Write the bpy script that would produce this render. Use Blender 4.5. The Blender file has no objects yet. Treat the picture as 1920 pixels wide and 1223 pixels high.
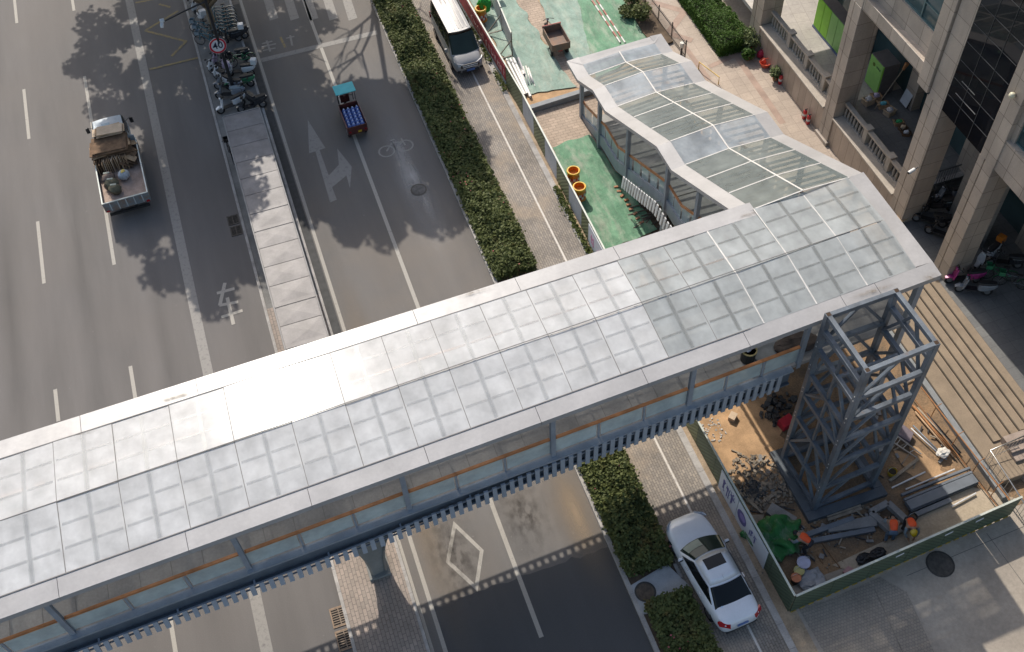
import bpy, bmesh, math, random
from mathutils import Vector, Matrix, noise
random.seed(7)
R = math.radians
sc = bpy.context.scene
COL = sc.collection
# ------------------------------------------------------------------ survey: drone camera used to measure the site
CH = 40.0
CR = ((0.9445874546628379, 0.28346601923678183, -0.1655341548793889),
      (-0.32576214481994975, 0.7473940912245784, -0.5790346253937605),
      (-0.040417391007920966, 0.6008736042968096, 0.7983215806700167))
CF = 2031.08
CM = Matrix(CR)
def ray(px, py):
    return CM @ Vector(((px - 960) / CF, -(py - 611.5) / CF, -1.0))
def g(px, py, z=0.0):
    d = ray(px, py)
    return Vector((0, 0, CH)) + d * ((z - CH) / d.z)
def g2(px, py, z=0.0):
    p = g(px, py, z); return (p.x, p.y)

# ------------------------------------------------------------------ tagging and mesh builder
def tag(o, label=None, cat=None, group=None, kind=None):
    if label: o['label'] = label
    if cat: o['category'] = cat
    if group: o['group'] = group
    if kind: o['kind'] = kind
    return o
def empty(name, loc, label, cat, rz=0.0, group=None):
    o = bpy.data.objects.new(name, None); COL.objects.link(o)
    o.location = loc; o.rotation_euler = (0, 0, rz); o.empty_display_size = 0.2
    return tag(o, label, cat, group)
def worldloc(o):
    v = Vector((0, 0, 0))
    while o is not None:
        v += Vector(o.location); o = o.parent
    return v
class MB:
    def __init__(s): s.v = []; s.f = []
    def add(s, vs, fs):
        n = len(s.v); s.v += [tuple(p) for p in vs]; s.f += [tuple(i + n for i in f) for f in fs]; return s
    def poly(s, pts): return s.add(pts, [tuple(range(len(pts)))])
    def box(s, c, d, rz=0.0, M=None):
        x, y, z = d[0] / 2, d[1] / 2, d[2] / 2
        vs = [Vector((a * x, b * y, e * z)) for e in (-1, 1) for a, b in ((-1, -1), (1, -1), (1, 1), (-1, 1))]
        Q = M if M is not None else Matrix.Rotation(rz, 3, 'Z')
        vs = [Q @ p + Vector(c) for p in vs]
        return s.add(vs, [(3, 2, 1, 0), (4, 5, 6, 7), (0, 1, 5, 4), (1, 2, 6, 5), (2, 3, 7, 6), (3, 0, 4, 7)])
    def bb(s, lo, hi):
        return s.box([(a + b) / 2 for a, b in zip(lo, hi)], [b - a for a, b in zip(lo, hi)])
    def bar(s, a, b, w, h=None, up=(0, 0, 1)):
        a = Vector(a); b = Vector(b); h = h or w; d = b - a; L = d.length
        if L < 1e-6: return s
        d.normalize(); u = Vector(up)
        if abs(d.dot(u)) > 0.98: u = Vector((1, 0, 0))
        r = d.cross(u).normalized(); u = r.cross(d).normalized()
        return s.box((a + b) / 2, (w, L, h), M=Matrix((r, d, u)).transposed())
    def cyl(s, a, b, r, r2=None, n=10, caps=True):
        a = Vector(a); b = Vector(b); r2 = r if r2 is None else r2; d = (b - a).normalized()
        u = Vector((0, 0, 1)) if abs(d.z) < 0.95 else Vector((1, 0, 0))
        p = d.cross(u).normalized(); q = d.cross(p)
        vs = []
        for c, rr in ((a, r), (b, r2)):
            for i in range(n):
                t = 2 * math.pi * i / n; vs.append(c + (p * math.cos(t) + q * math.sin(t)) * rr)
        fs = [(i, (i + 1) % n, n + (i + 1) % n, n + i) for i in range(n)]
        if caps: fs += [tuple(range(n - 1, -1, -1)), tuple(range(n, 2 * n))]
        return s.add(vs, fs)
    def tube(s, pts, r, n=8):
        pts = [Vector(p) for p in pts]; rr = r if isinstance(r, (list, tuple)) else [r] * len(pts)
        vs = []
        for k, p in enumerate(pts):
            d = (pts[min(k + 1, len(pts) - 1)] - pts[max(k - 1, 0)])
            d = d.normalized() if d.length > 1e-9 else Vector((0, 0, 1))
            u = Vector((0, 0, 1)) if abs(d.z) < 0.9 else Vector((1, 0, 0))
            a = d.cross(u).normalized(); b = d.cross(a)
            for i in range(n):
                t = 2 * math.pi * i / n; vs.append(p + (a * math.cos(t) + b * math.sin(t)) * rr[k])
        fs = [(k * n + i, k * n + (i + 1) % n, (k + 1) * n + (i + 1) % n, (k + 1) * n + i) for k in range(len(pts) - 1) for i in range(n)]
        fs += [tuple(range(n - 1, -1, -1)), tuple(range((len(pts) - 1) * n, len(pts) * n))]
        return s.add(vs, fs)
    def lathe(s, c, prof, n=12, axis=None, caps=True):
        c = Vector(c); vs = []; Q = axis or Matrix.Identity(3)
        for r, z in prof:
            for i in range(n):
                t = 2 * math.pi * i / n; vs.append(c + Q @ Vector((r * math.cos(t), r * math.sin(t), z)))
        m = len(prof)
        fs = [(k * n + i, k * n + (i + 1) % n, (k + 1) * n + (i + 1) % n, (k + 1) * n + i) for k in range(m - 1) for i in range(n)]
        if caps: fs += [tuple(range(n - 1, -1, -1)), tuple(range((m - 1) * n, m * n))]
        return s.add(vs, fs)
    def loft(s, rings, caps=True, closed=True):
        n = len(rings[0]); vs = [p for r in rings for p in r]
        m = n if closed else n - 1
        fs = [(k * n + i, k * n + (i + 1) % n, (k + 1) * n + (i + 1) % n, (k + 1) * n + i) for k in range(len(rings) - 1) for i in range(m)]
        if caps: fs += [tuple(range(n - 1, -1, -1)), tuple(range((len(rings) - 1) * n, len(rings) * n))]
        return s.add(vs, fs)
    def prism(s, xy, z0, z1):
        n = len(xy); a = sum(xy[i][0] * xy[(i + 1) % n][1] - xy[(i + 1) % n][0] * xy[i][1] for i in range(n))
        if a < 0: xy = xy[::-1]
        vs = [(x, y, z0) for x, y in xy] + [(x, y, z1) for x, y in xy]
        return s.add(vs, [tuple(range(n - 1, -1, -1)), tuple(range(n, 2 * n))] + [(i, (i + 1) % n, n + (i + 1) % n, n + i) for i in range(n)])
    def grid(s, fn, nu, nv):
        vs = [fn(i / nu, j / nv) for j in range(nv + 1) for i in range(nu + 1)]
        fs = [(j * (nu + 1) + i, j * (nu + 1) + i + 1, (j + 1) * (nu + 1) + i + 1, (j + 1) * (nu + 1) + i) for j in range(nv) for i in range(nu)]
        return s.add(vs, fs)
    def leaf(s, p, size, flat=0.0):
        a = random.uniform(0, 6.283); tilt = random.uniform(-1.1, 1.1) * (1 - flat); tw = random.uniform(-0.7, 0.7) * (1 - flat)
        Q = Matrix.Rotation(a, 3, 'Z') @ Matrix.Rotation(tilt, 3, 'X') @ Matrix.Rotation(tw, 3, 'Y')
        w = size * 0.42; l = size
        vs = [Q @ Vector(q) + Vector(p) for q in ((0, -l * .5, 0), (w, 0, l * .06), (0, l * .5, 0), (-w, 0, l * .06))]
        return s.add(vs, [(0, 1, 2, 3)])
    def build(s, name, mat, parent=None, world=False, smooth=False, bevel=0.0, subsurf=0):
        me = bpy.data.meshes.new(name); me.from_pydata(s.v, [], s.f); me.update()
        me.materials.append(mat)
        if smooth:
            me.polygons.foreach_set('use_smooth', [True] * len(me.polygons))
        o = bpy.data.objects.new(name, me); COL.objects.link(o)
        if parent is not None:
            if world: o.location = -worldloc(parent)
            o.parent = parent
        if bevel:
            b = o.modifiers.new('bevel', 'BEVEL'); b.width = bevel; b.segments = 2; b.limit_method = 'ANGLE'
        if subsurf:
            q = o.modifiers.new('sub', 'SUBSURF'); q.levels = subsurf; q.render_levels = subsurf
        return o
def shade_auto(o, ang=35):
    me = o.data
    bm = bmesh.new(); bm.from_mesh(me); bmesh.ops.remove_doubles(bm, verts=bm.verts, dist=1e-4)
    bmesh.ops.recalc_face_normals(bm, faces=bm.faces)
    for f in bm.faces: f.smooth = True
    for e in bm.edges:
        if len(e.link_faces) == 2 and e.calc_face_angle(0) > R(ang): e.smooth = False
    bm.to_mesh(me); bm.free(); return o
def copy_tree(o, parent=None):
    c = o.copy(); COL.objects.link(c)
    if parent is not None: c.parent = parent
    for ch in list(o.children): copy_tree(ch, c)
    return c
def struct(name, mb, mat, smooth=False):
    return tag(mb.build(name, mat, smooth=smooth), kind='structure')

# ------------------------------------------------------------------ materials
def new_mat(name):
    m = bpy.data.materials.new(name); m.use_nodes = True; nt = m.node_tree
    b = nt.nodes['Principled BSDF']; return m, nt, b
def L(nt, a, b): nt.links.new(a, b)
def node(nt, t, **kw):
    n = nt.nodes.new(t)
    for k, v in kw.items():
        if k in n.inputs.keys(): n.inputs[k].default_value = v
        else: setattr(n, k, v)
    return n
def c4(c): return (c[0], c[1], c[2], 1.0)
def ramp(nt, stops, fac):
    r = nt.nodes.new('ShaderNodeValToRGB'); e = r.color_ramp.elements
    while len(e) < len(stops): e.new(0.5)
    for i, (p, c) in enumerate(stops):
        e[i].position = p; e[i].color = c4(c) if len(c) == 3 else c
    L(nt, fac, r.inputs['Fac']); return r.outputs['Color']
def noisef(nt, scale, detail=4, rough=0.55, stretch=None, dist=0.0):
    tc = nt.nodes.new('ShaderNodeTexCoord'); mp = nt.nodes.new('ShaderNodeMapping'); L(nt, tc.outputs['Object'], mp.inputs['Vector'])
    if stretch: mp.inputs['Scale'].default_value = stretch
    n = nt.nodes.new('ShaderNodeTexNoise'); L(nt, mp.outputs['Vector'], n.inputs['Vector'])
    n.inputs['Scale'].default_value = scale; n.inputs['Detail'].default_value = detail; n.inputs['Roughness'].default_value = rough; n.inputs['Distortion'].default_value = dist
    return n.outputs['Fac']
def mixc(nt, fac, a, b, mode='MIX'):
    m = nt.nodes.new('ShaderNodeMix'); m.data_type = 'RGBA'; m.blend_type = mode
    for sock, v in ((m.inputs[0], fac), (m.inputs[6], a), (m.inputs[7], b)):
        if hasattr(v, 'links'): L(nt, v, sock)
        elif isinstance(v, (int, float)): sock.default_value = v
        else: sock.default_value = c4(v)
    return m.outputs[2]
def bump(nt, b, h, strength=0.3, dist=0.02):
    n = nt.nodes.new('ShaderNodeBump'); n.inputs['Strength'].default_value = strength; n.inputs['Distance'].default_value = dist
    L(nt, h, n.inputs['Height']); L(nt, n.outputs['Normal'], b.inputs['Normal'])
_mc = {}
def pmat(name, col, rough=0.6, metal=0.0, var=0.12, scale=3.0, bmp=0.0, coat=0.0, col2=None, lo=0.35, hi=0.65, fine=0.0, spec=None):
    if name in _mc: return _mc[name]
    m, nt, b = new_mat(name)
    f = noisef(nt, scale, 5, 0.6)
    a = tuple(max(0, c * (1 - var)) for c in col); d = col2 or tuple(min(1, c * (1 + var)) for c in col)
    c = ramp(nt, [(lo, a), (hi, d)], f)
    if fine:
        f2 = noisef(nt, scale * 14, 3, 0.7); k = ramp(nt, [(0.3, (1 - fine,) * 3), (0.7, (1 + fine,) * 3)], f2); c = mixc(nt, 1.0, c, k, 'MULTIPLY')
    L(nt, c, b.inputs['Base Color'])
    b.inputs['Roughness'].default_value = rough; b.inputs['Metallic'].default_value = metal; b.inputs['Coat Weight'].default_value = coat
    if spec is not None: b.inputs['Specular IOR Level'].default_value = spec
    if bmp: bump(nt, b, noisef(nt, scale * 8, 4), bmp, 0.01)
    _mc[name] = m; return m
def wearpaint(name, col, under, amount=0.5, scale=6):
    m, nt, b = new_mat(name)
    f = noisef(nt, scale, 6, 0.7); f2 = noisef(nt, scale * 9, 3, 0.7)
    k = ramp(nt, [(amount - 0.12, (0, 0, 0)), (amount + 0.12, (1, 1, 1))], f)
    k2 = ramp(nt, [(0.25, (0.55,) * 3), (0.6, (1, 1, 1))], f2)
    kk = mixc(nt, 1.0, k, k2, 'MULTIPLY')
    L(nt, mixc(nt, kk, under, col), b.inputs['Base Color']); b.inputs['Roughness'].default_value = 0.75
    return m
def brickmat(name, c1, c2, mortar, bw, bh, rot=0.0, msize=0.012, var=0.25, off=0.5, rough=0.85, stain=(0.25, 0.2, 0.15), stainamt=0.0, bumpy=0.3):
    m, nt, b = new_mat(name)
    tc = nt.nodes.new('ShaderNodeTexCoord'); mp = nt.nodes.new('ShaderNodeMapping'); L(nt, tc.outputs['Object'], mp.inputs['Vector'])
    mp.inputs['Rotation'].default_value = (0, 0, rot)
    br = nt.nodes.new('ShaderNodeTexBrick'); L(nt, mp.outputs['Vector'], br.inputs['Vector'])
    br.offset = off; br.inputs['Color1'].default_value = c4(c1); br.inputs['Color2'].default_value = c4(c2); br.inputs['Mortar'].default_value = c4(mortar)
    br.inputs['Scale'].default_value = 1.0; br.inputs['Mortar Size'].default_value = msize; br.inputs['Brick Width'].default_value = bw; br.inputs['Row Height'].default_value = bh; br.inputs['Bias'].default_value = 0.0
    f = noisef(nt, 0.5, 6, 0.65); k = ramp(nt, [(0.3, (1 - var,) * 3), (0.7, (1 + var,) * 3)], f)
    c = mixc(nt, 1.0, br.outputs['Color'], k, 'MULTIPLY')
    f3 = noisef(nt, 9, 4, 0.7); k3 = ramp(nt, [(0.3, (0.88,) * 3), (0.7, (1.12,) * 3)], f3); c = mixc(nt, 1.0, c, k3, 'MULTIPLY')
    if stainamt:
        f4 = noisef(nt, 0.35, 5, 0.6); k4 = ramp(nt, [(0.5, (0, 0, 0)), (0.68, (stainamt,) * 3)], f4); c = mixc(nt, k4, c, stain)
    L(nt, c, b.inputs['Base Color']); b.inputs['Roughness'].default_value = rough
    if bumpy: bump(nt, b, br.outputs['Fac'], -bumpy, 0.006)
    return m
def panelmat(name, col, ax, bw, bh, rough=0.4, var=0.14, joint=0.35):
    # stone cladding on a wall: joints from a brick texture laid in the wall's own plane
    m, nt, b = new_mat(name)
    tc = nt.nodes.new('ShaderNodeTexCoord'); sp = nt.nodes.new('ShaderNodeSeparateXYZ'); L(nt, tc.outputs['Object'], sp.inputs[0])
    cb = nt.nodes.new('ShaderNodeCombineXYZ'); ad = nt.nodes.new('ShaderNodeMath'); ad.operation = 'ADD'
    L(nt, sp.outputs['X'], ad.inputs[0]); L(nt, sp.outputs['Y'], ad.inputs[1]); L(nt, ad.outputs[0], cb.inputs['X']); L(nt, sp.outputs['Z'], cb.inputs['Y'])
    br = nt.nodes.new('ShaderNodeTexBrick'); L(nt, cb.outputs[0], br.inputs['Vector']); br.offset = 0.0
    c1 = tuple(c * (1 + var) for c in col); c2 = tuple(c * (1 - var) for c in col)
    br.inputs['Color1'].default_value = c4(c1); br.inputs['Color2'].default_value = c4(c2); br.inputs['Mortar'].default_value = c4(tuple(c * joint for c in col))
    br.inputs['Scale'].default_value = 1.0; br.inputs['Mortar Size'].default_value = 0.012; br.inputs['Brick Width'].default_value = bw; br.inputs['Row Height'].default_value = bh
    f = noisef(nt, 1.2, 6, 0.65, (1, 1, 0.35)); k = ramp(nt, [(0.3, (0.8, 0.8, 0.8)), (0.7, (1.15, 1.13, 1.1))], f)
    f2 = noisef(nt, 25, 3, 0.6); k2 = ramp(nt, [(0.3, (0.9,) * 3), (0.7, (1.1,) * 3)], f2)
    c = mixc(nt, 1.0, mixc(nt, 1.0, br.outputs['Color'], k, 'MULTIPLY'), k2, 'MULTIPLY')
    L(nt, c, b.inputs['Base Color']); b.inputs['Roughness'].default_value = rough
    return m
def glassmat(name, tint, alpha, rough=0.08, streak=0.25, translucent=0.0, spec=0.5):
    # roof and railing glass: part see-through, part dusty surface; dust has its own cloudy shape
    m, nt, b = new_mat(name)
    out = nt.nodes['Material Output']
    tr = nt.nodes.new('ShaderNodeBsdfTransparent'); tr.inputs['Color'].default_value = c4(tuple(min(1, 0.45 + 0.6 * t) for t in tint))
    f = noisef(nt, 0.7, 5, 0.6, (1.0, 0.5, 1)); k = ramp(nt, [(0.35, (max(0, alpha - streak),) * 3), (0.65, (min(1, alpha + streak),) * 3)], f)
    f2 = noisef(nt, 1.6, 4, 0.6)
    c = ramp(nt, [(0.3, tuple(t * 0.82 for t in tint)), (0.7, tuple(min(1, t * 1.10) for t in tint))], f2)
    L(nt, c, b.inputs['Base Color']); b.inputs['Roughness'].default_value = rough; b.inputs['Specular IOR Level'].default_value = spec
    src = b.outputs[0]
    if translucent:
        tl = nt.nodes.new('ShaderNodeBsdfTranslucent'); L(nt, c, tl.inputs['Color'])
        mm = nt.nodes.new('ShaderNodeMixShader'); mm.inputs[0].default_value = translucent; L(nt, b.outputs[0], mm.inputs[1]); L(nt, tl.outputs[0], mm.inputs[2]); src = mm.outputs[0]
    mx = nt.nodes.new('ShaderNodeMixShader'); L(nt, k, mx.inputs[0]); L(nt, tr.outputs[0], mx.inputs[1]); L(nt, src, mx.inputs[2]); L(nt, mx.outputs[0], out.inputs['Surface'])
    return m
def leafmat(name, dark, light, scale=4.0, accent=None):
    m, nt, b = new_mat(name)
    f = noisef(nt, 40, 2, 0.5); f2 = noisef(nt, scale, 4, 0.6)
    c = ramp(nt, [(0.3, dark), (0.7, light)], f)
    k = ramp(nt, [(0.35, (0.72, 0.75, 0.7)), (0.65, (1.25, 1.2, 1.1))], f2)
    c = mixc(nt, 1.0, c, k, 'MULTIPLY')
    if accent:
        f3 = noisef(nt, 1.1, 4, 0.6); k3 = ramp(nt, [(0.6, (0, 0, 0)), (0.72, (0.55,) * 3)], f3); c = mixc(nt, k3, c, accent)
    L(nt, c, b.inputs['Base Color']); b.inputs['Roughness'].default_value = 0.6; b.inputs['Specular IOR Level'].default_value = 0.25
    out = nt.nodes['Material Output']; tl = nt.nodes.new('ShaderNodeBsdfTranslucent'); L(nt, c, tl.inputs['Color'])
    mm = nt.nodes.new('ShaderNodeMixShader'); mm.inputs[0].default_value = 0.3; L(nt, b.outputs[0], mm.inputs[1]); L(nt, tl.outputs[0], mm.inputs[2]); L(nt, mm.outputs[0], out.inputs['Surface'])
    return m
# ------------------------------------------------------------------ ground materials
def asphalt(name, base, warm, streak=0.35, spots=True):
    m, nt, b = new_mat(name)
    f = noisef(nt, 0.55, 6, 0.6, (1.0, 0.12, 1)); c = ramp(nt, [(0.3, tuple(x * (1 - streak * .5) for x in base)), (0.7, tuple(x * (1 + streak * .5) for x in base))], f)
    f2 = noisef(nt, 0.16, 5, 0.6); k = ramp(nt, [(0.4, (0, 0, 0)), (0.7, (0.6,) * 3)], f2); c = mixc(nt, k, c, warm)
    f3 = noisef(nt, 32, 3, 0.8); k3 = ramp(nt, [(0.25, (0.78,) * 3), (0.75, (1.22,) * 3)], f3); c = mixc(nt, 1.0, c, k3, 'MULTIPLY')
    if spots:
        f4 = noisef(nt, 5.5, 2, 0.5); k4 = ramp(nt, [(0.73, (0, 0, 0)), (0.77, (0.5,) * 3)], f4); c = mixc(nt, k4, c, tuple(min(1, x * 1.8) for x in base))
    L(nt, c, b.inputs['Base Color']); b.inputs['Roughness'].default_value = 0.82; bump(nt, b, f3, 0.25, 0.006)
    return m
A_L = (0.120, 0.111, 0.106)
M_asph = asphalt('asphalt', A_L, (0.130, 0.116, 0.106), 0.42)
M_asphR = asphalt('asphalt_side_road', (0.122, 0.114, 0.108), (0.165, 0.138, 0.112))
M_white = wearpaint('worn_white_paint', (0.36, 0.335, 0.295), A_L, 0.31)
M_white2 = wearpaint('faded_white_paint', (0.255, 0.24, 0.22), A_L, 0.36)
M_yellow = wearpaint('worn_yellow_paint', (0.30, 0.22, 0.08), A_L, 0.44)
M_kerb = pmat('kerb_stone', (0.34, 0.32, 0.30), 0.85, var=0.2, scale=2.0, fine=0.15)
M_pave = brickmat('sidewalk_brick', (0.285, 0.245, 0.205), (0.205, 0.182, 0.16), (0.13, 0.117, 0.10), 0.22, 0.11, R(90), 0.012, 0.25, stain=(0.36, 0.28, 0.2), stainamt=0.7)
M_median = brickmat('median_brick', (0.32, 0.26, 0.22), (0.25, 0.21, 0.18), (0.15, 0.13, 0.11), 0.3, 0.15, R(90), 0.012, 0.2)
M_plaza = brickmat('tan_plaza_tile', (0.40, 0.325, 0.26), (0.35, 0.285, 0.23), (0.25, 0.205, 0.165), 0.62, 0.62, R(2), 0.010, 0.14, 0.0, 0.7, bumpy=0.1)
M_plazaband = pmat('red_plaza_band', (0.33, 0.235, 0.185), 0.75, var=0.15, scale=1.5, fine=0.1)
M_brown = brickmat('tan_block_paving', (0.40, 0.31, 0.24), (0.33, 0.26, 0.20), (0.2, 0.16, 0.12), 0.4, 0.2, 0, 0.012, 0.2)
M_dirt = pmat('site_dirt', (0.195, 0.145, 0.10), 0.95, var=0.3, scale=0.9, bmp=0.8, fine=0.3, col2=(0.31, 0.195, 0.105))
M_conc = pmat('plaza_concrete', (0.33, 0.285, 0.235), 0.85, var=0.16, scale=0.5, fine=0.12)
M_conc2 = pmat('pit_concrete', (0.40, 0.33, 0.245), 0.9, var=0.15, scale=0.8, fine=0.15)
M_sand = pmat('loose_sand', (0.40, 0.255, 0.14), 0.95, var=0.2, scale=1.4, bmp=0.5, fine=0.15)
M_soil = pmat('bed_soil', (0.10, 0.07, 0.045), 0.95, var=0.3, scale=2, bmp=0.5)
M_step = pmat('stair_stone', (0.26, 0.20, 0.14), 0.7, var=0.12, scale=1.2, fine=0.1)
M_riser = pmat('shaded_riser_stone', (0.10, 0.08, 0.06), 0.8, var=0.15, scale=1.2, fine=0.1)  # darker copy of the step stone, shade of the riser faces painted in
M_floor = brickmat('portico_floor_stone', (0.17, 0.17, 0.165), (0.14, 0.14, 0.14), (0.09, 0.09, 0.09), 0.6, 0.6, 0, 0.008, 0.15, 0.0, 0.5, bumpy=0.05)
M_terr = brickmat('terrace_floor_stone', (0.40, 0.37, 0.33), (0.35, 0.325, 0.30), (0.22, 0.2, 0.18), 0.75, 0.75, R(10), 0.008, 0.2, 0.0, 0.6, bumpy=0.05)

def rect(x0, x1, y0, y1, z): return MB().poly([(x0, y0, z), (x1, y0, z), (x1, y1, z), (x0, y1, z)])
def slab(x0, x1, y0, y1, z0, z1): return MB().bb((x0, y0, z0), (x1, y1, z1))
struct('ground', rect(-300, 320, -260, 420, -0.03), M_conc)
struct('road', rect(-60, -2.05, -120, 260, 0.0), M_asph)
struct('side_road', rect(0.2, 8.3, -120, 260, 0.002), M_asphR)
# darker patched asphalt south of the bridge keeps an irregular edge
struct('median', slab(-2.25, 0.25, -120, 34.0, -0.02, 0.10), M_median)
struct('shelter_shadow_strip', slab(.385, .78, 29, 58, -.01, .006), pmat('shadow_strip_dark', (.045, .045, .045), .8, var=.2, scale=3, fine=.15))  # near-black strip: the shelter's shadow painted onto the ground
struct('median_pavement', slab(-2.25, 0.25, 34.0, 260, -0.02, 0.101), pmat('median_concrete', (0.17, 0.165, 0.155), 0.85, var=0.2, scale=1.2, fine=0.15))
k = MB()
for x in (-2.38, 0.25):
    y = -60.0
    while y < 120: k.bb((x, y, -0.02), (x + 0.13, y + 0.99, 0.13)); y += 1.0
struct('median_kerb', k, M_kerb)
k = MB(); y = -60.0
while y < 120: k.bb((8.3, y, -0.02), (8.48, y + 0.99, 0.14)); y += 1.0
struct('kerb', k, M_kerb)
struct('planting_bed', slab(8.48, 10.38, -60, 120, -0.02, 0.10), M_soil)
struct('sidewalk', slab(10.5, 13.02, -60, 120, -0.02, 0.10), M_pave)
k = MB(); y = -60.0
while y < 120: k.bb((10.38, y, -0.02), (10.5, y + 0.6, 0.12)); k.bb((13.02, y, -0.02), (13.30, y + 0.99, 0.13)); y += 1.0
struct('sidewalk_kerb', k, M_kerb)
struct('verge', slab(13.30, 14.0, -60, 120, -0.02, 0.09), pmat('dusty_verge', (0.33, 0.25, 0.17), 0.95, var=0.25, scale=1.0, fine=0.2, bmp=0.4))
struct('forecourt', slab(14.0, 60, -60, 13.2, -0.02, 0.08), M_conc)
struct('construction_ground', slab(14.0, 27.2, 13.2, 27.5, -0.02, 0.08), M_dirt)
struct('yard', slab(14.0, 21.9, 27.5, 120, -0.02, 0.08), M_sand)
struct('plaza', slab(21.9, 27.6, 27.5, 120, -0.02, 0.10), M_plaza)

# brick paved corner of the forecourt and joints in its concrete
def sheet(name, pts, z, mat, zg=None):
    return struct(name, MB().poly([(*g2(px, py, z if zg is None else zg), z) for px, py in pts][::-1]), mat)
sheet('block_paving', [(1494, 1136), (1545, 1128), (1650, 1082), (1700, 1110), (1760, 1240), (1555, 1240)], 0.086,
      brickmat('grey_block_paving', (0.29, 0.245, 0.20), (0.25, 0.215, 0.175), (0.19, 0.165, 0.14), 0.12, 0.12, R(2), 0.010, 0.18))
jm = pmat('slab_joint', (0.13, 0.12, 0.11), 0.9)
j = MB()
for a, b in (((1850, 1000), (1960, 1150)), ((1640, 1105), (1700, 1240)), ((1700, 1080), (1925, 985))):
    p = g(*a, 0.086); q = g(*b, 0.086); n = (q - p).normalized().cross(Vector((0, 0, 1))) * 0.012
    j.poly([p + n, p - n, q - n, q + n][::-1])
struct('paving_joint', j, jm)
# tan block strip in front of the stair entrance, between the kerb beam and the green net
struct('entrance_paving', slab(13.75, 21.4, 37.2, 42.25, 0.05, 0.11), M_brown)
struct('yard_path', MB().poly([(*g2(px, py, .12), .092) for px, py in [(958, -10), (1003, -10), (1068, 95), (1110, 150), (1106, 168), (1072, 163), (1035, 98)]][::-1]), M_brown)
# plaza bands
b = MB()
def band(a, c, w, z=0.105):
    p = g(*a, z); q = g(*c, z); n = (q - p).normalized().cross(Vector((0, 0, 1))) * w / 2
    b.poly([p + n, q + n, q - n, p - n][::-1])
band((1222, 4), (1336, 36), 0.42); band((1304, -6), (1253, 62), 0.42, .109); band((1258, 64), (1298, 76), 0.4, .113)
band((1350, 60), (1468, 232), 0.36, .105); band((1282, 85), (1330, 150), 0.3, .105); band((1330, 125), (1400, 95), 0.3, .109)
struct('plaza_band', b, M_plazaband)

# ------------------------------------------------------------------ road markings
def line(x, y0, y1, w): return [(x - w / 2, y0), (x + w / 2, y0), (x + w / 2, y1), (x - w / 2, y1)]
def marks(name, polys, mat, z=0.006):
    m = MB()
    for p in polys:
        n = len(p); a = sum(p[i][0] * p[(i + 1) % n][1] - p[(i + 1) % n][0] * p[i][1] for i in range(n))
        m.poly([(x, y, z) for x, y in (p if a > 0 else p[::-1])])
    return struct(name, m, mat)
dash = []
for x, ys in ((-12.22, (g(76, 415).y, )), (-8.82, (g(180, 330).y, ))):
    pass
def dashes(x, pairs, w=0.17):
    for (a, c) in pairs: dash.append(line(x, g(*c).y, g(*a).y, w))
dashes(-12.22, [((25, -60), (30, 44)), ((43, 168), (54, 261)), ((72, 415), (82, 532)), ((104, 730), (110, 790)), ((110, 800), (125, 960))])
dashes(-8.82, [((125, -120), (136, 21)), ((155, 144), (170, 245)), ((187, 325), (213, 497)), ((240, 688), (252, 775)), ((300, 1090), (330, 1260))])
for k in range(1, 8):
    for x in (-12.22, -8.82, -15.6): dash.append(line(x, 62 + k * 9, 66.5 + k * 9, 0.17)); dash.append(line(x, 12 - k * 9, 16 - k * 9, 0.17))
for k in range(-2, 6): dash.append(line(-15.6, 14 + k * 9, 18 + k * 9, 0.17))
marks('lane_line', dash, M_white)
marks('bus_lane_line', [line(-5.5, -80, 140, 0.46)], M_white2)
marks('edge_line', [line(0.92, 10.9, 120, 0.16), line(0.46, 9, 22, 0.12), line(4.52, g(1016, 1195).y, 58.5, 0.18)], M_white)
marks('kerb_side_line', [[g2(367, 58), g2(372, 58), g2(456, 395), g2(450, 395)], [g2(467, 447), g2(472, 447), g2(520, 640), g2(512, 640)]], M_white2, 0.008)
marks('stop_line', [[g2(491, 117), g2(488, 110), g2(706, 57), g2(708, 65)]], M_white2, 0.010)
zebra = []
for a in (488, 527, 563, 600, 636): zebra.append([g2(a, -20), g2(a + 16, -20), g2(a + 34, 34), g2(a + 18, 39)])
marks('zebra_crossing', zebra, M_white2)
S1 = lambda x, y: g2(x / 2.7171, y / 2.7171)
marks('road_arrow', [[S1(*p) for p in [(1568, 612), (1575, 782), (1607, 772), (1682, 1032), (1716, 1018), (1692, 955), (1765, 895), (1783, 960), (1792, 850), (1718, 757), (1727, 840), (1675, 895), (1628, 765), (1658, 755)]]], M_white2)
def stroke(a, c, w):
    a = Vector(a); c = Vector(c); d = (c - a).normalized(); n = Vector((-d.y, d.x)) * w / 2
    return [tuple(a + n), tuple(a - n), tuple(c - n), tuple(c + n)]
zz = [(690, 15, 780, -2), (810, 22, 868, 38), (908, 56, 738, 158), (740, 158, 950, 212), (950, 210, 874, 288), (762, 355, 1010, 295)]
m = MB()
for i, (a, b_, c, d) in enumerate(zz):
    m.poly([(x, y, 0.006 + 0.002 * i) for x, y in stroke(S1(a, b_), S1(c, d), 0.16)])
struct('bus_stop_zigzag', m, M_yellow)
S4 = lambda x, y: g2(x / 2.7171, 400 + y / 2.7171)
che = [(1105, 408, 1195, 384), (1146, 355, 1120, 470), (1118, 470, 1214, 452), (1128, 530, 1236, 496), (1158, 430, 1190, 568)]
m = MB()
for i, (a, b_, c, d) in enumerate(che):
    m.poly([(x, y, 0.006 + 0.002 * i) for x, y in stroke(S4(a, b_), S4(c, d), 0.17)])
struct('lane_lettering', m, M_white)
SL = lambda x, y: g2(340 + x / 5.095, y / 5.095)
fl = [(770, 420, 870, 395), (765, 450, 905, 420), (780, 485, 900, 460), (815, 390, 850, 495), (1000, 370, 1080, 350), (1040, 340, 1060, 440)]
m = MB()
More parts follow.
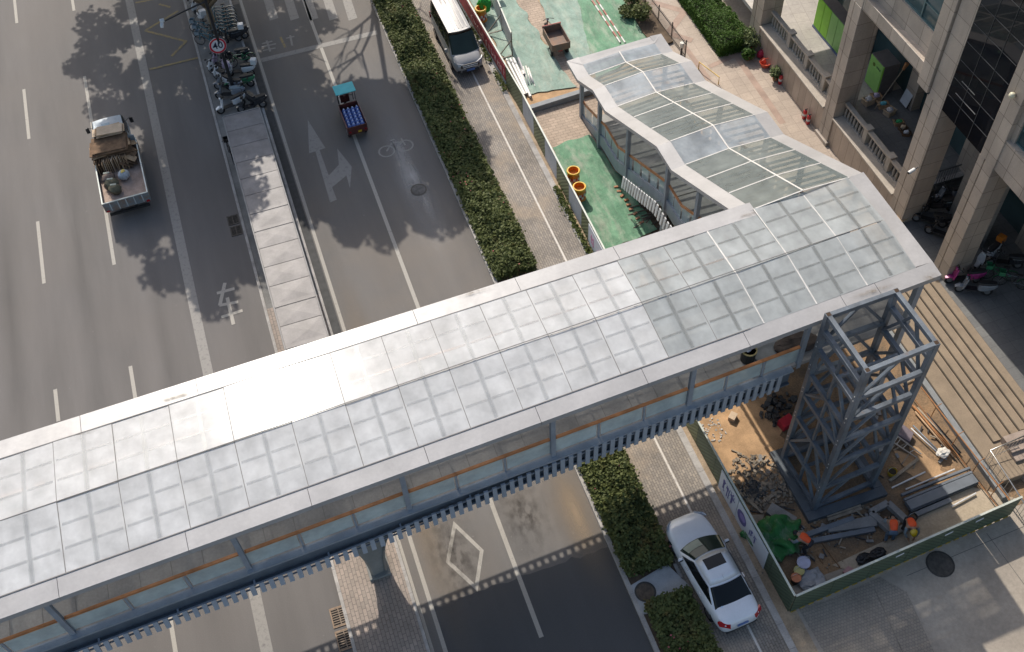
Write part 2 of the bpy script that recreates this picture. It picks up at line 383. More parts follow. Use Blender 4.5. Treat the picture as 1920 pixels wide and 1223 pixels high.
for i, (a, b_, c, d) in enumerate(fl): m.poly([(x, y, 0.006 + 0.002 * i) for x, y in stroke(SL(a, b_), SL(c, d), 0.12)])
struct('bus_lane_lettering', m, M_white2)
marks('yellow_tick', [stroke(SL(945, 355), SL(995, 455), 0.14)], M_yellow)
D7 = lambda x, y: g2(600 + x / 2.7171, 773 + y / 2.7171)
out = [D7(680, 555), D7(834, 703), D7(803, 915), D7(641, 765)]
cx = sum(p[0] for p in out) / 4; cy = sum(p[1] for p in out) / 4
inn = [(cx + (x - cx) * 0.79, cy + (y - cy) * 0.79) for x, y in out]
marks('diamond_marking', [[out[i], out[(i + 1) % 4], inn[(i + 1) % 4], inn[i]] for i in range(4)], M_white)
# bicycle symbol
m = MB(); bc = g(745, 278)
def flatring(m, c, r, w, z, n=22):
    for i in range(n):
        a, e = 2 * math.pi * i / n, 2 * math.pi * (i + 1) / n
        m.poly([(c[0] + q * math.cos(t), c[1] + q * math.sin(t), z) for q, t in ((r, a), (r + w, a), (r + w, e), (r, e))])
p1 = g(725, 284); p2 = g(760, 273)
flatring(m, p1, 0.36, 0.09, 0.006); flatring(m, p2, 0.36, 0.09, 0.006)
for i, (a, c) in enumerate((((725, 284), (735, 268)), ((735, 268), (755, 266)), ((755, 266), (742, 280)), ((742, 280), (735, 268)), ((760, 273), (752, 260)), ((732, 264), (740, 262)))):
    m.poly([(x, y, 0.008 + .002 * i) for x, y in stroke(g2(*a), g2(*c), 0.09)])
struct('bicycle_marking', m, M_white2)
marks('sidewalk_line', [line(12.0, -60, 120, 0.085)], wearpaint('sidewalk_white_line', (0.62, 0.58, 0.52), (0.25, 0.22, 0.2), 0.36), 0.106)
# pale cement dust spilled on the side road, with its own ragged outline
def blot(cx, cy, rx, ry, seed, n=70, rot=0.0):
    pts = []
    for i in range(n):
        t = 2 * math.pi * i / n; k = 1 + 0.55 * noise.noise(Vector((math.cos(t) * 1.6 + seed, math.sin(t) * 1.6, seed * .3))) + 0.22 * noise.noise(Vector((math.cos(t) * 6 + seed, math.sin(t) * 6, 2.0)))
        x, y = rx * k * math.cos(t), ry * k * math.sin(t)
        pts.append((cx + x * math.cos(rot) - y * math.sin(rot), cy + x * math.sin(rot) + y * math.cos(rot)))
    return pts
def dustmat(name, col, cut, top, stretch=(1, 0.3, 1), scale=0.9):
    m, nt, b = new_mat(name); out = nt.nodes['Material Output']
    f = noisef(nt, scale, 5, 0.55, stretch); 
    tc = nt.nodes.new('ShaderNodeTexCoord'); gr = nt.nodes.new('ShaderNodeTexGradient'); gr.gradient_type = 'QUADRATIC_SPHERE'
    mp = nt.nodes.new('ShaderNodeMapping'); mp.inputs['Location'].default_value = (-1, -1, 0); mp.inputs['Scale'].default_value = (2, 2, 0)
    L(nt, tc.outputs['Generated'], mp.inputs['Vector']); L(nt, mp.outputs['Vector'], gr.inputs['Vector'])
    k = ramp(nt, [(cut, (0, 0, 0)), (cut + 0.3, (top,) * 3)], f)
    kk = mixc(nt, 1.0, k, gr.outputs['Color'], 'MULTIPLY')
    b.inputs['Base Color'].default_value = c4(col); b.inputs['Roughness'].default_value = 0.95
    tr = nt.nodes.new('ShaderNodeBsdfTransparent'); mx = nt.nodes.new('ShaderNodeMixShader'); L(nt, kk, mx.inputs[0]); L(nt, tr.outputs[0], mx.inputs[1]); L(nt, b.outputs[0], mx.inputs[2]); L(nt, mx.outputs[0], out.inputs['Surface'])
    return m
M_dust = dustmat('cement_dust', (0.42, 0.40, 0.38), 0.3, 1.0)
M_oil = dustmat('oil_stain', (0.05, 0.048, 0.046), 0.25, 0.20, (1, .12, 1), .7)
marks('tyre_track', [line(-10.4, 22, 60, 1.6)], M_oil, 0.004); marks('tyre_track_inner', [line(-7.2, 20, 44, 1.5)], M_oil, 0.005); marks('tyre_track_outer', [line(-13.9, 20, 58, 1.8)], M_oil, 0.0045)
marks('dust_stain', [[(x, y) for x, y in line(6.6, 31, 49, 2.6)]], M_dust, 0.014)
M_dust2 = dustmat('brown_dust', (0.30, 0.225, 0.15), 0.2, 0.75)
marks('mud_stain', [line(7.6, 14, 24, 2.4)], M_dust2, 0.016)
marks('gutter_dust', [line(1.6, 12, 38, 2.0)], M_dust2, 0.018)
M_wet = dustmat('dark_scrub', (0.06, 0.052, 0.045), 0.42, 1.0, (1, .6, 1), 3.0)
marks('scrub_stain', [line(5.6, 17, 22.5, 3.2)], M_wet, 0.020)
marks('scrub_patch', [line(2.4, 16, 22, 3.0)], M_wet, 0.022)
# newer asphalt south of the bridge
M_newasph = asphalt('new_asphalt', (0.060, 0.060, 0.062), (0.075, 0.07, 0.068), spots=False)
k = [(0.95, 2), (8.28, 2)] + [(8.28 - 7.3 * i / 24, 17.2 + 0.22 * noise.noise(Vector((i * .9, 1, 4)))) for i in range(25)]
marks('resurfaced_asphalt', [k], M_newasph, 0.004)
# drains and manhole covers
M_iron = pmat('cast_iron', (0.07, 0.065, 0.06), 0.6, 0.6, var=0.3, scale=8)
def drain(px, py, w, l, label, rz=0.0, mat=None, mf=None):
    p = g(px, py)
    t = empty('drain_grate', (p.x, p.y, 0.004), label, 'drain grate', rz, 'drain grates in the gutter')
    f = MB()
    for sx in (-1, 1): f.box((sx * (w / 2), 0, 0.012), (0.05, l + .05, 0.024)); f.box((0, sx * l / 2, 0.012), (w - .05, 0.05, 0.024))
    f.build('frame', mf or M_iron, t)
    s = MB(); s.box((0, 0, 0.003), (w - .05, l - .05, 0.004)); s.build('sump', pmat('drain_dark', (0.012, 0.012, 0.012), 0.9), t)
    q = MB(); n = 8
    for i in range(n): q.box((0, -l / 2 + l * (i + .5) / n, 0.014), (w - .06, l / n * 0.42, 0.018))
    q.box((0, 0, 0.016), (0.04, l - .05, 0.02)); q.build('grating', mat or M_iron, t)
drain(437, 413, 0.52, 0.62, 'upper drain grate in the shaded gutter beside the shelter'); drain(443, 433, 0.52, 0.62, 'lower drain grate in the shaded gutter beside the shelter')
M_rust = pmat('rusty_frame', (0.27, 0.19, 0.13), 0.8, 0.2, var=0.2, scale=6)
drain(637, 1156, 0.62, 0.78, 'upper rusty drain grate by the brick median south of the bridge', 0, pmat('grate_tan', (0.2, 0.15, 0.11), .8), M_rust); drain(648, 1199, 0.62, 0.78, 'lower rusty drain grate by the brick median south of the bridge', 0, pmat('grate_tan', (0.2, 0.15, 0.11), .8), M_rust)
drain(1526, 1207, 0.6, 1.0, 'black drain grate beside the end of the green hoarding', R(4))
def manhole(px, py, r, label, mat, z=0.0):
    p = g(px, py, z); t = empty('manhole_cover', (p.x, p.y, z + 0.004), label, 'manhole cover', 0, 'manhole covers')
    m = MB(); m.lathe((0, 0, 0), [(r, 0), (r, 0.012), (r - .05, 0.016), (r - .06, 0.010)], 28); m.build('frame', M_iron, t)
    m = MB(); m.lathe((0, 0, 0.012), [(r - .07, 0), (r - .08, 0.006)], 28)
    for i in range(7): 
        x = -r * .7 + r * 1.4 * i / 6; h = math.sqrt(max(0.01, (r - .12) ** 2 - x * x)); m.box((x, 0, 0.02), (0.03, 2 * h, 0.008))
    m.build('lid', mat, t)
manhole(1763, 1058, 0.55, 'large dark manhole cover on the shaded concrete forecourt', pmat('lid_dark', (0.085, 0.075, 0.065), 0.7, 0.3, var=.3, scale=5), 0.088)
manhole(785, 356, 0.42, 'round manhole cover in the dusty right lane', pmat('lid_grey', (0.11, 0.105, 0.1), 0.8, .1, var=.3, scale=5), 0.012)
manhole(1210, 1110, 0.42, 'brown manhole cover on the concrete pad in the planting bed', pmat('lid_brown', (0.12, 0.09, 0.065), 0.8, .2, var=.3, scale=5), 0.15)
struct('concrete_pad', MB().prism([g2(*p, .12) for p in ((1183, 1098), (1250, 1058), (1292, 1098), (1222, 1150), (1205, 1152))], 0.09, 0.15), pmat('pad_concrete', (0.36, 0.36, 0.36), 0.9, var=.15, scale=1.5, fine=.1))
# ------------------------------------------------------------------ covered footbridge with stair
M_fascia = pmat('white_metal_fascia', (0.34, 0.332, 0.33), 0.36, 0.0, var=0.10, scale=0.6, fine=0.05, spec=0.4)
nt = M_fascia.node_tree; bump(nt, nt.nodes['Principled BSDF'], noisef(nt, 1.3, 2, 0.5), 0.25, 0.05)
M_steel = pmat('grey_blue_steel', (0.26, 0.29, 0.33), 0.5, 0.1, var=0.1, scale=2, fine=0.06)
M_steelD = pmat('dark_blue_steel', (0.10, 0.125, 0.155), 0.5, 0.1, var=0.15, scale=2, fine=0.06)
M_slat = pmat('slat_steel', (0.33, 0.365, 0.41), 0.5, 0.1, var=0.08, scale=1.5)
M_slatW = pmat('pale_slat_steel', (0.62, 0.62, 0.62), 0.4, 0.1, var=0.08, scale=1.5)
M_wood = pmat('orange_handrail', (0.40, 0.165, 0.06), 0.5, var=0.18, scale=2.5)
M_deck = pmat('deck_sheet', (0.33, 0.315, 0.30), 0.85, var=0.14, scale=0.8, fine=0.1)
M_frost = glassmat('frosted_roof_glass', (0.59, 0.595, 0.595), 0.90, 0.10, 0.10, 0.22, 0.28)
M_mid = glassmat('dusty_roof_glass', (0.45, 0.475, 0.475), 0.82, 0.12, 0.14, 0.25, 0.35)
M_clear = glassmat('clear_roof_glass', (0.29, 0.33, 0.325), 0.54, 0.08, 0.10, 0.2)
M_clear.node_tree.nodes['Transparent BSDF'].inputs['Color'].default_value = (.60, .65, .64, 1)
M_skyl = glassmat('pale_roof_glass', (0.46, 0.51, 0.55), 0.72, 0.10, 0.22, 0.30)
M_rail = glassmat('railing_glass', (0.45, 0.55, 0.58), 0.74, 0.12, 0.12, 0.2)
M_seam = pmat('glazing_bar', (0.55, 0.53, 0.50), 0.5, var=0.1, scale=3)
M_seamD = pmat('dark_glazing_seal', (0.16, 0.155, 0.15), 0.7)
M_conc3 = pmat('pier_concrete', (0.22, 0.225, 0.215), 0.8, var=0.12, scale=1.0, fine=0.08)
SL_ = 0.015
def BZ(x): return SL_ * max(0.0, 14.0 - x)
ZR = lambda x: 9.55 + BZ(x)
ZD = lambda x: 6.60 + BZ(x)
def wpt(px, py, zf):
    x = 0.0
    for _ in range(12): p = g(px, py, zf(x)); x = p.x
    return p
def wline(a, b, zf):
    p = wpt(*a, zf); q = wpt(*b, zf); k = (q.y - p.y) / (q.x - p.x)
    return lambda x: p.y + k * (x - p.x)
yN = wline((0, 827), (1299, 414.7), ZR); yS = wline((0, 1161), (1548, 597), ZR)
ZG = lambda x: ZR(x) + 0.07
gN = wline((99, 829), (1072, 516), ZG); gS = wline((120.7, 1076), (979, 769), ZG)
yC = lambda x: (gN(x) + gS(x)) / 2
RIDGE = 0.20
XW, XE = -17.5, 21.45
JX0 = 15.95                          # where the stair canopy joins
bridge = empty('covered_footbridge', (2.0, 21.0, 0.0), 'white glass-roofed footbridge crossing the road with a covered stair down to the plaza', 'footbridge')
P = lambda mb, name, mat, **k: mb.build(name, mat, bridge, world=True, **k)

# fascia strips in sheets with thin joints
def strip(y0, y1, xs, name, lift=0.06, mat=M_fascia):
    m = MB()
    for a, b in zip(xs[:-1], xs[1:]):
        a2, b2 = a + 0.008, b - 0.008
        for lo, hi in ((0.0, 1.0),):
            pts = [(a2, y0(a2), ZR(a2)), (b2, y0(b2), ZR(b2)), (b2, y1(b2), ZR(b2) + lift), (a2, y1(a2), ZR(a2) + lift)]
            if y1(a2) < y0(a2): pts = pts[::-1]
            n = len(m.v); m.v += [tuple(p) for p in pts] + [(p[0], p[1], p[2] - 0.24) for p in pts]
            m.f += [(n, n + 1, n + 2, n + 3), (n + 7, n + 6, n + 5, n + 4)] + [(n + (i + 1) % 4, n + i, n + 4 + i, n + 4 + (i + 1) % 4) for i in range(4)]
    return P(m, name, mat)
xsS = [XW + 3.9 * i for i in range(10)] + [19.0, XE]
xsN = [XW + 1.2 + 3.9 * i for i in range(-1, 9)]; xsN = [XW] + [x for x in xsN if XW < x < 14.5] + [JX0 + 0.75]
strip(yS, gS, xsS, 'roof_fascia'); strip(yN, gN, xsN, 'roof_fascia')
# east end fascia of the landing roof
m = MB(); y0, y1 = gS(XE), 24.02
m.prism([(XE - 0.72, y0 + 0.008), (XE, y0 - 0.0), (XE, y1 + .25), (XE - 0.72, y1 + .2)], 9.37, 9.60); P(m, 'roof_fascia', M_fascia)

# glass: seams read off the north glass edge
seam = [wpt(px, py, ZG).x for px, py in [(99, 829), (209, 792), (315.4, 757), (418.4, 725.7), (521, 691), (618, 660.6), (714, 630), (806, 600.6), (897.4, 569.3), (985.7, 543.5), (1072.2, 516), (1157, 489), (1243, 461), (1326.7, 435), (1418.7, 400)]]
while seam[0] > XW + 1.9: seam.insert(0, seam[0] - 1.95)
seam += [18.72, XE - 0.70]
def zroof(x, t): return ZG(x) + RIDGE * (1 - abs(2 * t - 1))
M_purshade = glassmat('purlin_shade_strip', (0.40, 0.42, 0.43), 0.15, 0.3, 0.05, 0.0)  # translucent strips painting the purlins' shadow lines onto the glass
M_purshade2 = glassmat('landing_purlin_shade_strip', (0.24, 0.25, 0.24), 0.20, 0.3, 0.06, 0.0)
for m_ in (M_purshade, M_purshade2): m_.node_tree.nodes['Transparent BSDF'].inputs['Color'].default_value = (.97, .97, .97, 1)
lpA = MB(); lpB = MB()
for i, (a, b) in enumerate(zip(seam[:-1], seam[1:])):
    mat = M_frost if b < 11 else M_mid
    for s in (0, 1):
        a2, b2 = a + 0.012, b - 0.012
        lo = (lambda x: gS(x)) if s == 0 else (lambda x: yC(x) + 0.012)
        hi = (lambda x: yC(x) - 0.012) if s == 0 else (lambda x: gN(x))
        if a > 15.2 and s == 1: hi = lambda x: 24.02 + .042 * (x - 16.0)
        z0 = (lambda x: ZG(x)) if s == 0 else (lambda x: ZG(x) + RIDGE)
        z1 = (lambda x: ZG(x) + RIDGE) if s == 0 else (lambda x: ZG(x))
        m = MB(); m.poly([(a2, lo(a2), z0(a2)), (b2, lo(b2), z0(b2)), (b2, hi(b2), z1(b2)), (a2, hi(a2), z1(a2))])
        jt = [random.uniform(-0.010, 0.010) for _ in range(2)]; ju = random.uniform(-.010, .010)
        m.v = [(x, y, z + (jt[0] if k_ in (0, 3) else jt[1]) + (ju if k_ > 1 else 0)) for k_, (x, y, z) in enumerate(m.v)]
        P(m, 'roof_panel', mat)
        A_, B_, C_, D_ = [Vector(p) for p in m.v]
        def pq(u, v): return tuple(A_.lerp(B_, u).lerp(D_.lerp(C_, u), v) + Vector((0, 0, .004)))
        lp_ = lpA if b < 11 else lpB
        for hw, hv, dz in ((.085 / (b - a), .024, 0.0), (.05 / (b - a), .014, .002)):
          pq = lambda u, v: tuple(A_.lerp(B_, u).lerp(D_.lerp(C_, u), v) + Vector((0, 0, .004 + dz)))
          lp_.poly([pq(.5 - hw, .02), pq(.5 + hw, .02), pq(.5 + hw, .98), pq(.5 - hw, .98)])
          for v in (1 / 3, 2 / 3):
            for u0, u1 in ((.03, .49 - hw), (.51 + hw, .97)): lp_.poly([pq(u0, v - hv), pq(u1, v - hv), pq(u1, v + hv), pq(u0, v + hv)])
# seals, ridge, glazing bars, purlins under the glass
sd = MB()
for x in seam[1:-1]:
    t = MB() if x > 14.5 else sd
    for s0, s1 in ((gS, yC), (yC, gN if x < 15.2 else (lambda x: 24.02 + .042 * (x - 16.0)))):
        z0 = ZG(x) + (0 if s0 is gS else RIDGE); z1 = ZG(x) + (RIDGE if s0 is gS else 0)
        t.bar((x, s0(x), z0 - 0.006), (x, s1(x), z1 - 0.006), 0.05 if x > 14.5 else 0.026, 0.02)
    if t is not sd: P(t, 'glazing_bar', M_seam)
sd.bar((XW, yC(XW), ZG(XW) + RIDGE - .004), (XE - .75, yC(XE), ZG(XE) + RIDGE - .004), 0.024, 0.02)
for f_ in (gS, gN): sd.bar((XW, f_(XW), ZG(XW) + .004), (14.0, f_(14.0), ZG(14.0) + .004), 0.035, 0.02)
P(sd, 'glazing_seal', M_seamD)
pu = MB()
for a, b in zip(seam[:-1], seam[1:]):
    xm = (a + b) / 2
    for x, w in ((xm, 0.075),):
        pu.bar((x, gS(x), ZG(x) - 0.09), (x, yC(x), ZG(x) + RIDGE - .09), w, 0.06); pu.bar((x, yC(x), ZG(x) + RIDGE - .09), (x, gN(x), ZG(x) - .09), w, 0.06)
for t in (1 / 6, 1 / 3, 2 / 3, 5 / 6):
    yf = lambda x: gS(x) + (gN(x) - gS(x)) * t
    zz_ = RIDGE * (1 - abs(2 * t - 1)) - 0.10
    pu.bar((XW, yf(XW), ZG(XW) + zz_), (14.0, yf(14.0), ZG(14.0) + zz_), 0.05, 0.05); pu.bar((14.0, yf(14.0), ZG(14.0) + zz_), (XE - .7, yf(XE - .7), ZG(XE) + zz_), 0.05, 0.05)
P(pu, 'purlin', M_steel)
tag(P(lpA, 'purlin_shade_strip', M_purshade), kind='stuff'); tag(P(lpB, 'purlin_shade_strip', M_purshade2), kind='stuff')
# portal frames and columns
colx = [-16.0, -10.3, -4.55, 1.05, 6.4, 11.73, 16.3]
yDS = lambda x: yS(x) + 0.30
yDN = lambda x: yN(x) - 0.75
fr = MB()
for x in colx:
    fr.bar((x, yDS(x), ZR(x) - .32), (x, yC(x), ZR(x) - .12), 0.14, 0.2); fr.bar((x, yC(x), ZR(x) - .12), (x, gN(x) + .2, ZR(x) - .30), 0.14, 0.2)
for a, b in ((yDS, -0.02), (lambda x: gN(x) + .1, 0)):
    fr.bar((XW, a(XW), ZR(XW) - .36), (14, a(14), ZR(14) - .36), 0.12, 0.18); fr.bar((14, a(14), ZR(14) - .36), (21, a(21), ZR(21) - .36), 0.12, 0.18)
P(fr, 'roof_frame', M_steel)
for x in colx:
    for yf in (yDS, lambda x: yDN(x)):
        if yf is not yDS and x > 15: continue
        m = MB(); y = yf(x); zt = ZR(x) - .3; z0 = ZD(x) - 0.2
        m.box((x, y - .07, (z0 + zt) / 2), (0.17, 0.018, zt - z0)); m.box((x, y + .07, (z0 + zt) / 2), (0.17, 0.018, zt - z0)); m.box((x, y, (z0 + zt) / 2), (0.10, 0.13, zt - z0))
        P(m, 'column', M_steel)
m = MB(); x = 20.9
for y in (yS(x) + .3, 23.6):
    m.box((x, y, 4.75), (0.22, 0.22, 9.3))
P(m, 'end_column', M_steel)
# deck
xs = [XW + i * (14.0 - XW) / 20 for i in range(21)] + [15.4, 16.0]
m = MB()
rings = []
for x in xs: rings.append([(x, yDS(x), ZD(x)), (x, yDN(x), ZD(x)), (x, yDN(x), ZD(x) - .18), (x, yDS(x), ZD(x) - .18)])
m.loft(rings); 
m.add([(16.0, yDS(16), 6.595), (21.2, yDS(21), 6.595), (21.2, 24.1, 6.595), (16.0, 24.1, 6.595), (16.0, yDS(16), 6.42), (21.2, yDS(21), 6.42), (21.2, 24.1, 6.42), (16.0, 24.1, 6.42)], [(0, 1, 2, 3), (7, 6, 5, 4), (1, 0, 4, 5), (2, 1, 5, 6), (3, 2, 6, 7), (0, 3, 7, 4)])
P(m, 'deck', M_deck)
m = MB()
for i in range(1, 34):
    x = XW + i * 1.05
    m.bar((x, yDS(x) + .12, ZD(x) + .003), (x, yDN(x) - .12, ZD(x) + .003), 0.02, 0.006)
P(m, 'deck_joint', pmat('deck_joint_dark', (0.24, 0.23, 0.22), 0.9))
# edge girder: light top flange, dark recessed web, lower flange
for yf, sgn in ((yDS, -1), (yDN, 1)):
    m = MB(); w = MB(); tp = MB()
    for a, b in zip(xs[:-1], xs[1:]):
        tp.bar((a, yf(a) + sgn * .10, ZD(a) - .02), (b, yf(b) + sgn * .10, ZD(b) - .02), 0.26, 0.10)
        w.bar((a, yf(a) + sgn * -.02, ZD(a) - .5), (b, yf(b) + sgn * -.02, ZD(b) - .5), 0.16, 0.80)
        m.bar((a, yf(a) + sgn * .02, ZD(a) - .95), (b, yf(b) + sgn * .02, ZD(b) - .95), 0.30, 0.08)
    P(tp, 'edge_channel', M_steel); P(w, 'girder_web', M_steelD); P(m, 'girder_flange', M_steelD)
m = MB()
m.add([(XW, yDS(XW) + .3, ZD(XW) - .3), (15.8, yDS(15.8) + .3, 6.3), (15.8, yDN(15.8) - .3, 6.3), (XW, yDN(XW) - .3, ZD(XW) - .3), (XW, yDS(XW) + 1.2, ZD(XW) - 1.25), (15.8, yDS(15.8) + 1.2, 5.35), (15.8, yDN(15.8) - 1.2, 5.35), (XW, yDN(XW) - 1.2, ZD(XW) - 1.25)],
      [(0, 1, 2, 3), (7, 6, 5, 4), (1, 0, 4, 5), (2, 1, 5, 6), (3, 2, 6, 7), (0, 3, 7, 4)])
P(m, 'box_girder', M_steelD)
# railing: glass panels, posts, orange rail
ra = MB(); gl = []; po = MB()
YR = lambda x: yDS(x) + 0.06
for i, (a, b) in enumerate(zip(colx[:-1], colx[1:])):
    n = 3
    for k in range(n):
        x0 = a + (b - a) * k / n; x1 = a + (b - a) * (k + 1) / n
        for yf in (YR, lambda x: yDN(x) - .06):
            m = MB(); m.add([(x0 + .08, yf(x0), ZD(x0) + .10), (x1 - .08, yf(x1), ZD(x1) + .10), (x1 - .08, yf(x1), ZD(x1) + 1.0), (x0 + .08, yf(x0), ZD(x0) + 1.0)], [(0, 1, 2, 3)])
            P(m, 'railing_glass_panel', M_rail)
            if k: P(MB().box((x0, yf(x0), ZD(x0) + .5), (0.07, 0.05, 1.0)), 'railing_post', M_steel)
for yf in (YR, lambda x: yDN(x) - .06):
    for i, (a, b) in enumerate(zip(colx[:-1], colx[1:])):
        m = MB(); m.bar((a + .10, yf(a) - .03, ZD(a) + 1.08), (b - .10, yf(b) - .03, ZD(b) + 1.08), 0.13, 0.06); P(m, 'handrail', M_wood, bevel=0.015)
# hanging slats: they slide below the deck edge toward the middle of the road
def slatdrop(x):
    t = min(1, max(0, (x + 3) / 13.0)); t = t * t * (3 - 2 * t)
    return 0.72 * (1 - t) - 0.02, 1.05 * t + 0.46 * (1 - t), 0.20 + 0.06 * (1 - t)
x = 15.45; n = 0
while x > -15.9 and n < 100:
    d, h, o = slatdrop(x); zt = ZD(x) - d
    m = MB(); y0 = yDS(x) - o
    m.bar((x, y0 - .02, zt), (x, y0 - .02 - .25 * (1 - h), zt - h), 0.165, 0.07, up=(0, 1, 0)); P(m, 'slat', M_slat)
    x -= 0.325; n += 1
sh = MB(); br = MB()
x = 15.4
while x > -16.5:
    a = x - 0.65; d, h, o = slatdrop(x); d2, h2, o2 = slatdrop(a)
    for t in (0.3, 0.85): sh.bar((x, yDS(x) - o + .05, ZD(x) - d - h * t), (a, yDS(a) - o2 + .05, ZD(a) - d2 - h2 * t), 0.05, 0.05)
    x = a
for x in [-15 + 2.6 * i for i in range(12)]:
    d, h, o = slatdrop(x); br.bar((x, yDS(x), ZD(x) - d - .15), (x, yDS(x) - o, ZD(x) - d - .15), 0.06, 0.08)
P(sh, 'slat_rail', M_slat); P(br, 'slat_bracket', M_slat)
m = MB(); x = 15.4
while x > -17:
    m.box((x, yDN(x) + .3, ZD(x) - .72), (0.165, 0.07, 0.80)); x -= 0.325
xx = XW
while xx < 15:
    m.bar((xx, yDN(xx) + .3, ZD(xx) - 1.13), (xx + 1, yDN(xx + 1) + .3, ZD(xx + 1) - 1.13), 0.09, 0.06); xx += 1
tag(P(m, 'slat_row', M_slat), kind='stuff')
# pier: flared concrete column standing in the median
m = MB(); rings = []
for k in range(11):
    t = k / 10; z = 0.08 + 5.2 * t; fl = t ** 2.2; hx = 0.34 + 1.15 * fl; hy = 0.62 + 0.7 * fl; c = 0.1
    cx, cy = -0.62, 19.75
    rings.append([(cx + a * (hx - (c if i % 2 else 0)), cy + b * (hy - (0 if i % 2 else c)), z) for i, (a, b) in enumerate(((-1, -1), (-1, -1), (1, -1), (1, -1), (1, 1), (1, 1), (-1, 1), (-1, 1)))])
m.loft(rings); P(m, 'pier', M_conc3)
m = MB(); m.bb((-1.05, 19.0, 0.08), (-0.19, 20.5, 0.22)); P(m, 'pier_footing', M_conc3, bevel=.02)

# ---------------- stair and its canopy
SX0, SX1 = 16.0, 21.45
prof = [(42.2, 3.0), (40.66, 2.98), (38.57, 3.96), (36.92, 3.98), (31.16, 6.73), (29.6, 6.74), (24.0, 9.55)]
def ys(y, x): return y + 0.042 * (x - SX0)
def canopy_strip(x0, x1, dz0, dz1, name, mat, th=0.2):
    m = MB()
    for (ya, za), (yb, zb) in zip(prof[:-1], prof[1:]):
        pts = [(x0, ys(yb, x0), zb + dz0), (x1, ys(yb, x1), zb + dz1), (x1, ys(ya, x1), za + dz1), (x0, ys(ya, x0), za + dz0)]
        n = len(m.v); m.v += pts + [(p[0], p[1], p[2] - th) for p in pts]
        m.f += [(n, n + 1, n + 2, n + 3), (n + 7, n + 6, n + 5, n + 4)] + [(n + (i + 1) % 4, n + i, n + 4 + i, n + 4 + (i + 1) % 4) for i in range(4)]
    return P(m, name, mat)
canopy_strip(SX0, SX0 + .66, 0, .05, 'canopy_fascia', M_fascia); canopy_strip(SX1 - .66, SX1, .05, 0, 'canopy_fascia', M_fascia)
m = MB(); y = 42.2
m.add([(SX0, ys(y, SX0) + .0, 3.004), (SX1, ys(y, SX1), 3.004), (SX1 - .66, ys(y - .66, SX1), 3.054), (SX0 + .66, ys(y - .66, SX0), 3.054)], [(0, 1, 2, 3)])
m.bb((SX0 + .66, 41.6, 2.86), (SX1 - .66, 42.15, 3.03)); P(m, 'canopy_fascia', M_fascia)
GX0, GX1 = SX0 + .66, SX1 - .66; GC = (GX0 + GX1) / 2
def zc(x): return 0.06 + 0.14 * (1 - abs((x - GC) / (GX1 - GC)))
rows = [1, 1, 1, 3, 1, 3]
bars = MB(); ridge = MB(); pur = MB()
for k, ((ya, za), (yb, zb)) in enumerate(zip(prof[:-1], prof[1:])):
    if k == 0: ya = 41.55
    mat = M_skyl if k in (0, 2, 4) else M_clear
    for r in range(rows[k]):
        t0, t1 = r / rows[k], (r + 1) / rows[k]
        p0 = (ya + (yb - ya) * t0, za + (zb - za) * t0); p1 = (ya + (yb - ya) * t1, za + (zb - za) * t1)
        for x0, x1 in ((GX0, GC - .012), (GC + .012, GX1)):
            m = MB(); m.poly([(x0, ys(p1[0] + .012, x0), p1[1] + zc(x0)), (x1, ys(p1[0] + .012, x1), p1[1] + zc(x1)), (x1, ys(p0[0] - .012, x1), p0[1] + zc(x1)), (x0, ys(p0[0] - .012, x0), p0[1] + zc(x0))])
            P(m, 'canopy_glass', mat)
        for x0, x1 in ((GX0, GC), (GC, GX1)):
            P(MB().bar((x0, ys(p1[0], x0), p1[1] + zc(x0)), (x1, ys(p1[0], x1), p1[1] + zc(x1)), 0.045, 0.025), 'canopy_bar', M_seam)
        for q in (.25, .5, .75):
            yy = p0[0] + (p1[0] - p0[0]) * q; z_ = p0[1] + (p1[1] - p0[1]) * q
            pur.bar((GX0, ys(yy, GX0), z_ - .06), (GC, ys(yy, GC), z_ + .08), 0.10, 0.06); pur.bar((GC, ys(yy, GC), z_ + .08), (GX1, ys(yy, GX1), z_ - .06), 0.10, 0.06)
    ridge.bar((GC, ys(yb, GC), zb + zc(GC) + .012), (GC, ys(ya, GC), za + zc(GC) + .012), 0.07, 0.03)
P(ridge, 'canopy_ridge', M_seam); P(pur, 'canopy_purlin', M_steelD)
# stair proper: floor profile 2.95 m under the canopy
M_tread = pmat('grey_stair_tread', (0.27, 0.265, 0.255), 0.8, var=0.15, scale=1.5, fine=.1)
fp = [(40.5, 0.12), (37.75, 1.02), (36.15, 1.02), (30.6, 3.76), (29.1, 3.76), (23.7, 6.6)]
TX0, TX1 = SX0 + .45, SX1 - .45
m = MB()
for k, ((ya, za), (yb, zb)) in enumerate(zip(fp[:-1], fp[1:])):
    if abs(zb - za) < .01:
        m.bb((TX0, yb - .02, za - .2), (TX1, ya + .02, za))
    else:
        n = round((zb - za) / 0.155); dy = (yb - ya) / n
        for i in range(n):
            z1 = za + (zb - za) * (i + 1) / n; y0 = ya + dy * i; y1 = y0 + dy
            m.bb((TX0, y1 - .03, z1 - .22), (TX1, y0, z1))
P(m, 'stair_flight', M_tread)
m = MB()
fpx = [(40.9, 0.1)] + fp
for xx in (TX0 - .06, TX1 + .06):
    rings = []
    for y, z in fpx: rings.append([(xx - .05, y, z + .25), (xx + .05, y, z + .25), (xx + .05, y, max(.05, z - .5)), (xx - .05, y, max(.05, z - .5))])
    m.loft(rings)
P(m, 'stringer', M_steel)
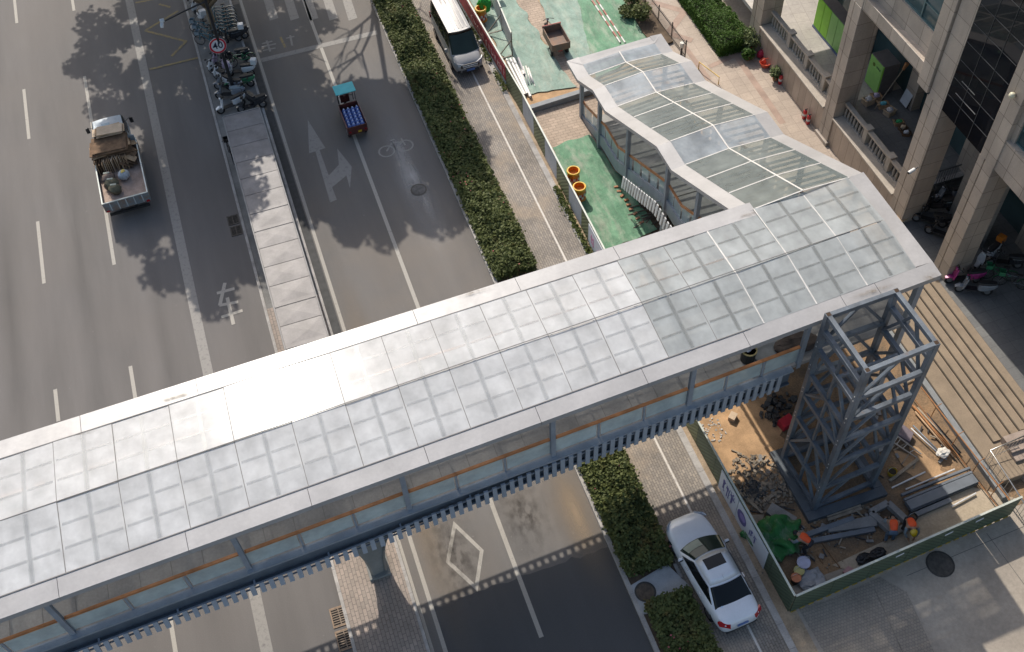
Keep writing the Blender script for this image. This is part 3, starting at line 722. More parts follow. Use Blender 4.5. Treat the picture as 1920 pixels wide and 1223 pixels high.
for xx in (TX0 - .02, TX1 + .02):
    rr = MB(); pts = [(41.0, 0.12)] + [(y, z) for y, z in fp]
    pts = [(xx, y, z + 1.1) for y, z in pts]
    for a, b in zip(pts[:-1], pts[1:]):
        rr.bar(a, (b[0], b[1] - .02, b[2]), 0.10, 0.10); 
        n = max(1, round(abs(b[1] - a[1]) / 0.95))
        for i in range(n):
            p = Vector(a).lerp(Vector(b), i / n + .02); q = Vector(a).lerp(Vector(b), (i + 1) / n - .02)
            mm = MB(); mm.poly([(p.x, p.y, p.z - .95), (q.x, q.y, q.z - .95), (q.x, q.y, q.z - .08), (p.x, p.y, p.z - .08)]); P(mm, 'stair_glass_panel', M_rail)
    P(rr, 'stair_handrail', M_wood, bevel=.02)
for y, zt, z0 in ((40.9, 2.9, 0.1), (38.4, 3.8, 0.1), (34.8, 4.9, 1.3), (30.5, 6.6, 0.1), (27.6, 7.6, 4.3), (24.6, 9.2, 0.1)):
    for xx in (TX0 - .1, TX1 + .1):
        if y < 25 and xx > 18: continue
        mm = MB(); mm.box((xx, y, (zt + z0) / 2), (0.18, 0.20, zt - z0)); P(mm, 'column', M_steel)
# pale hanging slats along the west side of the middle flights
def slatrow(y):  # floor height along the stair
    for (ya, za), (yb, zb) in zip(fp[:-1], fp[1:]):
        if yb <= y <= ya: return za + (zb - za) * (ya - y) / (ya - yb)
    return fp[-1][1]
y = 34.2; n = 0
while y > 24.6:
    z = slatrow(y)
    mm = MB(); xo = 15.92
    mm.bar((xo + .03, y, z + .02), (xo - .05, y, z - .68), 0.15, 0.05, up=(1, 0, 0)); P(mm, 'slat', M_slatW)
    y -= 0.29; n += 1
mm = MB()
pts = [(15.98, yy, slatrow(yy) - .45) for yy in (34.3, 30.6, 29.1, 27, 24.5)]
for a, b in zip(pts[:-1], pts[1:]): mm.bar(a, b, 0.05, 0.10)
for yy in (33, 31, 29, 27, 25): mm.bar((15.98, yy, slatrow(yy) - .2), (16.4, yy, slatrow(yy) - .2), 0.05, 0.05)
P(mm, 'slat_rail', M_steel)
# grime: leaf litter and rust smears lodged in the roof corners are part of the fascia's look
M_grime = dustmat('roof_grime', (0.16, 0.12, 0.075), 0.35, 0.85, (1, 1, 1), 5.0)
for (px, py, l, w_, zf) in ((1405, 402, 1.6, .3, 9.64), (1745, 520, .9, .6, 9.62), (1640, 545, 2.4, .3, 9.64), (330, 745, 2.2, .35, 10.45), (890, 548, 2.0, .3, 9.98), (140, 820, 2.0, .4, 10.6), (545, 690, 1.6, .4, 10.3)):
    p = wpt(px, py, lambda x: ZR(x) + .06); zf = ZR(p.x) + .075
    P(MB().poly([(p.x - l / 2, p.y - w_ / 2, zf), (p.x + l / 2, p.y - w_ / 2, zf), (p.x + l / 2, p.y + w_ / 2, zf), (p.x - l / 2, p.y + w_ / 2, zf)]), 'grime', M_grime)

# ------------------------------------------------------------------ steel lift tower frame
tw = empty('lift_tower_frame', (17.9, 17.1, 0.0), 'bare grey steel frame of an unfinished lift tower standing in the construction pit', 'steel tower')
T = lambda mb, name, mat=None, **k: mb.build(name, mat or M_tower, tw, world=True, **k)
M_tower = pmat('primed_tower_steel', (0.118, 0.138, 0.162), 0.5, 0.1, var=0.28, scale=1.3, fine=0.12)
nt = M_tower.node_tree; _b = nt.nodes['Principled BSDF']; _l = _b.inputs['Base Color'].links[0].from_socket
_k = ramp(nt, [(0.60, (0, 0, 0)), (0.74, (0.75,) * 3)], noisef(nt, 2.6, 5, 0.7)); L(nt, mixc(nt, _k, _l, (0.15, 0.10, 0.07)), _b.inputs['Base Color'])
M_towerD = pmat('dark_base_steel', (0.085, 0.10, 0.115), 0.6, 0.1, var=0.2, scale=1.6)
cF, cL, cR, cB = (16.60, 15.80), (16.55, 18.30), (19.30, 15.98), (19.24, 18.40)
for c in (cF, cL, cR, cB):
    m = MB(); m.box((c[0], c[1], 5.15), (0.21, 0.21, 9.9)); 
    col = T(m, 'column', bevel=.015)
    m = MB(); m.bb((c[0] - .075, c[1] - .075, 10.08), (c[0] + .075, c[1] + .075, 10.104)); m.build('open_end', pmat('rust_open_end', (0.05, 0.028, 0.015), .9), col)
def beam(a, b, z0, z1, w=0.17, h=0.2, name='beam', off=0.1):
    m = MB(); A = Vector((a[0], a[1], z0)); B = Vector((b[0], b[1], z1)); d = (B - A); d.z = 0; d.normalize()
    m.bar(A + d * off, B - d * off, w, h); return T(m, name, bevel=.012)
levFR = [10.0, 8.4, 7.0, 5.5, 3.8, 2.0, .45]; levLF = [10.0, 9.2, 8.1, 6.5, 5.2, 3.6, 1.8, .45]
for z in levFR: beam(cF, cR, z, z)
for z in levLF: beam(cL, cF, z, z)
for z in (10.0, 9.2, 7.9, 6.4, 5.0, 3.5, 1.8, .45): beam(cB, cR, z, z)
for z in (10.0, 8.3, 6.5, 5.0, 3.3, 1.7, .45): beam(cL, cB, z, z)
def brace(a, b, z0, z1): return beam(a, b, z0, z1, 0.11, 0.11, 'brace', 0.12)
mid = lambda a, b, t=.5: (a[0] + (b[0] - a[0]) * t, a[1] + (b[1] - a[1]) * t)
for a, b in zip(levFR[:-1], levFR[1:]): brace(cF, mid(cF, cR, .52), b + .12, a - .1)
for i, (a, b) in enumerate(zip(levLF[2:-1], levLF[3:])): brace(mid(cF, cL, .45), cF, a - .1, b + .1)
for i, (a, b) in enumerate(zip(levLF[2:-1], levLF[3:])): brace(cL, mid(cF, cL, .5), b + .1, a - .1) if i % 2 else None
for i, (a, b) in enumerate(((10, 7.9), (7.9, 6.4), (6.4, 5.0), (5, 3.5), (3.5, 1.8))): brace(cB, mid(cB, cR, .5), b + .1, a - .1); brace(mid(cB, cR, .5), cR, a - .1, b + .1)
for i, (a, b) in enumerate(((10, 8.3), (8.3, 6.5), (6.5, 5.0), (5, 3.3), (3.3, 1.7))): brace(mid(cL, cB, .5), cB, a - .1, b + .1); brace(cL, mid(cL, cB, .5), b + .1, a - .1)
for i, (a, b) in enumerate(zip(levLF[2:-1], levLF[3:])): beam(mid(cF, cL, .55), mid(cF, cL, .55), a - .1, b + .1, .09, .09, 'brace', 0) if False else None
for (a, b, z) in ((mid(cL, cF), mid(cB, cR), 8.1), (mid(cL, cF), mid(cB, cR), 5.2), (mid(cL, cF), mid(cB, cR), 1.8), (mid(cF, cR), mid(cL, cB), 6.5), (mid(cF, cR), mid(cL, cB), 3.6)): beam(a, b, z - .22, z - .22, .12, .14)
for i, (a, b) in enumerate(zip(levLF[1:-1], levLF[2:])):
    p = mid(cL, cF, .5); q = MB(); q.bar((p[0], p[1], b + .1), (p[0], p[1], a - .1), .10, .10); T(q, 'brace')
m = MB()
x0, x1, y0, y1 = 16.15, 19.7, 15.35, 18.75
m.bb((x0, y0, .05), (x1, y0 + .4, .32)); m.bb((x0, y0 + .4, .05), (x0 + .4, y1, .32)); m.bb((x1 - .4, y0 + .4, .05), (x1, y1, .32)); m.bb((x0 + .4, y1 - .4, .05), (x1 - .4, y1, .32))
T(m, 'base_frame', M_towerD, bevel=.02)
m = MB()
for c in (cF, cL, cR, cB):
    for z in (8.4, 7.0, 5.5, 3.8, 2.0):
        for d in (-.13, .13): m.box((c[0] + (-.11 if c in (cF, cL) else .11), c[1], z + d), (0.02, 0.04, 0.05))
T(m, 'bolt_plate', pmat('bright_bolt', (0.6, 0.6, 0.58), .4, .5))
# ------------------------------------------------------------------ stone-clad office building with portico and terrace
M_stone = panelmat('granite_cladding', (0.385, 0.33, 0.28), 'yz', 1.1, 0.95)
M_stoneP = panelmat('podium_cladding', (0.36, 0.29, 0.235), 'yz', 0.62, 2.4, joint=0.4)
M_trim = pmat('pale_stone_trim', (0.38, 0.33, 0.275), 0.7, var=0.12, scale=1.5, fine=0.1)
M_balu = pmat('baluster_stone', (0.30, 0.27, 0.235), 0.75, var=0.15, scale=2, fine=0.12)
M_grey = panelmat('grey_wall_tile', (0.27, 0.265, 0.255), 'xy', 1.2, 0.8, joint=0.5)
def darkglass(name, col, rough=0.03, spec=0.4):
    m, nt, b = new_mat(name); f = noisef(nt, 0.5, 3, 0.5); c = ramp(nt, [(0.3, tuple(x * .7 for x in col)), (0.7, tuple(x * 1.3 for x in col))], f)
    L(nt, c, b.inputs['Base Color']); b.inputs['Roughness'].default_value = rough; b.inputs['Specular IOR Level'].default_value = spec
    bump(nt, b, noisef(nt, 0.35, 1, 0.4), 0.08, 0.06); return m
M_dglass = darkglass('dark_curtain_glass', (0.008, 0.009, 0.012), 0.03, 0.25)
M_wglass = darkglass('teal_window_glass', (0.05, 0.085, 0.09), 0.04)
M_tealf = pmat('teal_window_frame', (0.10, 0.17, 0.18), 0.4, 0.3, var=.1)
M_mull = pmat('mullion_grey', (0.10, 0.105, 0.11), 0.4, 0.5)
bld = empty('office_building', (28.0, 30.0, 0.0), 'tall stone-clad building with a columned portico, dark glass bay and balustraded terrace', 'building')
B = lambda mb, name, mat, par=None, **k: mb.build(name, mat, par or bld, world=True, **k)
FX = 27.4
# podium and terrace
m = MB(); m.bb((27.45, 28.6, 0), (27.75, 43.4, 1.82)); B(m, 'podium_wall', M_stoneP)
m = MB(); m.bb((27.30, 35.20, 1.82), (28.15, 42.25, 1.93)); m.bb((27.34, 28.62, 1.82), (28.15, 34.28, 1.93)); B(m, 'podium_ledge', M_trim, bevel=.015)
m = MB(); m.bb((27.75, 35.2, 1.5), (33.0, 50, 1.72)); B(m, 'terrace_floor', M_terr)
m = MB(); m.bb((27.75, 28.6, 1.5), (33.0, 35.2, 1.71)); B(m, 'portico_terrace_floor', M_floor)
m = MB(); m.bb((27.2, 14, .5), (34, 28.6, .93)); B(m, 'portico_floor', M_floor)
# balustrades: posts, rail, balusters as pieces of each run
def baluster_mb(x, y):
    b = MB(); b.lathe((x, y, 1.93), [(.075, 0), (.075, .06), (.045, .09), (.085, .26), (.075, .36), (.04, .58), (.038, .66), (.07, .70), (.07, .74)], 8); return b
def balustrade(ya, yb, posts):
    rail = MB(); rail.bb((27.86, ya, 2.67), (28.10, yb, 2.80)); rl = B(rail, 'balustrade', M_trim, bevel=.012)
    foot = MB(); foot.bb((27.88, ya, 1.931), (28.08, yb, 1.97)); B(foot, 'foot_rail', M_balu, rl)
    for y in posts:
        q = MB(); q.bb((27.84, y - .15, 1.93), (28.12, y + .15, 2.84)); q.bb((27.79, y - .2, 2.84), (28.17, y + .2, 2.92)); B(q, 'balustrade_post', M_trim, rl, bevel=.01)
    y = ya + .2; proto = None
    while y < yb - .1:
        if all(abs(y - p) > .24 for p in posts):
            b = baluster_mb(0, 0)
            if proto is None: proto = b.build('baluster', M_balu, rl, smooth=True); c = proto
            else: c = proto.copy(); COL.objects.link(c); c.parent = rl
            c.location = Vector((27.98, y, 0)) - worldloc(rl)
        y += .265
balustrade(35.22, 42.2, [36.4, 38.2, 40.1])
balustrade(28.64, 34.26, [30.1, 32.2])
# columns
def column(x0, x1, y0, y1, z0, z1, name='column', groove=True):
    m = MB()
    if groove:
        gy = y0 + (y1 - y0) * .62; 
        m.bb((x0, y0, z0), (x1, gy - .02, z1)); m.bb((x0 + .05, gy - .02, z0), (x1, gy + .02, z1)); m.bb((x0 + .01, gy + .02, z0), (x1, y1, z1))
    else: m.bb((x0, y0, z0), (x1, y1, z1))
    return B(m, name, M_stone, bevel=.012)
column(FX - .02, 28.6, 34.30, 35.20, 0.0, 8.55)
m = MB(); m.bb((FX - .14, 34.18, 0.0), (28.7, 35.32, .32)); B(m, 'column_base', M_stone, bevel=.015)
column(FX, 28.55, 27.52, 28.60, 0.0, 8.1)
column(FX, 28.6, 23.75, 24.70, 0.0, 8.1); column(FX - .02, 28.6, 42.3, 43.4, 0.0, 8.55)
m = MB(); m.bb((FX - .10, 23.65, .9), (28.7, 24.8, 1.7)); 
# upper facade
m = MB(); m.bb((FX, 27.52, 8.1), (28.0, 28.50, 22)); m.bb((FX + .07, 28.50, 8.1), (28.0, 28.56, 22)); m.bb((FX - .10, 28.56, 8.2), (28.0, 29.32, 22)); B(m, 'pilaster', M_stone, bevel=.015)
m = MB(); m.bb((FX, 23.75, 8.1), (28.0, 24.66, 22)); B(m, 'pilaster', M_stone, bevel=.015)
m = MB(); m.bb((FX, 34.30, 8.55), (28.0, 35.2, 22)); m.bb((FX, 42.3, 8.55), (27.79, 43.4, 22)); B(m, 'pilaster', M_stone, bevel=.015)
m = MB(); m.bb((FX + .03, 29.32, 8.5), (28.2, 34.30, 9.17)); m.bb((FX + .03, 35.2, 8.62), (28.2, 46.6, 9.17)); B(m, 'beam', M_stone, bevel=.012)
m = MB(); m.bb((27.80, 29.32, 9.17), (28.2, 34.30, 10.25)); m.bb((27.80, 35.2, 9.17), (28.2, 46.6, 10.25)); B(m, 'spandrel_wall', M_stone)
m = MB(); m.bb((27.9, 29.32, 13.1), (28.3, 34.3, 22)); m.bb((27.9, 35.2, 13.1), (28.3, 46.6, 22)); B(m, 'upper_wall', M_stone)
def window(y0, y1, z0, z1, x, n, par=None):
    f = MB()
    for i in range(n + 1):
        y = y0 + (y1 - y0) * i / n; f.bb((x - .05, y - .035, z0), (x + .05, y + .035, z1))
    for z in (z0 + .03, z0 + (z1 - z0) * .28, z1 - .03): f.bb((x - .045, y0 + .035, z - .03), (x + .045, y1 - .035, z + .03))
    w = B(f, 'window', M_tealf); p = MB(); p.bb((x + .01, y0, z0), (x + .03, y1, z1)); B(p, 'pane', M_wglass, w); return w
window(29.36, 34.28, 10.25, 13.1, 27.95, 3); window(35.22, 46.5, 10.25, 13.1, 27.95, 8)
m = MB(); m.bb((FX + .02, 24.66, 8.1), (27.7, 27.52, 22)); dgb = B(m, 'glass_bay', M_dglass)
m = MB()
for z in (9.0, 9.9, 10.8, 11.7, 12.6, 13.5, 14.6): m.bb((FX + .002, 24.70, z - .008), (FX + .022, 27.48, z + .008))
for y in (25.6, 26.55): m.bb((FX - .0, 25.6 if y < 26 else y, 8.12), (FX + .021, (25.6 if y < 26 else y) + .016, 21.9))
B(m, 'glazing_line', M_mull, dgb)
m = MB(); m.bb((FX + .002, 26.1, 10.05), (FX + .03, 27.0, 10.075)); m.bb((FX + .002, 25.7, 9.35), (FX + .03, 27.1, 9.375)); B(m, 'glazing_trim', pmat('trim_silver', (.35, .36, .36), .4, .6), dgb)
# south wing beyond the third column
m = MB(); m.bb((FX + .05, 6, 8.05), (28.2, 23.75, 9.62)); B(m, 'beam', M_stone)
window(8, 23.5, 9.62, 12.2, 27.75, 9)
m = MB(); m.bb((FX + .05, 6, 12.2), (28.2, 23.75, 22)); B(m, 'upper_wall', M_stone)
m = MB(); m.bb((27.62, 23.5, 9.62), (28.2, 23.75, 12.2)); B(m, 'window_reveal', M_stone)
# soffits, rear walls, rear columns
m = MB(); m.bb((28.2, 6, 8.2), (33, 28.6, 8.4)); m.bb((28.2, 28.6, 8.62), (33, 46.6, 8.82)); B(m, 'soffit', pmat('soffit_grey', (0.25, 0.24, 0.23), .8))
m = MB(); m.bb((32.2, 6, .9), (32.5, 30, 8.2)); m.bb((31.9, 28.6, 1.7), (32.2, 50, 8.62)); B(m, 'rear_glass_wall', M_wglass)
for y, x, z0, z1 in ((24.2, 31.7, .9, 8.2), (20.5, 31.7, .9, 8.2), (17.0, 31.7, .9, 8.2), (33.9, 31.4, 1.7, 8.62), (38.6, 31.4, 1.7, 8.6), (42.6, 31.4, 1.7, 8.6), (29.0, 31.4, 1.7, 8.6)): B(MB().bb((x, y - .4, z0), (x + .7, y + .4, z1)), 'rear_column', M_stone)
for lo_, hi_ in (((28.6, 24.0, 6.9), (31.7, 24.5, 7.9)), ((28.6, 34.4, 7.4), (31.4, 35.0, 8.6)), ((28.5, 28.0, 6.6), (31.4, 28.5, 8.1))): B(MB().bb(lo_, hi_), 'cross_beam', M_stone)
m = MB(); m.bb((29.9, 24.9, .93), (30.2, 27.3, 8.2)); B(m, 'ramp_wall', M_grey)
m = MB(); m.bb((28.56, 28.62, 0.9), (31.9, 28.9, 1.72)); B(m, 'terrace_side_wall', M_grey)
m = MB()
for x in [28.7 + .14 * i for i in range(15)]: m.bar((x, 28.5, 1.75), (x, 28.5, 2.75), .02, .02)
m.bar((28.62, 28.5, 2.75), (30.8, 28.5, 2.75), .05, .05); m.bar((28.62, 28.5, 1.85), (30.8, 28.5, 1.85), .04, .04); B(m, 'ramp_railing', M_mull)
m = MB(); m.bb((33, 6, 0), (45, 50, 22)); B(m, 'main_block', M_stone)
m = MB(); m.bb((27.4, 6, 22), (45, 50, 22.4)); B(m, 'roof', M_grey)
# broad stair with its flank wall
stp = empty('broad_stair', (25.8, 21.0, 0.0), 'broad sunlit tan stone steps rising from the pit edge to the portico', 'stairs')
for_ = MB(); m = MB(); ri = MB()
x = 24.15; z = 0.42; w_ = 0.78; y0, y1 = 13.9, 26.9
edges = []
while z < 0.92:
    m.bb((x, 15.9 if z > .5 else 14.2, 0.0), (27.25, y1, z)); edges.append((x, z)); x += w_; w_ = 0.385; z += 0.083
m.build('step', M_step, stp, world=True)
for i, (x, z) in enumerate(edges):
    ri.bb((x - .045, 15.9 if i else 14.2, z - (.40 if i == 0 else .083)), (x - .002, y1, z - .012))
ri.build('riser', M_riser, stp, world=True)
m = MB(); m.bb((23.85, 13.6, -.02), (24.12, 26.9, .36)); m.build('flank_wall', pmat('flank_grey', (0.23, 0.24, 0.245), .8, var=.12), stp, world=True)
# lower flight beside the handrail
m = MB(); 
for i in range(6): m.bb((25.2 + .0 * i, 15.85 - .36 * (i + 1), 0.0), (29, 15.85 - .36 * i, 0.80 - .13 * i))
m.build('lower_flight', pmat('pinkish_stair_stone', (0.34, 0.27, 0.225), .75, var=.15, fine=.1), stp, world=True)
# steel handrail at the end of the stair
M_chrome = pmat('brushed_steel', (0.55, 0.54, 0.52), 0.3, 0.8, var=.08)
hr = empty('steel_handrail', (24.9, 15.0, .4), 'brushed steel handrail bending round the lower end of the tan steps', 'handrail')
pts = [g(1921, 817, 1.5), g(1857, 845, 1.4), g(1915, 935, 1.1), g(1950, 990, .9)]
m = MB(); m.tube(pts, .03, 8); m.build('rail', M_chrome, hr, world=True, smooth=True)
m = MB()
for a, b in zip(pts[:-1], pts[1:]):
    for i in range(8):
        p = a.lerp(b, i / 8); m.cyl((p.x, p.y, p.z - .02), (p.x, p.y, max(.08, p.z - .95)), .012, n=6)
m.tube([p - Vector((0, 0, .75)) for p in pts], .016, 6)
m.build('baluster_rods', M_chrome, hr, world=True)
# small fittings on the columns
cc = empty('security_camera', g(1719, 316, 0) * 0 + Vector((27.25, 27.67, 4.5)), 'white security camera on the stone column under the dark glass bay', 'security camera')
m = MB(); m.cyl((0, 0, 0), (-.34, -.08, -.05), .085, .085, 12); m.build('housing', pmat('camera_white', (.75, .75, .73), .4), cc, smooth=False, bevel=.01)
m = MB(); m.cyl((-.341, -.08, -.05), (-.36, -.085, -.053), .06, .06, 12); m.build('lens', M_dglass, cc)
m = MB(); m.cyl((.0, 0, 0), (.14, .0, .06), .03, .03, 8); m.build('bracket', M_mull, cc)
wl = empty('wall_lamp', (27.36, 24.19, 11.64), 'small cream globe lamp on the stone pilaster beside the dark glass', 'wall lamp')
m = MB(); m.lathe((-.12, 0, 0), [(.02, -.13), (.10, -.09), (.13, 0), (.10, .09), (.02, .13)], 12); m.build('globe', pmat('lamp_cream', (.62, .58, .42), .4), wl, smooth=True)
m = MB(); m.cyl((0.04, 0, -.02), (-.06, 0, -.02), .05, .05, 8); m.build('bracket', M_mull, wl)
# brick pier with a cardboard sheet on top
bp = empty('brick_pier', (*g2(1690, 412, 0.9), .0), 'stub of orange brick pier with a cardboard lid at the corner of the column', 'brick pier')
m = MB(); m.bb((-.22, -.22, 0.0), (.22, .22, 1.15)); m.build('pier', brickmat('red_brick', (.28, .12, .07), (.22, .10, .06), (.2, .17, .15), .24, .075, 0, .01, .2), bp)
m = MB(); m.box((0, 0, 1.175), (.62, .56, .04), R(14)); m.build('lid', pmat('cardboard_tan', (.46, .32, .18), .85, var=.1), bp)
# ------------------------------------------------------------------ vehicles
def paint(name, col, rough=0.25, coat=0.6, metal=0.0, var=0.05):
    return pmat(name, col, rough, metal, var=var, scale=1.2, coat=coat, fine=0.03)
M_tyre = pmat('tyre_rubber', (0.018, 0.018, 0.019), 0.85, var=.2, scale=6)
M_rim = pmat('wheel_rim', (0.35, 0.35, 0.36), 0.3, 0.8)
M_black = pmat('black_plastic', (0.02, 0.02, 0.022), 0.5, var=.2)
M_cglass = darkglass('car_window_glass', (0.008, 0.010, 0.011), 0.05, .28)
M_wsg = darkglass('windscreen_glass', (0.020, 0.032, 0.026), 0.05, .28)
M_redl = pmat('tail_light_red', (0.35, 0.012, 0.02), 0.2, coat=.5)
M_lamp = pmat('headlight_clear', (0.45, 0.46, 0.48), 0.1, 0.3, coat=.8, var=.15, scale=20)
M_plate = pmat('blue_plate', (0.06, 0.13, 0.35), 0.5)
M_chr = pmat('chrome_trim', (0.6, 0.6, 0.6), 0.15, 0.9)
def body_ring(y, w, zb, zt, crown=0.03, sh=0.72):
    zs = zb + (zt - zb) * sh
    r = [(0, zb), (w * .80, zb), (w * .96, zb + .07), (w, zb + (zs - zb) * .55), (w * .985, zs), (w * .90, zt - .015), (w * .62, zt + crown * .7), (0, zt + crown)]
    return [(x, y, z) for x, z in r] + [(-x, y, z) for x, z in r[-2:0:-1]]
def loop(yr, yf, w, z, bf, brr, wr=None, wf=None):
    # horizontal outline of a cabin: front edge bulging bf, rear edge bulging brr
    wf = wf or w; wr = wr or w
    pts = []
    for i in range(7):
        u = -1 + 2 * i / 6; pts.append((u * wf * -1, yf + bf * (1 - u * u), z))          # front, right(+x) to left? built -x last
    for t in (.2, .4, .6, .8): pts.append((-(wf + (w - wf) * min(1, 2 * t) + (wr - w) * max(0, 2 * t - 1)), yf + (yr - yf) * t, z))
    for i in range(7):
        u = -1 + 2 * i / 6; pts.append((u * wr, yr - brr * (1 - u * u), z))
    for t in (.8, .6, .4, .2): pts.append(((wf + (w - wf) * min(1, 2 * t) + (wr - w) * max(0, 2 * t - 1)), yf + (yr - yf) * t, z))
    return pts
def patch(lo, hi, idx, a=0.06, b=0.94, off=0.008, u0=0.0, u1=1.0):
    # glass pane lying on a cabin face between two outlines
    n = len(lo); cols = []
    ids = idx
    m = len(ids)
    def at(P_, u):
        f = u * (m - 1); i = min(m - 2, int(f)); t = f - i
        return Vector(P_[ids[i]]).lerp(Vector(P_[ids[i + 1]]), t)
    K = 10; V = []
    for k in range(K + 1):
        u = u0 + (u1 - u0) * k / K; p, q = at(lo, u), at(hi, u)
        V.append((p.lerp(q, a), p.lerp(q, b)))
    c = sum((Vector(p) for p in lo), Vector()) / n
    mb = MB(); vs = []
    for p, q in V:
        for w_ in (p, q):
            d = Vector((w_.x - c.x * .2, w_.y - c.y, 0)); 
            vs.append(w_)
    # offset along face normals
    fs = [(2 * k, 2 * k + 2, 2 * k + 3, 2 * k + 1) for k in range(K)]
    nn = Vector()
    for f in fs: 
        a_, b_, c_ = vs[f[0]], vs[f[1]], vs[f[2]]; nn += (b_ - a_).cross(c_ - a_)
    nn.normalize()
    mid_ = sum(vs, Vector()) / len(vs); 
    if nn.dot(mid_ - Vector((c.x, c.y, c.z))) < 0: nn = -nn; fs = [f[::-1] for f in fs]
    vs = [p + nn * off for p in vs] + [p + nn * (off - .02) for p in vs]; N_ = len(V) * 2
    fs = fs + [(N_, N_ + 1, 1, 0), (2 * K + 1, N_ + 2 * K + 1, N_ + 2 * K, 2 * K)]
    return mb.add(vs, fs)
def wheel(par, x, y, r, w, side, hub=M_rim):
    m = MB(); ax = Matrix.Rotation(R(90), 3, 'Y')
    m.lathe((x, y, r), [(r * .62, -w / 2), (r * .93, -w / 2), (r, -w * .32), (r, w * .32), (r * .93, w / 2), (r * .62, w / 2)], 20, ax)
    o = m.build('wheel', M_tyre, par, smooth=False)
    h = MB(); h.lathe((x + side * w * .42, y, r), [(r * .6, -.03), (r * .6, .02), (r * .2, .035), (r * .1, .035)] if side > 0 else [(r * .1, -.035), (r * .2, -.035), (r * .6, -.02), (r * .6, .03)], 12, ax)
    h.build('rim', hub, o); return o
FRONT = list(range(0, 7)); LEFT = [6, 7, 8, 9, 10, 11]; REAR = list(range(11, 18)); RIGHT = [17, 18, 19, 20, 21, 0]

# white saloon car parked on the sidewalk
M_wcar = paint('white_car_paint', (0.66, 0.68, 0.72))
def sedan():
    c0 = Vector((11.50, 14.72, 0.105))
    t = empty('white_saloon_car', c0, 'white four-door saloon car with sunroof parked on the brick sidewalk beside the poster hoarding', 'car', R(3.5))
    st = [(-2.46, .50, .42, .70, 0), (-2.42, .72, .32, .92, .01), (-2.28, .84, .26, 1.02, .02), (-1.9, .90, .22, 1.07, .03), (-1.2, .925, .20, 1.04, .03), (-.3, .93, .20, 1.0, .03), (.7, .925, .20, .98, .04), (1.2, .92, .20, .97, .05), (1.7, .90, .22, .91, .06), (2.1, .84, .26, .82, .05), (2.34, .68, .32, .70, .03), (2.44, .45, .40, .58, 0)]
    m = MB(); m.loft([body_ring(*s) for s in st]); m.build('body', M_wcar, t, smooth=True, subsurf=2)
    lo = loop(-1.72, .98, .86, .98, .20, .10, .78, .86); hi = loop(-.92, .18, .68, 1.46, .10, .06, .64, .66)
    mid = [tuple(Vector(a).lerp(Vector(b), .55) + Vector((a[0] * .045, 0, .02))) for a, b in zip(lo, hi)]
    m = MB(); m.loft([lo, mid, hi], caps=False)
    r2 = [((x) * .6, (y + .35) * .6 - .35, 1.49) for x, y, z in hi]; m.loft([hi, r2]); m.build('roof', M_wcar, t, smooth=True)
    patch(lo, hi, FRONT, .05, .95, .03).build('windscreen', M_wsg, t, smooth=True)
    patch(lo, hi, FRONT, .10, .50, .042, .50, .93).build('sunshade', pmat('dash_sunshade', (.30, .33, .27), .6), t)
    patch(lo, hi, REAR, .06, .93, .03).build('rear_window', M_cglass, t, smooth=True)
    patch(lo, hi, LEFT, .10, .90, .045, .07, .93).build('side_window', M_cglass, t, smooth=True); patch(lo, hi, RIGHT, .10, .90, .045, .07, .93).build('side_window', M_cglass, t, smooth=True)
    m = MB(); m.box((0, -.12, 1.487), (.80, .46, .022)); s = m.build('sunroof', M_cglass, t, bevel=.03)
    m = MB(); m.prism([(-.02, -.84), (.02, -.84), (.01, -.70), (-.01, -.70)], 1.47, 1.53); m.build('antenna', M_wcar, t)
    m = MB(); m.add([(-.63, .62, 1.155), (-.12, .80, 1.10), (-.08, .60, 1.19), (-.40, .40, 1.26)], [(0, 1, 2, 3)]); 
    for s in (-1, 1):
        m = MB(); m.box((s * 1.0, .62, 1.0), (.20, .12, .13)); mr = m.build('wing_mirror', M_wcar, t, bevel=.04)
        m = MB(); m.box((s * 1.0, .556, 1.0), (.16, .012, .10)); m.build('mirror_glass', M_cglass, mr)
        m = MB(); q = [(s * .50, -2.37, .93), (s * .83, -2.10, .96), (s * .865, -2.06, .86), (s * .85, -2.2, .80), (s * .52, -2.44, .80)]
        q = [(a, b - .01, c + .01) for a, b, c in q]; q2 = [(a * 1.05, b - .05, c + .015) for a, b, c in q]; m.loft([q, q2]) ; m.build('tail_light', M_redl, t)
        m = MB(); q = [(s * .50, 2.33, .72), (s * .78, 2.12, .84), (s * .86, 1.96, .84), (s * .86, 2.0, .72), (s * .60, 2.34, .62)]; q2 = [(a * 1.02, b + .03, c + .01) for a, b, c in q]; m.loft([q, q2]); m.build('headlight', M_lamp, t)
        for yy in (.35, -.72):
            m = MB(); m.box((s * .935, yy - .1, .88), (.03, .20, .03)); m.build('door_handle', M_chr, t, bevel=.008)
        for yy in (-1.5, 1.45): wheel(t, s * .79, yy, .33, .22, s)
    m = MB(); m.box((0, -2.475, .74), (.46, .02, .13)); m.build('number_plate', M_plate, t)
    m = MB(); m.box((0, 2.42, .46), (.9, .06, .2)); m.build('grille', M_black, t, bevel=.02)
    m = MB(); m.box((0, -2.40, .36), (1.3, .12, .12)); m.build('rear_valance', M_black, t, bevel=.03)
    m = MB(); m.cyl((-.50, -1.72, 1.06), (-.50, -1.725, 1.07), .06, n=12); m.build('window_sticker', pmat('sticker_pale', (.5, .6, .7), .5), t)
sedan()

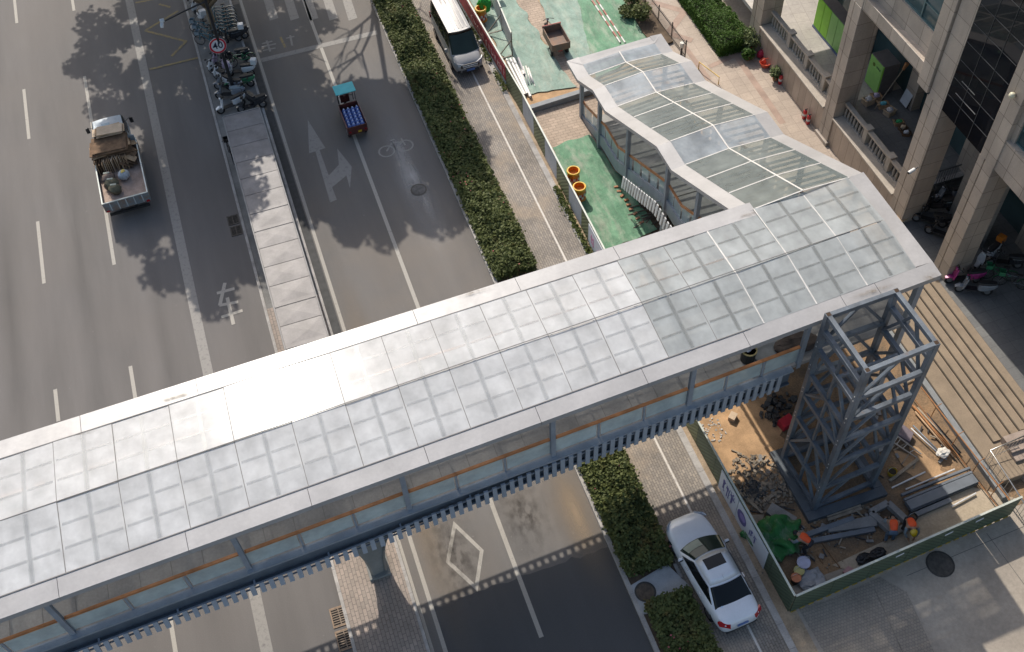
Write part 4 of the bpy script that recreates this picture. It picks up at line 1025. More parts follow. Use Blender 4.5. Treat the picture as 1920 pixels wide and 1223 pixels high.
# silver van facing the camera
M_silver = pmat('silver_van_paint', (0.31, 0.30, 0.29), 0.42, 0.15, var=.07, scale=1.0, coat=.25)
def van():
    t = empty('silver_van', (11.82, 48.75, 0.105), 'silver passenger van facing the camera on the brick sidewalk beside the hedge', 'van', R(180 + 0.5))
    st = [(-2.5, .70, .34, 1.1, 0), (-2.46, .82, .28, 1.16, 0), (-2.0, .86, .24, 1.18, 0), (0, .87, .24, 1.16, 0), (1.2, .865, .24, 1.14, .01), (1.65, .86, .24, 1.13, .03), (2.05, .83, .26, 1.0, .05), (2.34, .76, .28, .86, .04), (2.46, .60, .34, .66, .02)]
    m = MB(); m.loft([body_ring(*s) for s in st]); m.build('body', M_silver, t, smooth=True, subsurf=2)
    lo = loop(-2.46, 1.70, .85, 1.08, .16, .03, .82, .83); hi = loop(-2.36, .86, .72, 1.93, .10, .03, .72, .71)
    m = MB(); m.loft([lo, hi], caps=False); r2 = [(x * .86, y * .97 - .02, 1.985) for x, y, z in hi]; m.loft([hi, r2]); m.build('roof', M_silver, t); shade_auto(t.children[-1], 40)
    patch(lo, hi, FRONT, .05, .93, .012, .02, .98).build('windscreen', M_wsg, t, smooth=True)
    patch(lo, hi, REAR, .25, .9, .012, .08, .92).build('rear_window', M_cglass, t)
    for s, F in ((-1, LEFT), (1, RIGHT)):
        a, b = (.0, 1.0)
        for u0, u1 in ((.06, .24), (.28, .55), (.60, .93)) if F is LEFT else ((.07, .40), (.45, .72), (.76, .94)):
            patch(lo, hi, F, .22, .85, .012, u0, u1).build('side_window', M_cglass, t)
        m = MB(); m.box((s * 1.0, 1.30, 1.20), (.18, .12, .26)); mr = m.build('wing_mirror', M_silver, t, bevel=.05); m = MB(); m.box((s * 1.0, 1.235, 1.20), (.14, .012, .2)); m.build('mirror_glass', M_chr, mr)
        m = MB(); q = [(s * .36, 2.36, .84), (s * .70, 2.22, .92), (s * .80, 2.02, .95), (s * .82, 2.06, .80), (s * .62, 2.34, .72)]; m.loft([q, [(a * 1.03, b + .10, c + .04) for a, b, c in q]]); m.build('headlight', M_lamp, t)
        m = MB(); m.box((s * .64, 2.42, .47), (.2, .06, .12)); m.build('fog_lamp', M_black, t, bevel=.02)
        m = MB(); m.box((s * .80, -2.49, .95), (.1, .04, .4)); m.build('tail_light', M_redl, t)
        for yy in (-1.5, 1.45): wheel(t, s * .78, yy, .33, .2, s)
    m = MB()
    for i in range(5):
        x = -.48 + .24 * i; m.bar((x, -2.2, 1.995), (x, .68, 1.99), .06, .035)
    m.build('roof_rib', M_silver, t, bevel=.008)
    m = MB(); m.box((0, 2.475, .81), (.92, .08, .045)); m.box((0, 2.50, .72), (.84, .08, .045)); g_ = m.build('grille', M_chr, t, bevel=.015)
    m = MB(); m.box((0, 2.435, .765), (1.06, .10, .22)); m.build('grille_backing', M_black, g_, bevel=.03)
    m = MB(); m.box((0, 2.50, .44), (1.0, .08, .14)); m.build('bumper_intake', M_black, t, bevel=.02)
    m = MB(); m.box((0, 2.555, .55), (.46, .02, .13)); m.build('number_plate', M_plate, t)
    m = MB(); m.bar((-.1, 1.74, 1.15), (.55, 1.62, 1.22), .03, .03); m.bar((-.62, 1.66, 1.15), (.0, 1.6, 1.25), .03, .03); m.build('wiper', M_black, t)
van()

# flatbed lorry with a cardboard load
M_wtruck = pmat('chalky_truck_paint', (0.40, 0.45, 0.48), 0.5, var=.15, scale=1.5, fine=.1)
M_rim2 = pmat('pale_bed_rim', (0.58, 0.60, 0.54), 0.6, var=.2, scale=3, fine=.1)
M_bedw = pmat('rusty_blue_tailgate', (0.25, 0.29, 0.32), 0.7, var=.3, scale=3, col2=(.20, .12, .07), lo=.42, hi=.7)
M_bedf = pmat('scuffed_bed_floor', (0.36, 0.27, 0.22), 0.8, var=.2, scale=2.2, fine=.12)
TX, TY = -7.56, 45.4
def truck():
    t = empty('flatbed_truck', (TX, TY, 0), 'small white flatbed truck in the left lanes, loaded with flattened cardboard behind its cab', 'truck', R(1.0))
    lo = loop(1.35, 2.86, .86, .75, .06, .0, .86, .86); mdl = loop(1.35, 2.84, .88, 1.35, .08, 0, .88, .86); hi = loop(1.38, 2.55, .80, 2.02, .06, .0, .80, .78)
    m = MB(); m.loft([lo, mdl, hi], caps=False); m.loft([hi, [(x * .9, y * .985 + .03, 2.07) for x, y, z in hi]]); cab = m.build('cab', M_wtruck, t); shade_auto(cab, 40)
    patch(mdl, hi, FRONT, .08, .92, .015).build('windscreen', M_wsg, t)
    for F in (LEFT, RIGHT): patch(mdl, hi, F, .1, .9, .015, .25, .85).build('side_window', M_cglass, t)
    m = MB(); m.box((-.1, 2.0, 2.085), (.42, .34, .03)); m.build('roof_hatch', pmat('hatch_blue', (.25, .36, .43), .5), cab, bevel=.01)
    m = MB()
    for x in (-.66, -.33, .33, .66): m.bar((x, 1.45, 2.08), (x, 2.5, 2.06), .03, .02)
    m.build('roof_rib', M_wtruck, cab)
    for s in (-1, 1):
        m = MB(); m.tube([(s * .84, 2.6, 1.55), (s * 1.12, 2.66, 1.7), (s * 1.12, 2.66, 1.35)], .015, 6); mr = m.build('mirror_arm', M_black, t); m = MB(); m.box((s * 1.14, 2.64, 1.5), (.18, .06, .34)); m.build('wing_mirror', M_black, mr, bevel=.02)
        for yy, r in ((2.1, .36), (-1.6, .36)): wheel(t, s * .82, yy, r, .22, s)
        m = MB(); m.box((s * 1.0, -2.98, .84), (.16, .04, .10)); m.build('tail_light', M_redl, t)
    m = MB(); m.bb((-.42, -2.9, .50), (-.30, 2.3, .68)); m.bb((.30, -2.9, .50), (.42, 2.3, .68)); m.bb((-1.0, -2.95, .45), (1.0, -2.85, .58)); m.build('chassis', M_black, t)
    m = MB(); m.bb((-1.10, -2.9, .86), (1.10, 1.30, .93)); m.build('bed_floor', M_bedf, t)
    zt = 1.36
    for nm, lo_, hi_ in (('side_board', (-1.14, -2.9, .80), (-1.10, 1.3, zt)), ('side_board', (1.10, -2.9, .80), (1.14, 1.3, zt)), ('headboard', (-1.10, 1.26, .93), (1.10, 1.30, 1.65)), ('tailgate', (-1.14, -2.96, .78), (1.14, -2.91, zt))):
        m = MB(); m.bb(lo_, hi_); m.build(nm, M_bedw if nm != 'headboard' else M_wtruck, t)
    m = MB(); m.bb((-1.15, -2.91, zt), (-1.09, 1.3, zt + .035)); m.bb((1.09, -2.91, zt), (1.15, 1.3, zt + .035)); m.bb((-1.15, -2.97, zt), (1.15, -2.91, zt + .035)); m.build('bed_rim', M_rim2, t)
    m = MB(); 
    for x in (-.8, -.4, 0, .4, .8): m.box((x, -2.97, 1.08), (.05, .02, .5))
    m.build('tailgate_rib', M_wtruck, t)
    return t
truck()
M_card = pmat('cardboard', (0.40, 0.27, 0.16), 0.9, var=.15, scale=3, fine=.1); M_card2 = pmat('pale_cardboard', (0.52, 0.40, 0.28), 0.9, var=.12, scale=3, fine=.08); M_card3 = pmat('dark_cardboard', (0.15, 0.09, 0.05), 0.9, var=.3, scale=4, fine=.15)
def cards(name, label, cx, cy, z0, n, mats, spread=.12, sz=(1.0, .7), tilt=.04, group='flattened cardboard on the truck', rz0=0):
    t = empty(name, (cx, cy, z0), label, 'cardboard', 0, group)
    z = 0
    for i in range(n):
        m = MB(); th = random.uniform(.02, .05)
        Q = Matrix.Rotation(rz0 + random.uniform(-.15, .15), 3, 'Z') @ Matrix.Rotation(random.uniform(-tilt, tilt), 3, 'X') @ Matrix.Rotation(random.uniform(-tilt, tilt), 3, 'Y')
        m.box((random.uniform(-spread, spread), random.uniform(-spread, spread), z + th / 2), (sz[0] * random.uniform(.8, 1.1), sz[1] * random.uniform(.8, 1.1), th), M=Q)
        m.build('sheet', random.choice(mats), t); z += th + .004
    return t
cards('cardboard_stack', 'pale flattened cardboard sheets topping the load right behind the cab roof', TX + .02, TY + 1.38, 2.10, 6, [M_card2, M_card2, M_card], .06, (1.5, .62), .03)
cards('cardboard_stack', 'tall dark stack of folded cardboard filling the front of the truck bed', TX - .15, TY + .62, .94, 26, [M_card3, M_card, M_card3], .10, (1.9, 1.15), .05)
t = empty('cardboard_bundle', (TX - .25, TY - .18, .94), 'row of upright cardboard edges standing across the truck bed', 'cardboard', 0, 'flattened cardboard on the truck')
for i in range(19):
    m = MB(); Q = Matrix.Rotation(random.uniform(-.25, .25), 3, 'Z') @ Matrix.Rotation(random.uniform(-.4, .05), 3, 'X'); m.box((-.80 + i * .085, random.uniform(-.08, .08), .36), (.035, .42, .72 + random.uniform(-.1, .12)), M=Q); m.build('sheet', random.choice([M_card, M_card2, M_card3, M_card]), t)
t = empty('cardboard_bundle', (TX + .55, TY + .35, .94), 'slumped dark brown cardboard against the right side of the truck bed', 'cardboard', 0, 'flattened cardboard on the truck')
for i in range(16):
    m = MB(); Q = Matrix.Rotation(random.uniform(-.6, .6), 3, 'Z') @ Matrix.Rotation(random.uniform(.2, .9), 3, 'Y'); m.box((random.uniform(-.2, .25), -.7 + i * .1, .30 + random.uniform(0, .35)), (.7, .35, .03), M=Q); m.build('sheet', random.choice([M_card3, M_card3, M_card]), t)
def lumpy(mb, c, r, seed, n=14, k=12, amp=.18):
    rings = []
    for j in range(1, k):
        th = math.pi * j / k; ring = []
        for i in range(n):
            ph = 2 * math.pi * i / n; d = Vector((math.sin(th) * math.cos(ph), math.sin(th) * math.sin(ph), math.cos(th)))
            q = 1 + amp * noise.noise(d * 2.2 + Vector((seed, seed * 2, 0))); ring.append((c[0] + d.x * r[0] * q, c[1] + d.y * r[1] * q, c[2] + d.z * r[2] * q))
        rings.append(ring[::-1])
    return mb.loft(rings)
M_sack = pmat('olive_sack', (0.13, 0.115, 0.07), 0.85, var=.25, scale=5, fine=.12); M_sack2 = pmat('brown_sack', (0.17, 0.125, 0.10), 0.85, var=.25, scale=5, fine=.12)
for (dx, dy, rx, ry, lab, mt) in ((-.62, -.95, .34, .36, 'brown stuffed sack beside the left board of the truck bed', M_sack2), (-.50, -1.45, .36, .34, 'olive stuffed sack in the middle of three on the truck bed', M_sack), (-.38, -1.92, .32, .28, 'olive sack with a green edge nearest the tailgate on the truck bed', M_sack)):
    m = MB(); lumpy(m, (0, 0, .24), (rx, ry, .26), dx * 7 + dy, amp=.3)
    t = empty('sack', (TX + dx, TY + dy, .935), lab, 'sack', R(-20), 'sacks on the truck bed'); m.build('bag', mt, t, smooth=True)
    m = MB(); m.box((-.05, .1, .495), (.30, .10, .02), R(10)); m.build('strap', pmat('strap_pale', (.42, .44, .36), .7), t)
t = empty('tied_bag', (TX + .16, TY - 1.05, .935), 'round grey-white bag with a yellow scrap on top, on the truck bed', 'bag'); m = MB(); lumpy(m, (0, 0, .27), (.30, .30, .28), 3.3, amp=.2); m.build('bag', pmat('grey_bag', (.38, .40, .42), .6, var=.2, scale=6), t, smooth=True)
m = MB(); m.box((.02, -.02, .545), (.22, .18, .03), R(30)); m.build('scrap', pmat('yellow_scrap', (.55, .42, .10), .7), t)

# motor tricycle with water bottles
M_maroon = pmat('maroon_panel', (0.085, 0.022, 0.02), 0.5, var=.25, scale=4); M_turq = pmat('turquoise_canopy', (0.07, 0.48, 0.50), 0.5, var=.06)
def cargo_trike():
    t = empty('cargo_tricycle', (4.72, 44.6, 0), 'motor tricycle with a turquoise canopy carrying blue water bottles up the side road', 'cargo tricycle', R(1.5))
    m = MB(); m.bb((-.50, -.85, .52), (.50, .95, .58)); m.build('bed_floor', M_maroon, t)
    for lo_, hi_, nm in (((-.53, -.85, .52), (-.50, .95, 1.0), 'side_board'), ((.50, -.85, .52), (.53, .95, 1.0), 'side_board'), ((-.5, .92, .58), (.5, .95, 1.1), 'headboard'), ((-.53, -.89, .48), (.53, -.85, .98), 'tailgate')):
        m = MB(); m.bb(lo_, hi_); m.build(nm, M_maroon, t)
    m = MB(); 
    for z in (1.02, .8): m.bb((-.545, -.89, z - .02), (-.525, .95, z + .015)); m.bb((.525, -.89, z - .02), (.545, .95, z + .015))
    m.build('side_rail', pmat('pinkish_rail', (.22, .13, .14), .5), t)
    m = MB(); m.box((0, 1.22, 1.86), (1.10, .80, .05)); m.build('canopy', M_turq, t, bevel=.02)
    m = MB(); 
    for s in (-1, 1): m.bar((s * .46, .92, .9), (s * .46, .95, 1.84), .03, .03); m.bar((s * .42, 1.55, .7), (s * .42, 1.5, 1.84), .03, .03)
    m.build('canopy_post', M_black, t)
    m = MB(); m.box((0, 1.05, .72), (.62, .34, .14)); m.build('seat', M_black, t, bevel=.04)
    m = MB(); m.tube([(-.40, 1.55, 1.02), (-.2, 1.68, 1.08), (.2, 1.68, 1.08), (.40, 1.55, 1.02)], .02, 8); m.build('handlebar', M_black, t)
    m = MB(); m.bar((0, 1.7, 1.0), (0, 1.92, .36), .10, .10); m.box((0, 1.78, .75), (.5, .06, .5)); m.build('front_fork', M_maroon, t)
    for x, y in ((-.46, -.35), (.46, -.35), (0, 1.95)): wheel(t, x, y, .27, .12, 1 if x >= 0 else -1)
    m = MB(); m.box((.1, -.905, .62), (.20, .02, .12)); m.build('number_plate', pmat('yellow_plate', (.55, .36, .03), .5), t)
    for s in (-1, 1): m = MB(); m.box((s * .42, -.905, .68), (.1, .02, .08)); m.build('tail_light', M_redl, t)
    m = MB(); m.bb((-.45, .85, .4), (.45, 1.7, .47)); m.build('footboard', M_black, t)
cargo_trike()
M_bot = pmat('blue_water_bottle', (0.09, 0.15, 0.40), 0.15, var=.15, scale=8, coat=.5); M_cap = pmat('bottle_cap', (0.45, 0.52, 0.72), .4)
first = None; k = 0
for i in range(4):
    for j in range(6):
        x = -.36 + .24 * i + .01 * (j % 2); y = -.66 + .255 * j
        if first is None:
            b = MB(); b.lathe((0, 0, 0), [(.11, 0), (.12, .03), (.12, .14), (.112, .16), (.12, .18), (.12, .30), (.10, .36), (.035, .40)], 12)
            first = empty('water_bottle', (0, 0, 0), 'blue water cooler bottle standing in the bed of the tricycle', 'water bottle', 0, 'blue water bottles in the tricycle bed')
            b.build('bottle', M_bot, first, smooth=True); c = MB(); c.lathe((0, 0, .395), [(.04, 0), (.04, .06), (.03, .07)], 8); c.build('cap', M_cap, first); o = first
        else: o = copy_tree(first)
        o.location = (4.72 + x, 44.6 + y, .582)
# small dump tricycle in the yard
M_rustbed = pmat('rusty_dump_bed', (0.19, 0.155, 0.135), 0.75, .2, var=.2, scale=3, fine=.12, col2=(.25, .15, .10)); M_redp = pmat('faded_red_paint', (0.40, 0.05, 0.04), 0.5, var=.2)
def dump():
    z0 = .1
    t = empty('dump_tricycle', (17.08, 46.7, .1), 'small red tricycle with an empty rusty dump bed on the yard\'s brick path', 'cargo tricycle', R(-1.5))
    m = MB(); m.bb((-.5, -.8, .58), (.5, .78, .64)); m.build('bed_floor', M_rustbed, t)
    for lo_, hi_ in (((-.54, -.84, .56), (-.5, .82, 1.05)), ((.5, -.84, .56), (.54, .82, 1.05)), ((-.5, -.84, .56), (.5, -.8, 1.0)), ((-.5, .78, .64), (.5, .82, 1.12))):
        m = MB(); m.bb(lo_, hi_); m.build('bed_side', M_rustbed, t)
    m = MB(); m.bb((-.55, .82, .98), (.55, .86, 1.14)); m.build('headboard_rim', M_redp, t)
    m = MB(); m.bb((-.12, -.7, .38), (.12, 1.6, .5)); m.bb((-.3, .9, .4), (.3, 1.35, .62)); m.build('chassis', M_redp, t)
    m = MB(); m.box((0, 1.05, .72), (.36, .3, .1)); m.build('seat', M_black, t, bevel=.03)
    m = MB(); m.tube([(-.32, 1.35, 1.08), (-.12, 1.5, 1.05), (.12, 1.5, 1.05), (.32, 1.35, 1.08)], .018, 8); m.bar((0, 1.5, 1.05), (0, 1.72, .28), .06, .06); m.build('handlebar', M_black, t)
    m = MB(); m.lathe((0, 1.56, .95), [(.05, -.05), (.10, 0), (.05, .05)], 10); m.build('headlight', M_lamp, t)
    for x, y in ((-.46, -.4), (.46, -.4), (0, 1.74)): wheel(t, x, y, .27, .13, 1 if x >= 0 else -1)
dump()

# ------------------------------------------------------------------ scooters and bicycles
def torus(m, c, Rr, r, n=18, k=6, ax='x'):
    rings = []
    for i in range(n):
        a = 2 * math.pi * i / n; ring = []
        for j in range(k):
            b = 2 * math.pi * j / k; q = Rr + r * math.cos(b); ring.append((c[0] + r * math.sin(b), c[1] + q * math.cos(a), c[2] + q * math.sin(a)))
        rings.append(ring)
    rings.append(rings[0]); return m.loft(rings, caps=False)
def scooter(loc, rz, col, label, seat=M_black, box=None, cat='scooter', group='scooters parked in the median', lean=R(6)):
    t = empty('scooter', loc, label, cat, rz, group); t.rotation_euler = (0, lean, rz)
    for y in (-.58, .62):
        m = MB(); torus(m, (0, y, .24), .19, .05); w = m.build('wheel', M_tyre, t, smooth=True); m = MB(); m.cyl((-.04, y, .24), (.04, y, .24), .13, n=10); m.build('rim', M_rim, w)
    m = MB(); m.loft([[(-.17, .55, .34), (.17, .55, .34), (.20, .5, .62), (.13, .42, .90), (-.13, .42, .90), (-.20, .5, .62)], [(-.15, .47, .34), (.15, .47, .34), (.17, .42, .62), (.11, .35, .90), (-.11, .35, .90), (-.17, .42, .62)]]); m.build('front_shield', col, t, bevel=.02)
    m = MB(); m.loft([[(-.07, .45, .44), (.07, .45, .44), (.09, .45, .40), (-.09, .45, .40)], [(-.10, .66, .50), (.10, .66, .50), (.11, .66, .44), (-.11, .66, .44)], [(-.07, .85, .40), (.07, .85, .40), (.08, .85, .36), (-.08, .85, .36)]]); m.build('front_mudguard', col, t)
    m = MB(); m.box((0, .12, .32), (.30, .62, .06)); m.build('footboard', M_black, t, bevel=.02)
    m = MB(); rings = []
    for y, w, z0, z1 in ((-.12, .10, .34, .60), (-.25, .17, .34, .68), (-.55, .19, .42, .72), (-.80, .13, .52, .74), (-.92, .06, .62, .72)): rings.append([(-w, y, z0), (w, y, z0), (w, y, z1), (-w, y, z1)])
    m.loft(rings); m.build('rear_body', col, t, bevel=.03)
    m = MB(); rings = []
    for y, w, z in ((-.06, .10, .74), (-.25, .15, .76), (-.6, .15, .80), (-.85, .10, .82)): rings.append([(-w, y, z - .07), (w, y, z - .07), (w * .85, y, z + .03), (-w * .85, y, z + .03)])
    m.loft(rings); m.build('seat', seat, t, bevel=.02)
    m = MB(); m.tube([(-.34, .28, 1.0), (-.15, .38, 1.02), (.15, .38, 1.02), (.34, .28, 1.0)], .018, 6); m.bar((0, .40, .9), (0, .38, 1.02), .08, .08)
    h = m.build('handlebar', M_black, t)
    m = MB()
    for s in (-1, 1): m.tube([(s * .24, .33, 1.0), (s * .32, .34, 1.18)], .008, 5); m.box((s * .33, .33, 1.2), (.12, .03, .08))
    m.build('mirror', M_black, h)
    m = MB(); m.box((0, .47, .93), (.16, .10, .13)); m.build('headlight', col, t, bevel=.03)
    if box is not None:
        m = MB(); m.box((0, -.88, .98), (.36, .32, .30)); m.build('top_box', box, t, bevel=.03)
    return t
def bicycle(loc, rz, col, label, cat='bicycle', group='bicycles parked in the median', lean=R(5), mud=None):
    t = empty('bicycle', loc, label, cat, rz, group); t.rotation_euler = (0, lean, rz)
    for y in (-.52, .52):
        m = MB(); torus(m, (0, y, .32), .30, .02, 20, 5); w = m.build('wheel', M_tyre, t)
        m = MB()
        for i in range(6):
            a = math.pi * i / 6; d = Vector((0, math.cos(a), math.sin(a))) * .29; m.bar(Vector((0, y, .32)) - d, Vector((0, y, .32)) + d, .006, .006)
        m.build('spokes', M_rim, w)
        m = MB()
        pts = [(0, y + .345 * math.cos(a), .32 + .345 * math.sin(a)) for a in [R(20 + 14 * q) for q in range(11)]]
        for a, b in zip(pts[:-1], pts[1:]): m.bar(a, b, .05, .008)
        m.build('mudguard', mud or col, t)
    m = MB()
    for a, b in (((0, -.52, .32), (0, -.05, .32)), ((0, -.05, .32), (0, -.18, .78)), ((0, -.05, .32), (0, .36, .72)), ((0, -.16, .70), (0, .36, .78)), ((0, .52, .32), (0, .34, .95)), ((0, -.52, .32), (0, -.16, .66))): m.cyl(a, b, .022, n=6)
    m.build('frame', col, t)
    m = MB(); m.box((0, -.20, .84), (.14, .26, .06)); m.build('seat', M_black, t, bevel=.02)
    m = MB(); m.tube([(-.28, .24, 1.0), (-.1, .33, .98), (.1, .33, .98), (.28, .24, 1.0)], .014, 6); m.build('handlebar', M_black, t)
    m = MB(); 
    for (a, b) in (((-.15, .42, .72), (.15, .68, .74)), ): m.bb((-.15, .42, .72), (.15, .68, .735)); m.bb((-.15, .42, .735), (-.14, .68, .93)); m.bb((.14, .42, .735), (.15, .68, .93)); m.bb((-.14, .67, .735), (.14, .68, .93)); m.bb((-.14, .42, .735), (.14, .43, .93))
    m.build('basket', mud or M_black, t)
    return t
cw = paint('scooter_white', (.62, .63, .64)); cb = paint('scooter_black', (.025, .026, .03)); cl = paint('scooter_lilac', (.42, .34, .44)); cp = paint('scooter_pink', (.45, .05, .22)); cg = paint('scooter_green', (.04, .20, .09)); cteal = paint('bike_teal', (.03, .15, .19)); cor = paint('scooter_orange', (.5, .16, .02)); cgr = paint('scooter_grey', (.22, .24, .27)); csil = paint('mudguard_pale', (.22, .27, .30))
def med(px, py): p = g(px, py, .5); return (p.x, p.y, .102)
for (px, py, a, col, lab, st, bx) in (
    (433, 196, 100, cw, 'large white and dark blue scooter next to the end of the metal shelter', M_black, None),
    (472, 196, 88, cb, 'black scooter with a pale stripe at the right end of the shelter', M_black, None),
    (462, 180, 20, cb, 'black scooter in the right row, second from the shelter', M_black, None),
    (450, 133, 70, cw, 'white scooter with a pale top box in the right row', M_black, cw),
    (449, 155, 80, cg, 'black and green scooter below the white one with the top box', M_black, None),
    (414, 122, 35, cl, 'lilac scooter just below the round speed sign', cl, None),
    (404, 136, 25, cw, 'white scooter at the kerb edge below the lilac one', M_black, None),
    (415, 147, 28, cw, 'white scooter with a black seat in the left row below the lilac one', M_black, None),
    (426, 160, 60, cgr, 'grey scooter in the left row, third from the shelter', M_black, None),
    (430, 175, 70, cgr, 'small grey and white scooter in the left row nearest the big white one', csil, None),
    (427, 70, 80, cb, 'black scooter with a white front right of the tree trunk', M_black, cw),
    (440, 68, 95, cb, 'all black scooter at the outer edge right of the tree trunk', M_black, None),
    (440, 105, 75, cb, 'dark scooter right of the round speed sign', M_black, None),
    (370, 26, 15, cw, 'white scooter beside the black pole at the top of the median', M_black, cw)):
    scooter(med(px, py), R(a), col, lab, st, bx)
bl = ['first', 'second', 'third', 'fourth', 'fifth', 'sixth']
for i in range(7): bicycle(med(418 + 1.4 * i - 3, 24 + 6.6 * i), R(82 + random.uniform(-6, 6)), cteal, 'teal shared bicycle in the tight row right of the tree trunk', group='teal bicycles right of the tree trunk', mud=csil, lean=R(14))
for i in range(3): bicycle(med(380 + 5 * i, 52 + 11 * i), R(60 + random.uniform(-8, 8)), cteal, 'teal bicycle left of the black pole beside the kerb', group='teal bicycles left of the pole', mud=csil)
bicycle(med(452, 112), R(95), cg, 'green bicycle lying close to the white top-box scooter')
bicycle(med(418, 100), R(40), cb, 'dark bicycle directly under the round speed sign')
bicycle(g(431, 285, .3)[:2] + () if False else (g(431, 288, .4).x, g(431, 288, .4).y, .102), R(5), cb, 'black bicycle leaning on the left side of the metal shelter')
# bikes by the portico
def prt(px, py): p = g(px, py, 1.35); return (p.x, p.y, .932)
for (px, py, a, col, lab, bx) in (
    (1745, 410, 50, cb, 'dark motor scooter with a round headlight nearest the stone column', None),
    (1762, 385, 70, cb, 'black scooter in the middle of the dim portico row', None),
    (1782, 366, 80, cgr, 'grey scooter farthest inside the dim portico', None),
    (1768, 436, 40, cb, 'black scooter half hidden by the stone pillar', None),
    (1809, 520, 70, cp, 'pink scooter parked below the stone pillar', None),
    (1852, 482, 110, cw, 'white scooter with an orange front in the portico shade', cor),
    (1828, 540, 60, cgr, 'grey scooter with steel racks next to the pink one', None),
    (1886, 490, 60, cb, 'black scooter with a big top box in the portico shade', M_black)):
    scooter(prt(px, py), R(a), col, lab, M_black, bx, group='scooters under the portico')
bicycle(prt(1874, 514), R(60), cg, 'green-wheeled bicycle right of the white scooter', group='bicycles under the portico', mud=cg)
bicycle(prt(1898, 528), R(55), cb, 'dark bicycle with a green rear mudguard at the frame edge', group='bicycles under the portico', mud=cg)
# ------------------------------------------------------------------ median shelter, sign, trees
M_shroof = pmat('dull_shelter_roof', (0.215, 0.20, 0.193), 0.5, 0.0, var=.16, scale=1.2, fine=.08, spec=.25)
sh = empty('median_shelter', (-.8, 37.4, .1), 'long low shelter of folded metal roof sheets along the median, running under the footbridge', 'shelter')
H_ = lambda mb, n, m, **k: mb.build(n, m, sh, world=True, **k)
SX, SXE, SY0, SYE, SZ = -1.76, .10, 26.0, 45.35, 2.4
ny = 16; dy = (SYE - SY0) / ny
for i in range(ny):
    a, b = SY0 + dy * i + .015, SY0 + dy * (i + 1) - .015; mx, my = (SX + SXE) / 2 + random.uniform(-.25, .25), (a + b) / 2
    m = MB(); m.add([(SX, a, SZ), (SXE, a, SZ), (SXE, b, SZ), (SX, b, SZ), (mx, my, SZ + .035)], [(0, 1, 4), (1, 2, 4), (2, 3, 4), (3, 0, 4)])
    m.bb((SX, a, SZ - .06), (SXE, a + .03, SZ - .002)); m.bb((SX, b - .03, SZ - .06), (SXE, b, SZ - .002)); H_(m, 'roof_sheet', M_shroof)
m = MB(); m.bb((SX - .07, SY0, SZ - .16), (SX - .01, SYE, SZ + .02)); m.bb((SXE + .01, SY0, SZ - .16), (SXE + .06, SYE, SZ + .02)); m.bb((SX, SYE, SZ - .16), (SXE, SYE + .05, SZ + .02)); H_(m, 'gutter', pmat('shelter_gutter', (.24, .23, .22), .7))
m = MB(); y = SY0
for i in range(ny):
    if i in (3, 5, 9, 10): H_(MB().bb((SX, SY0 + dy * i - .1, SZ + .003), (SXE, SY0 + dy * i + .1, SZ + .03)), 'joint_cover', M_shroof)
for i in range(0, ny + 1, 2):
    for x in (SX + .1, SXE - .1): m = MB(); m.bb((x - .05, SY0 + dy * i - .05 * (1 if i else -1), .1), (x + .05, SY0 + dy * i + .05, SZ - .06)); H_(m, 'post', M_steelD)
m = MB(); m.bb((SX + .02, SY0, .1), (SX + .05, SYE - .1, 1.1)); H_(m, 'side_panel', pmat('shelter_panel', (.22, .22, .23), .5))
m = MB(); m.bb((-1.3, 26.2, .1), (-.4, 45, .55)); H_(m, 'bench', M_steelD)

sg = empty('speed_sign_post', (-.92, 49.8, .1), 'black post in the median with a round red-rimmed 40 sign and a camera arm', 'road sign')
m = MB(); m.cyl((0, 0, 0), (0, 0, 10.5), .10, .07, 12); m.build('post', M_black, sg)
sd_ = Vector((-.10, -.10, 3.42)); fn = Vector((0.05, -1, .12)).normalized(); rt = fn.cross(Vector((0, 0, 1))).normalized() * -1; up_ = fn.cross(rt) * -1
rt = Vector((1, .05, 0)).normalized(); up_ = fn.cross(rt); up_ = up_ if up_.z > 0 else -up_
SM = Matrix((rt, up_, fn)).transposed()
def disc(c, r0, r1, d0, d1):
    m = MB(); m.lathe(c, [(r0, d0), (r1, d1)], 32, SM); return m
sgn = MB(); sgn.lathe(sd_, [(.46, -.02), (.46, .0)], 32, SM); so = sgn.build('sign_disc', pmat('sign_white', (.62, .62, .62), .4), sg)
m = MB(); n = 36
for i in range(n):
    a, b = 2 * math.pi * i / n, 2 * math.pi * (i + 1) / n
    m.poly([tuple(sd_ + SM @ Vector((q * math.cos(t), q * math.sin(t), .006))) for q, t in ((.345, a), (.445, a), (.445, b), (.345, b))])
m.build('red_ring', pmat('sign_red', (.50, .015, .03), .4), so)
def text_mesh(body, size, mat, name, parent, pos, Q):
    cu = bpy.data.curves.new(name, 'FONT'); cu.body = body; cu.size = size; cu.align_x = 'CENTER'; cu.align_y = 'CENTER'; cu.extrude = .003; cu.offset = 0.004
    o = bpy.data.objects.new('tmp', cu); COL.objects.link(o); dg = bpy.context.evaluated_depsgraph_get()
    me = bpy.data.meshes.new_from_object(o.evaluated_get(dg)); bpy.data.objects.remove(o)
    me.materials.clear(); me.materials.append(mat); me.transform(Matrix.Translation(pos) @ Q.to_4x4())
    r = bpy.data.objects.new(name, me); COL.objects.link(r); r.parent = parent; return r
text_mesh('40', .56, pmat('sign_ink', (.01, .015, .04), .4), 'numerals', so, sd_ + fn * .008, SM)
m = MB(); m.tube([(0, 0, 6.15), (-1.2, -.35, 6.1), (-2.35, -.75, 6.05)], [.05, .04, .03], 8); arm = m.build('camera_arm', M_black, sg)
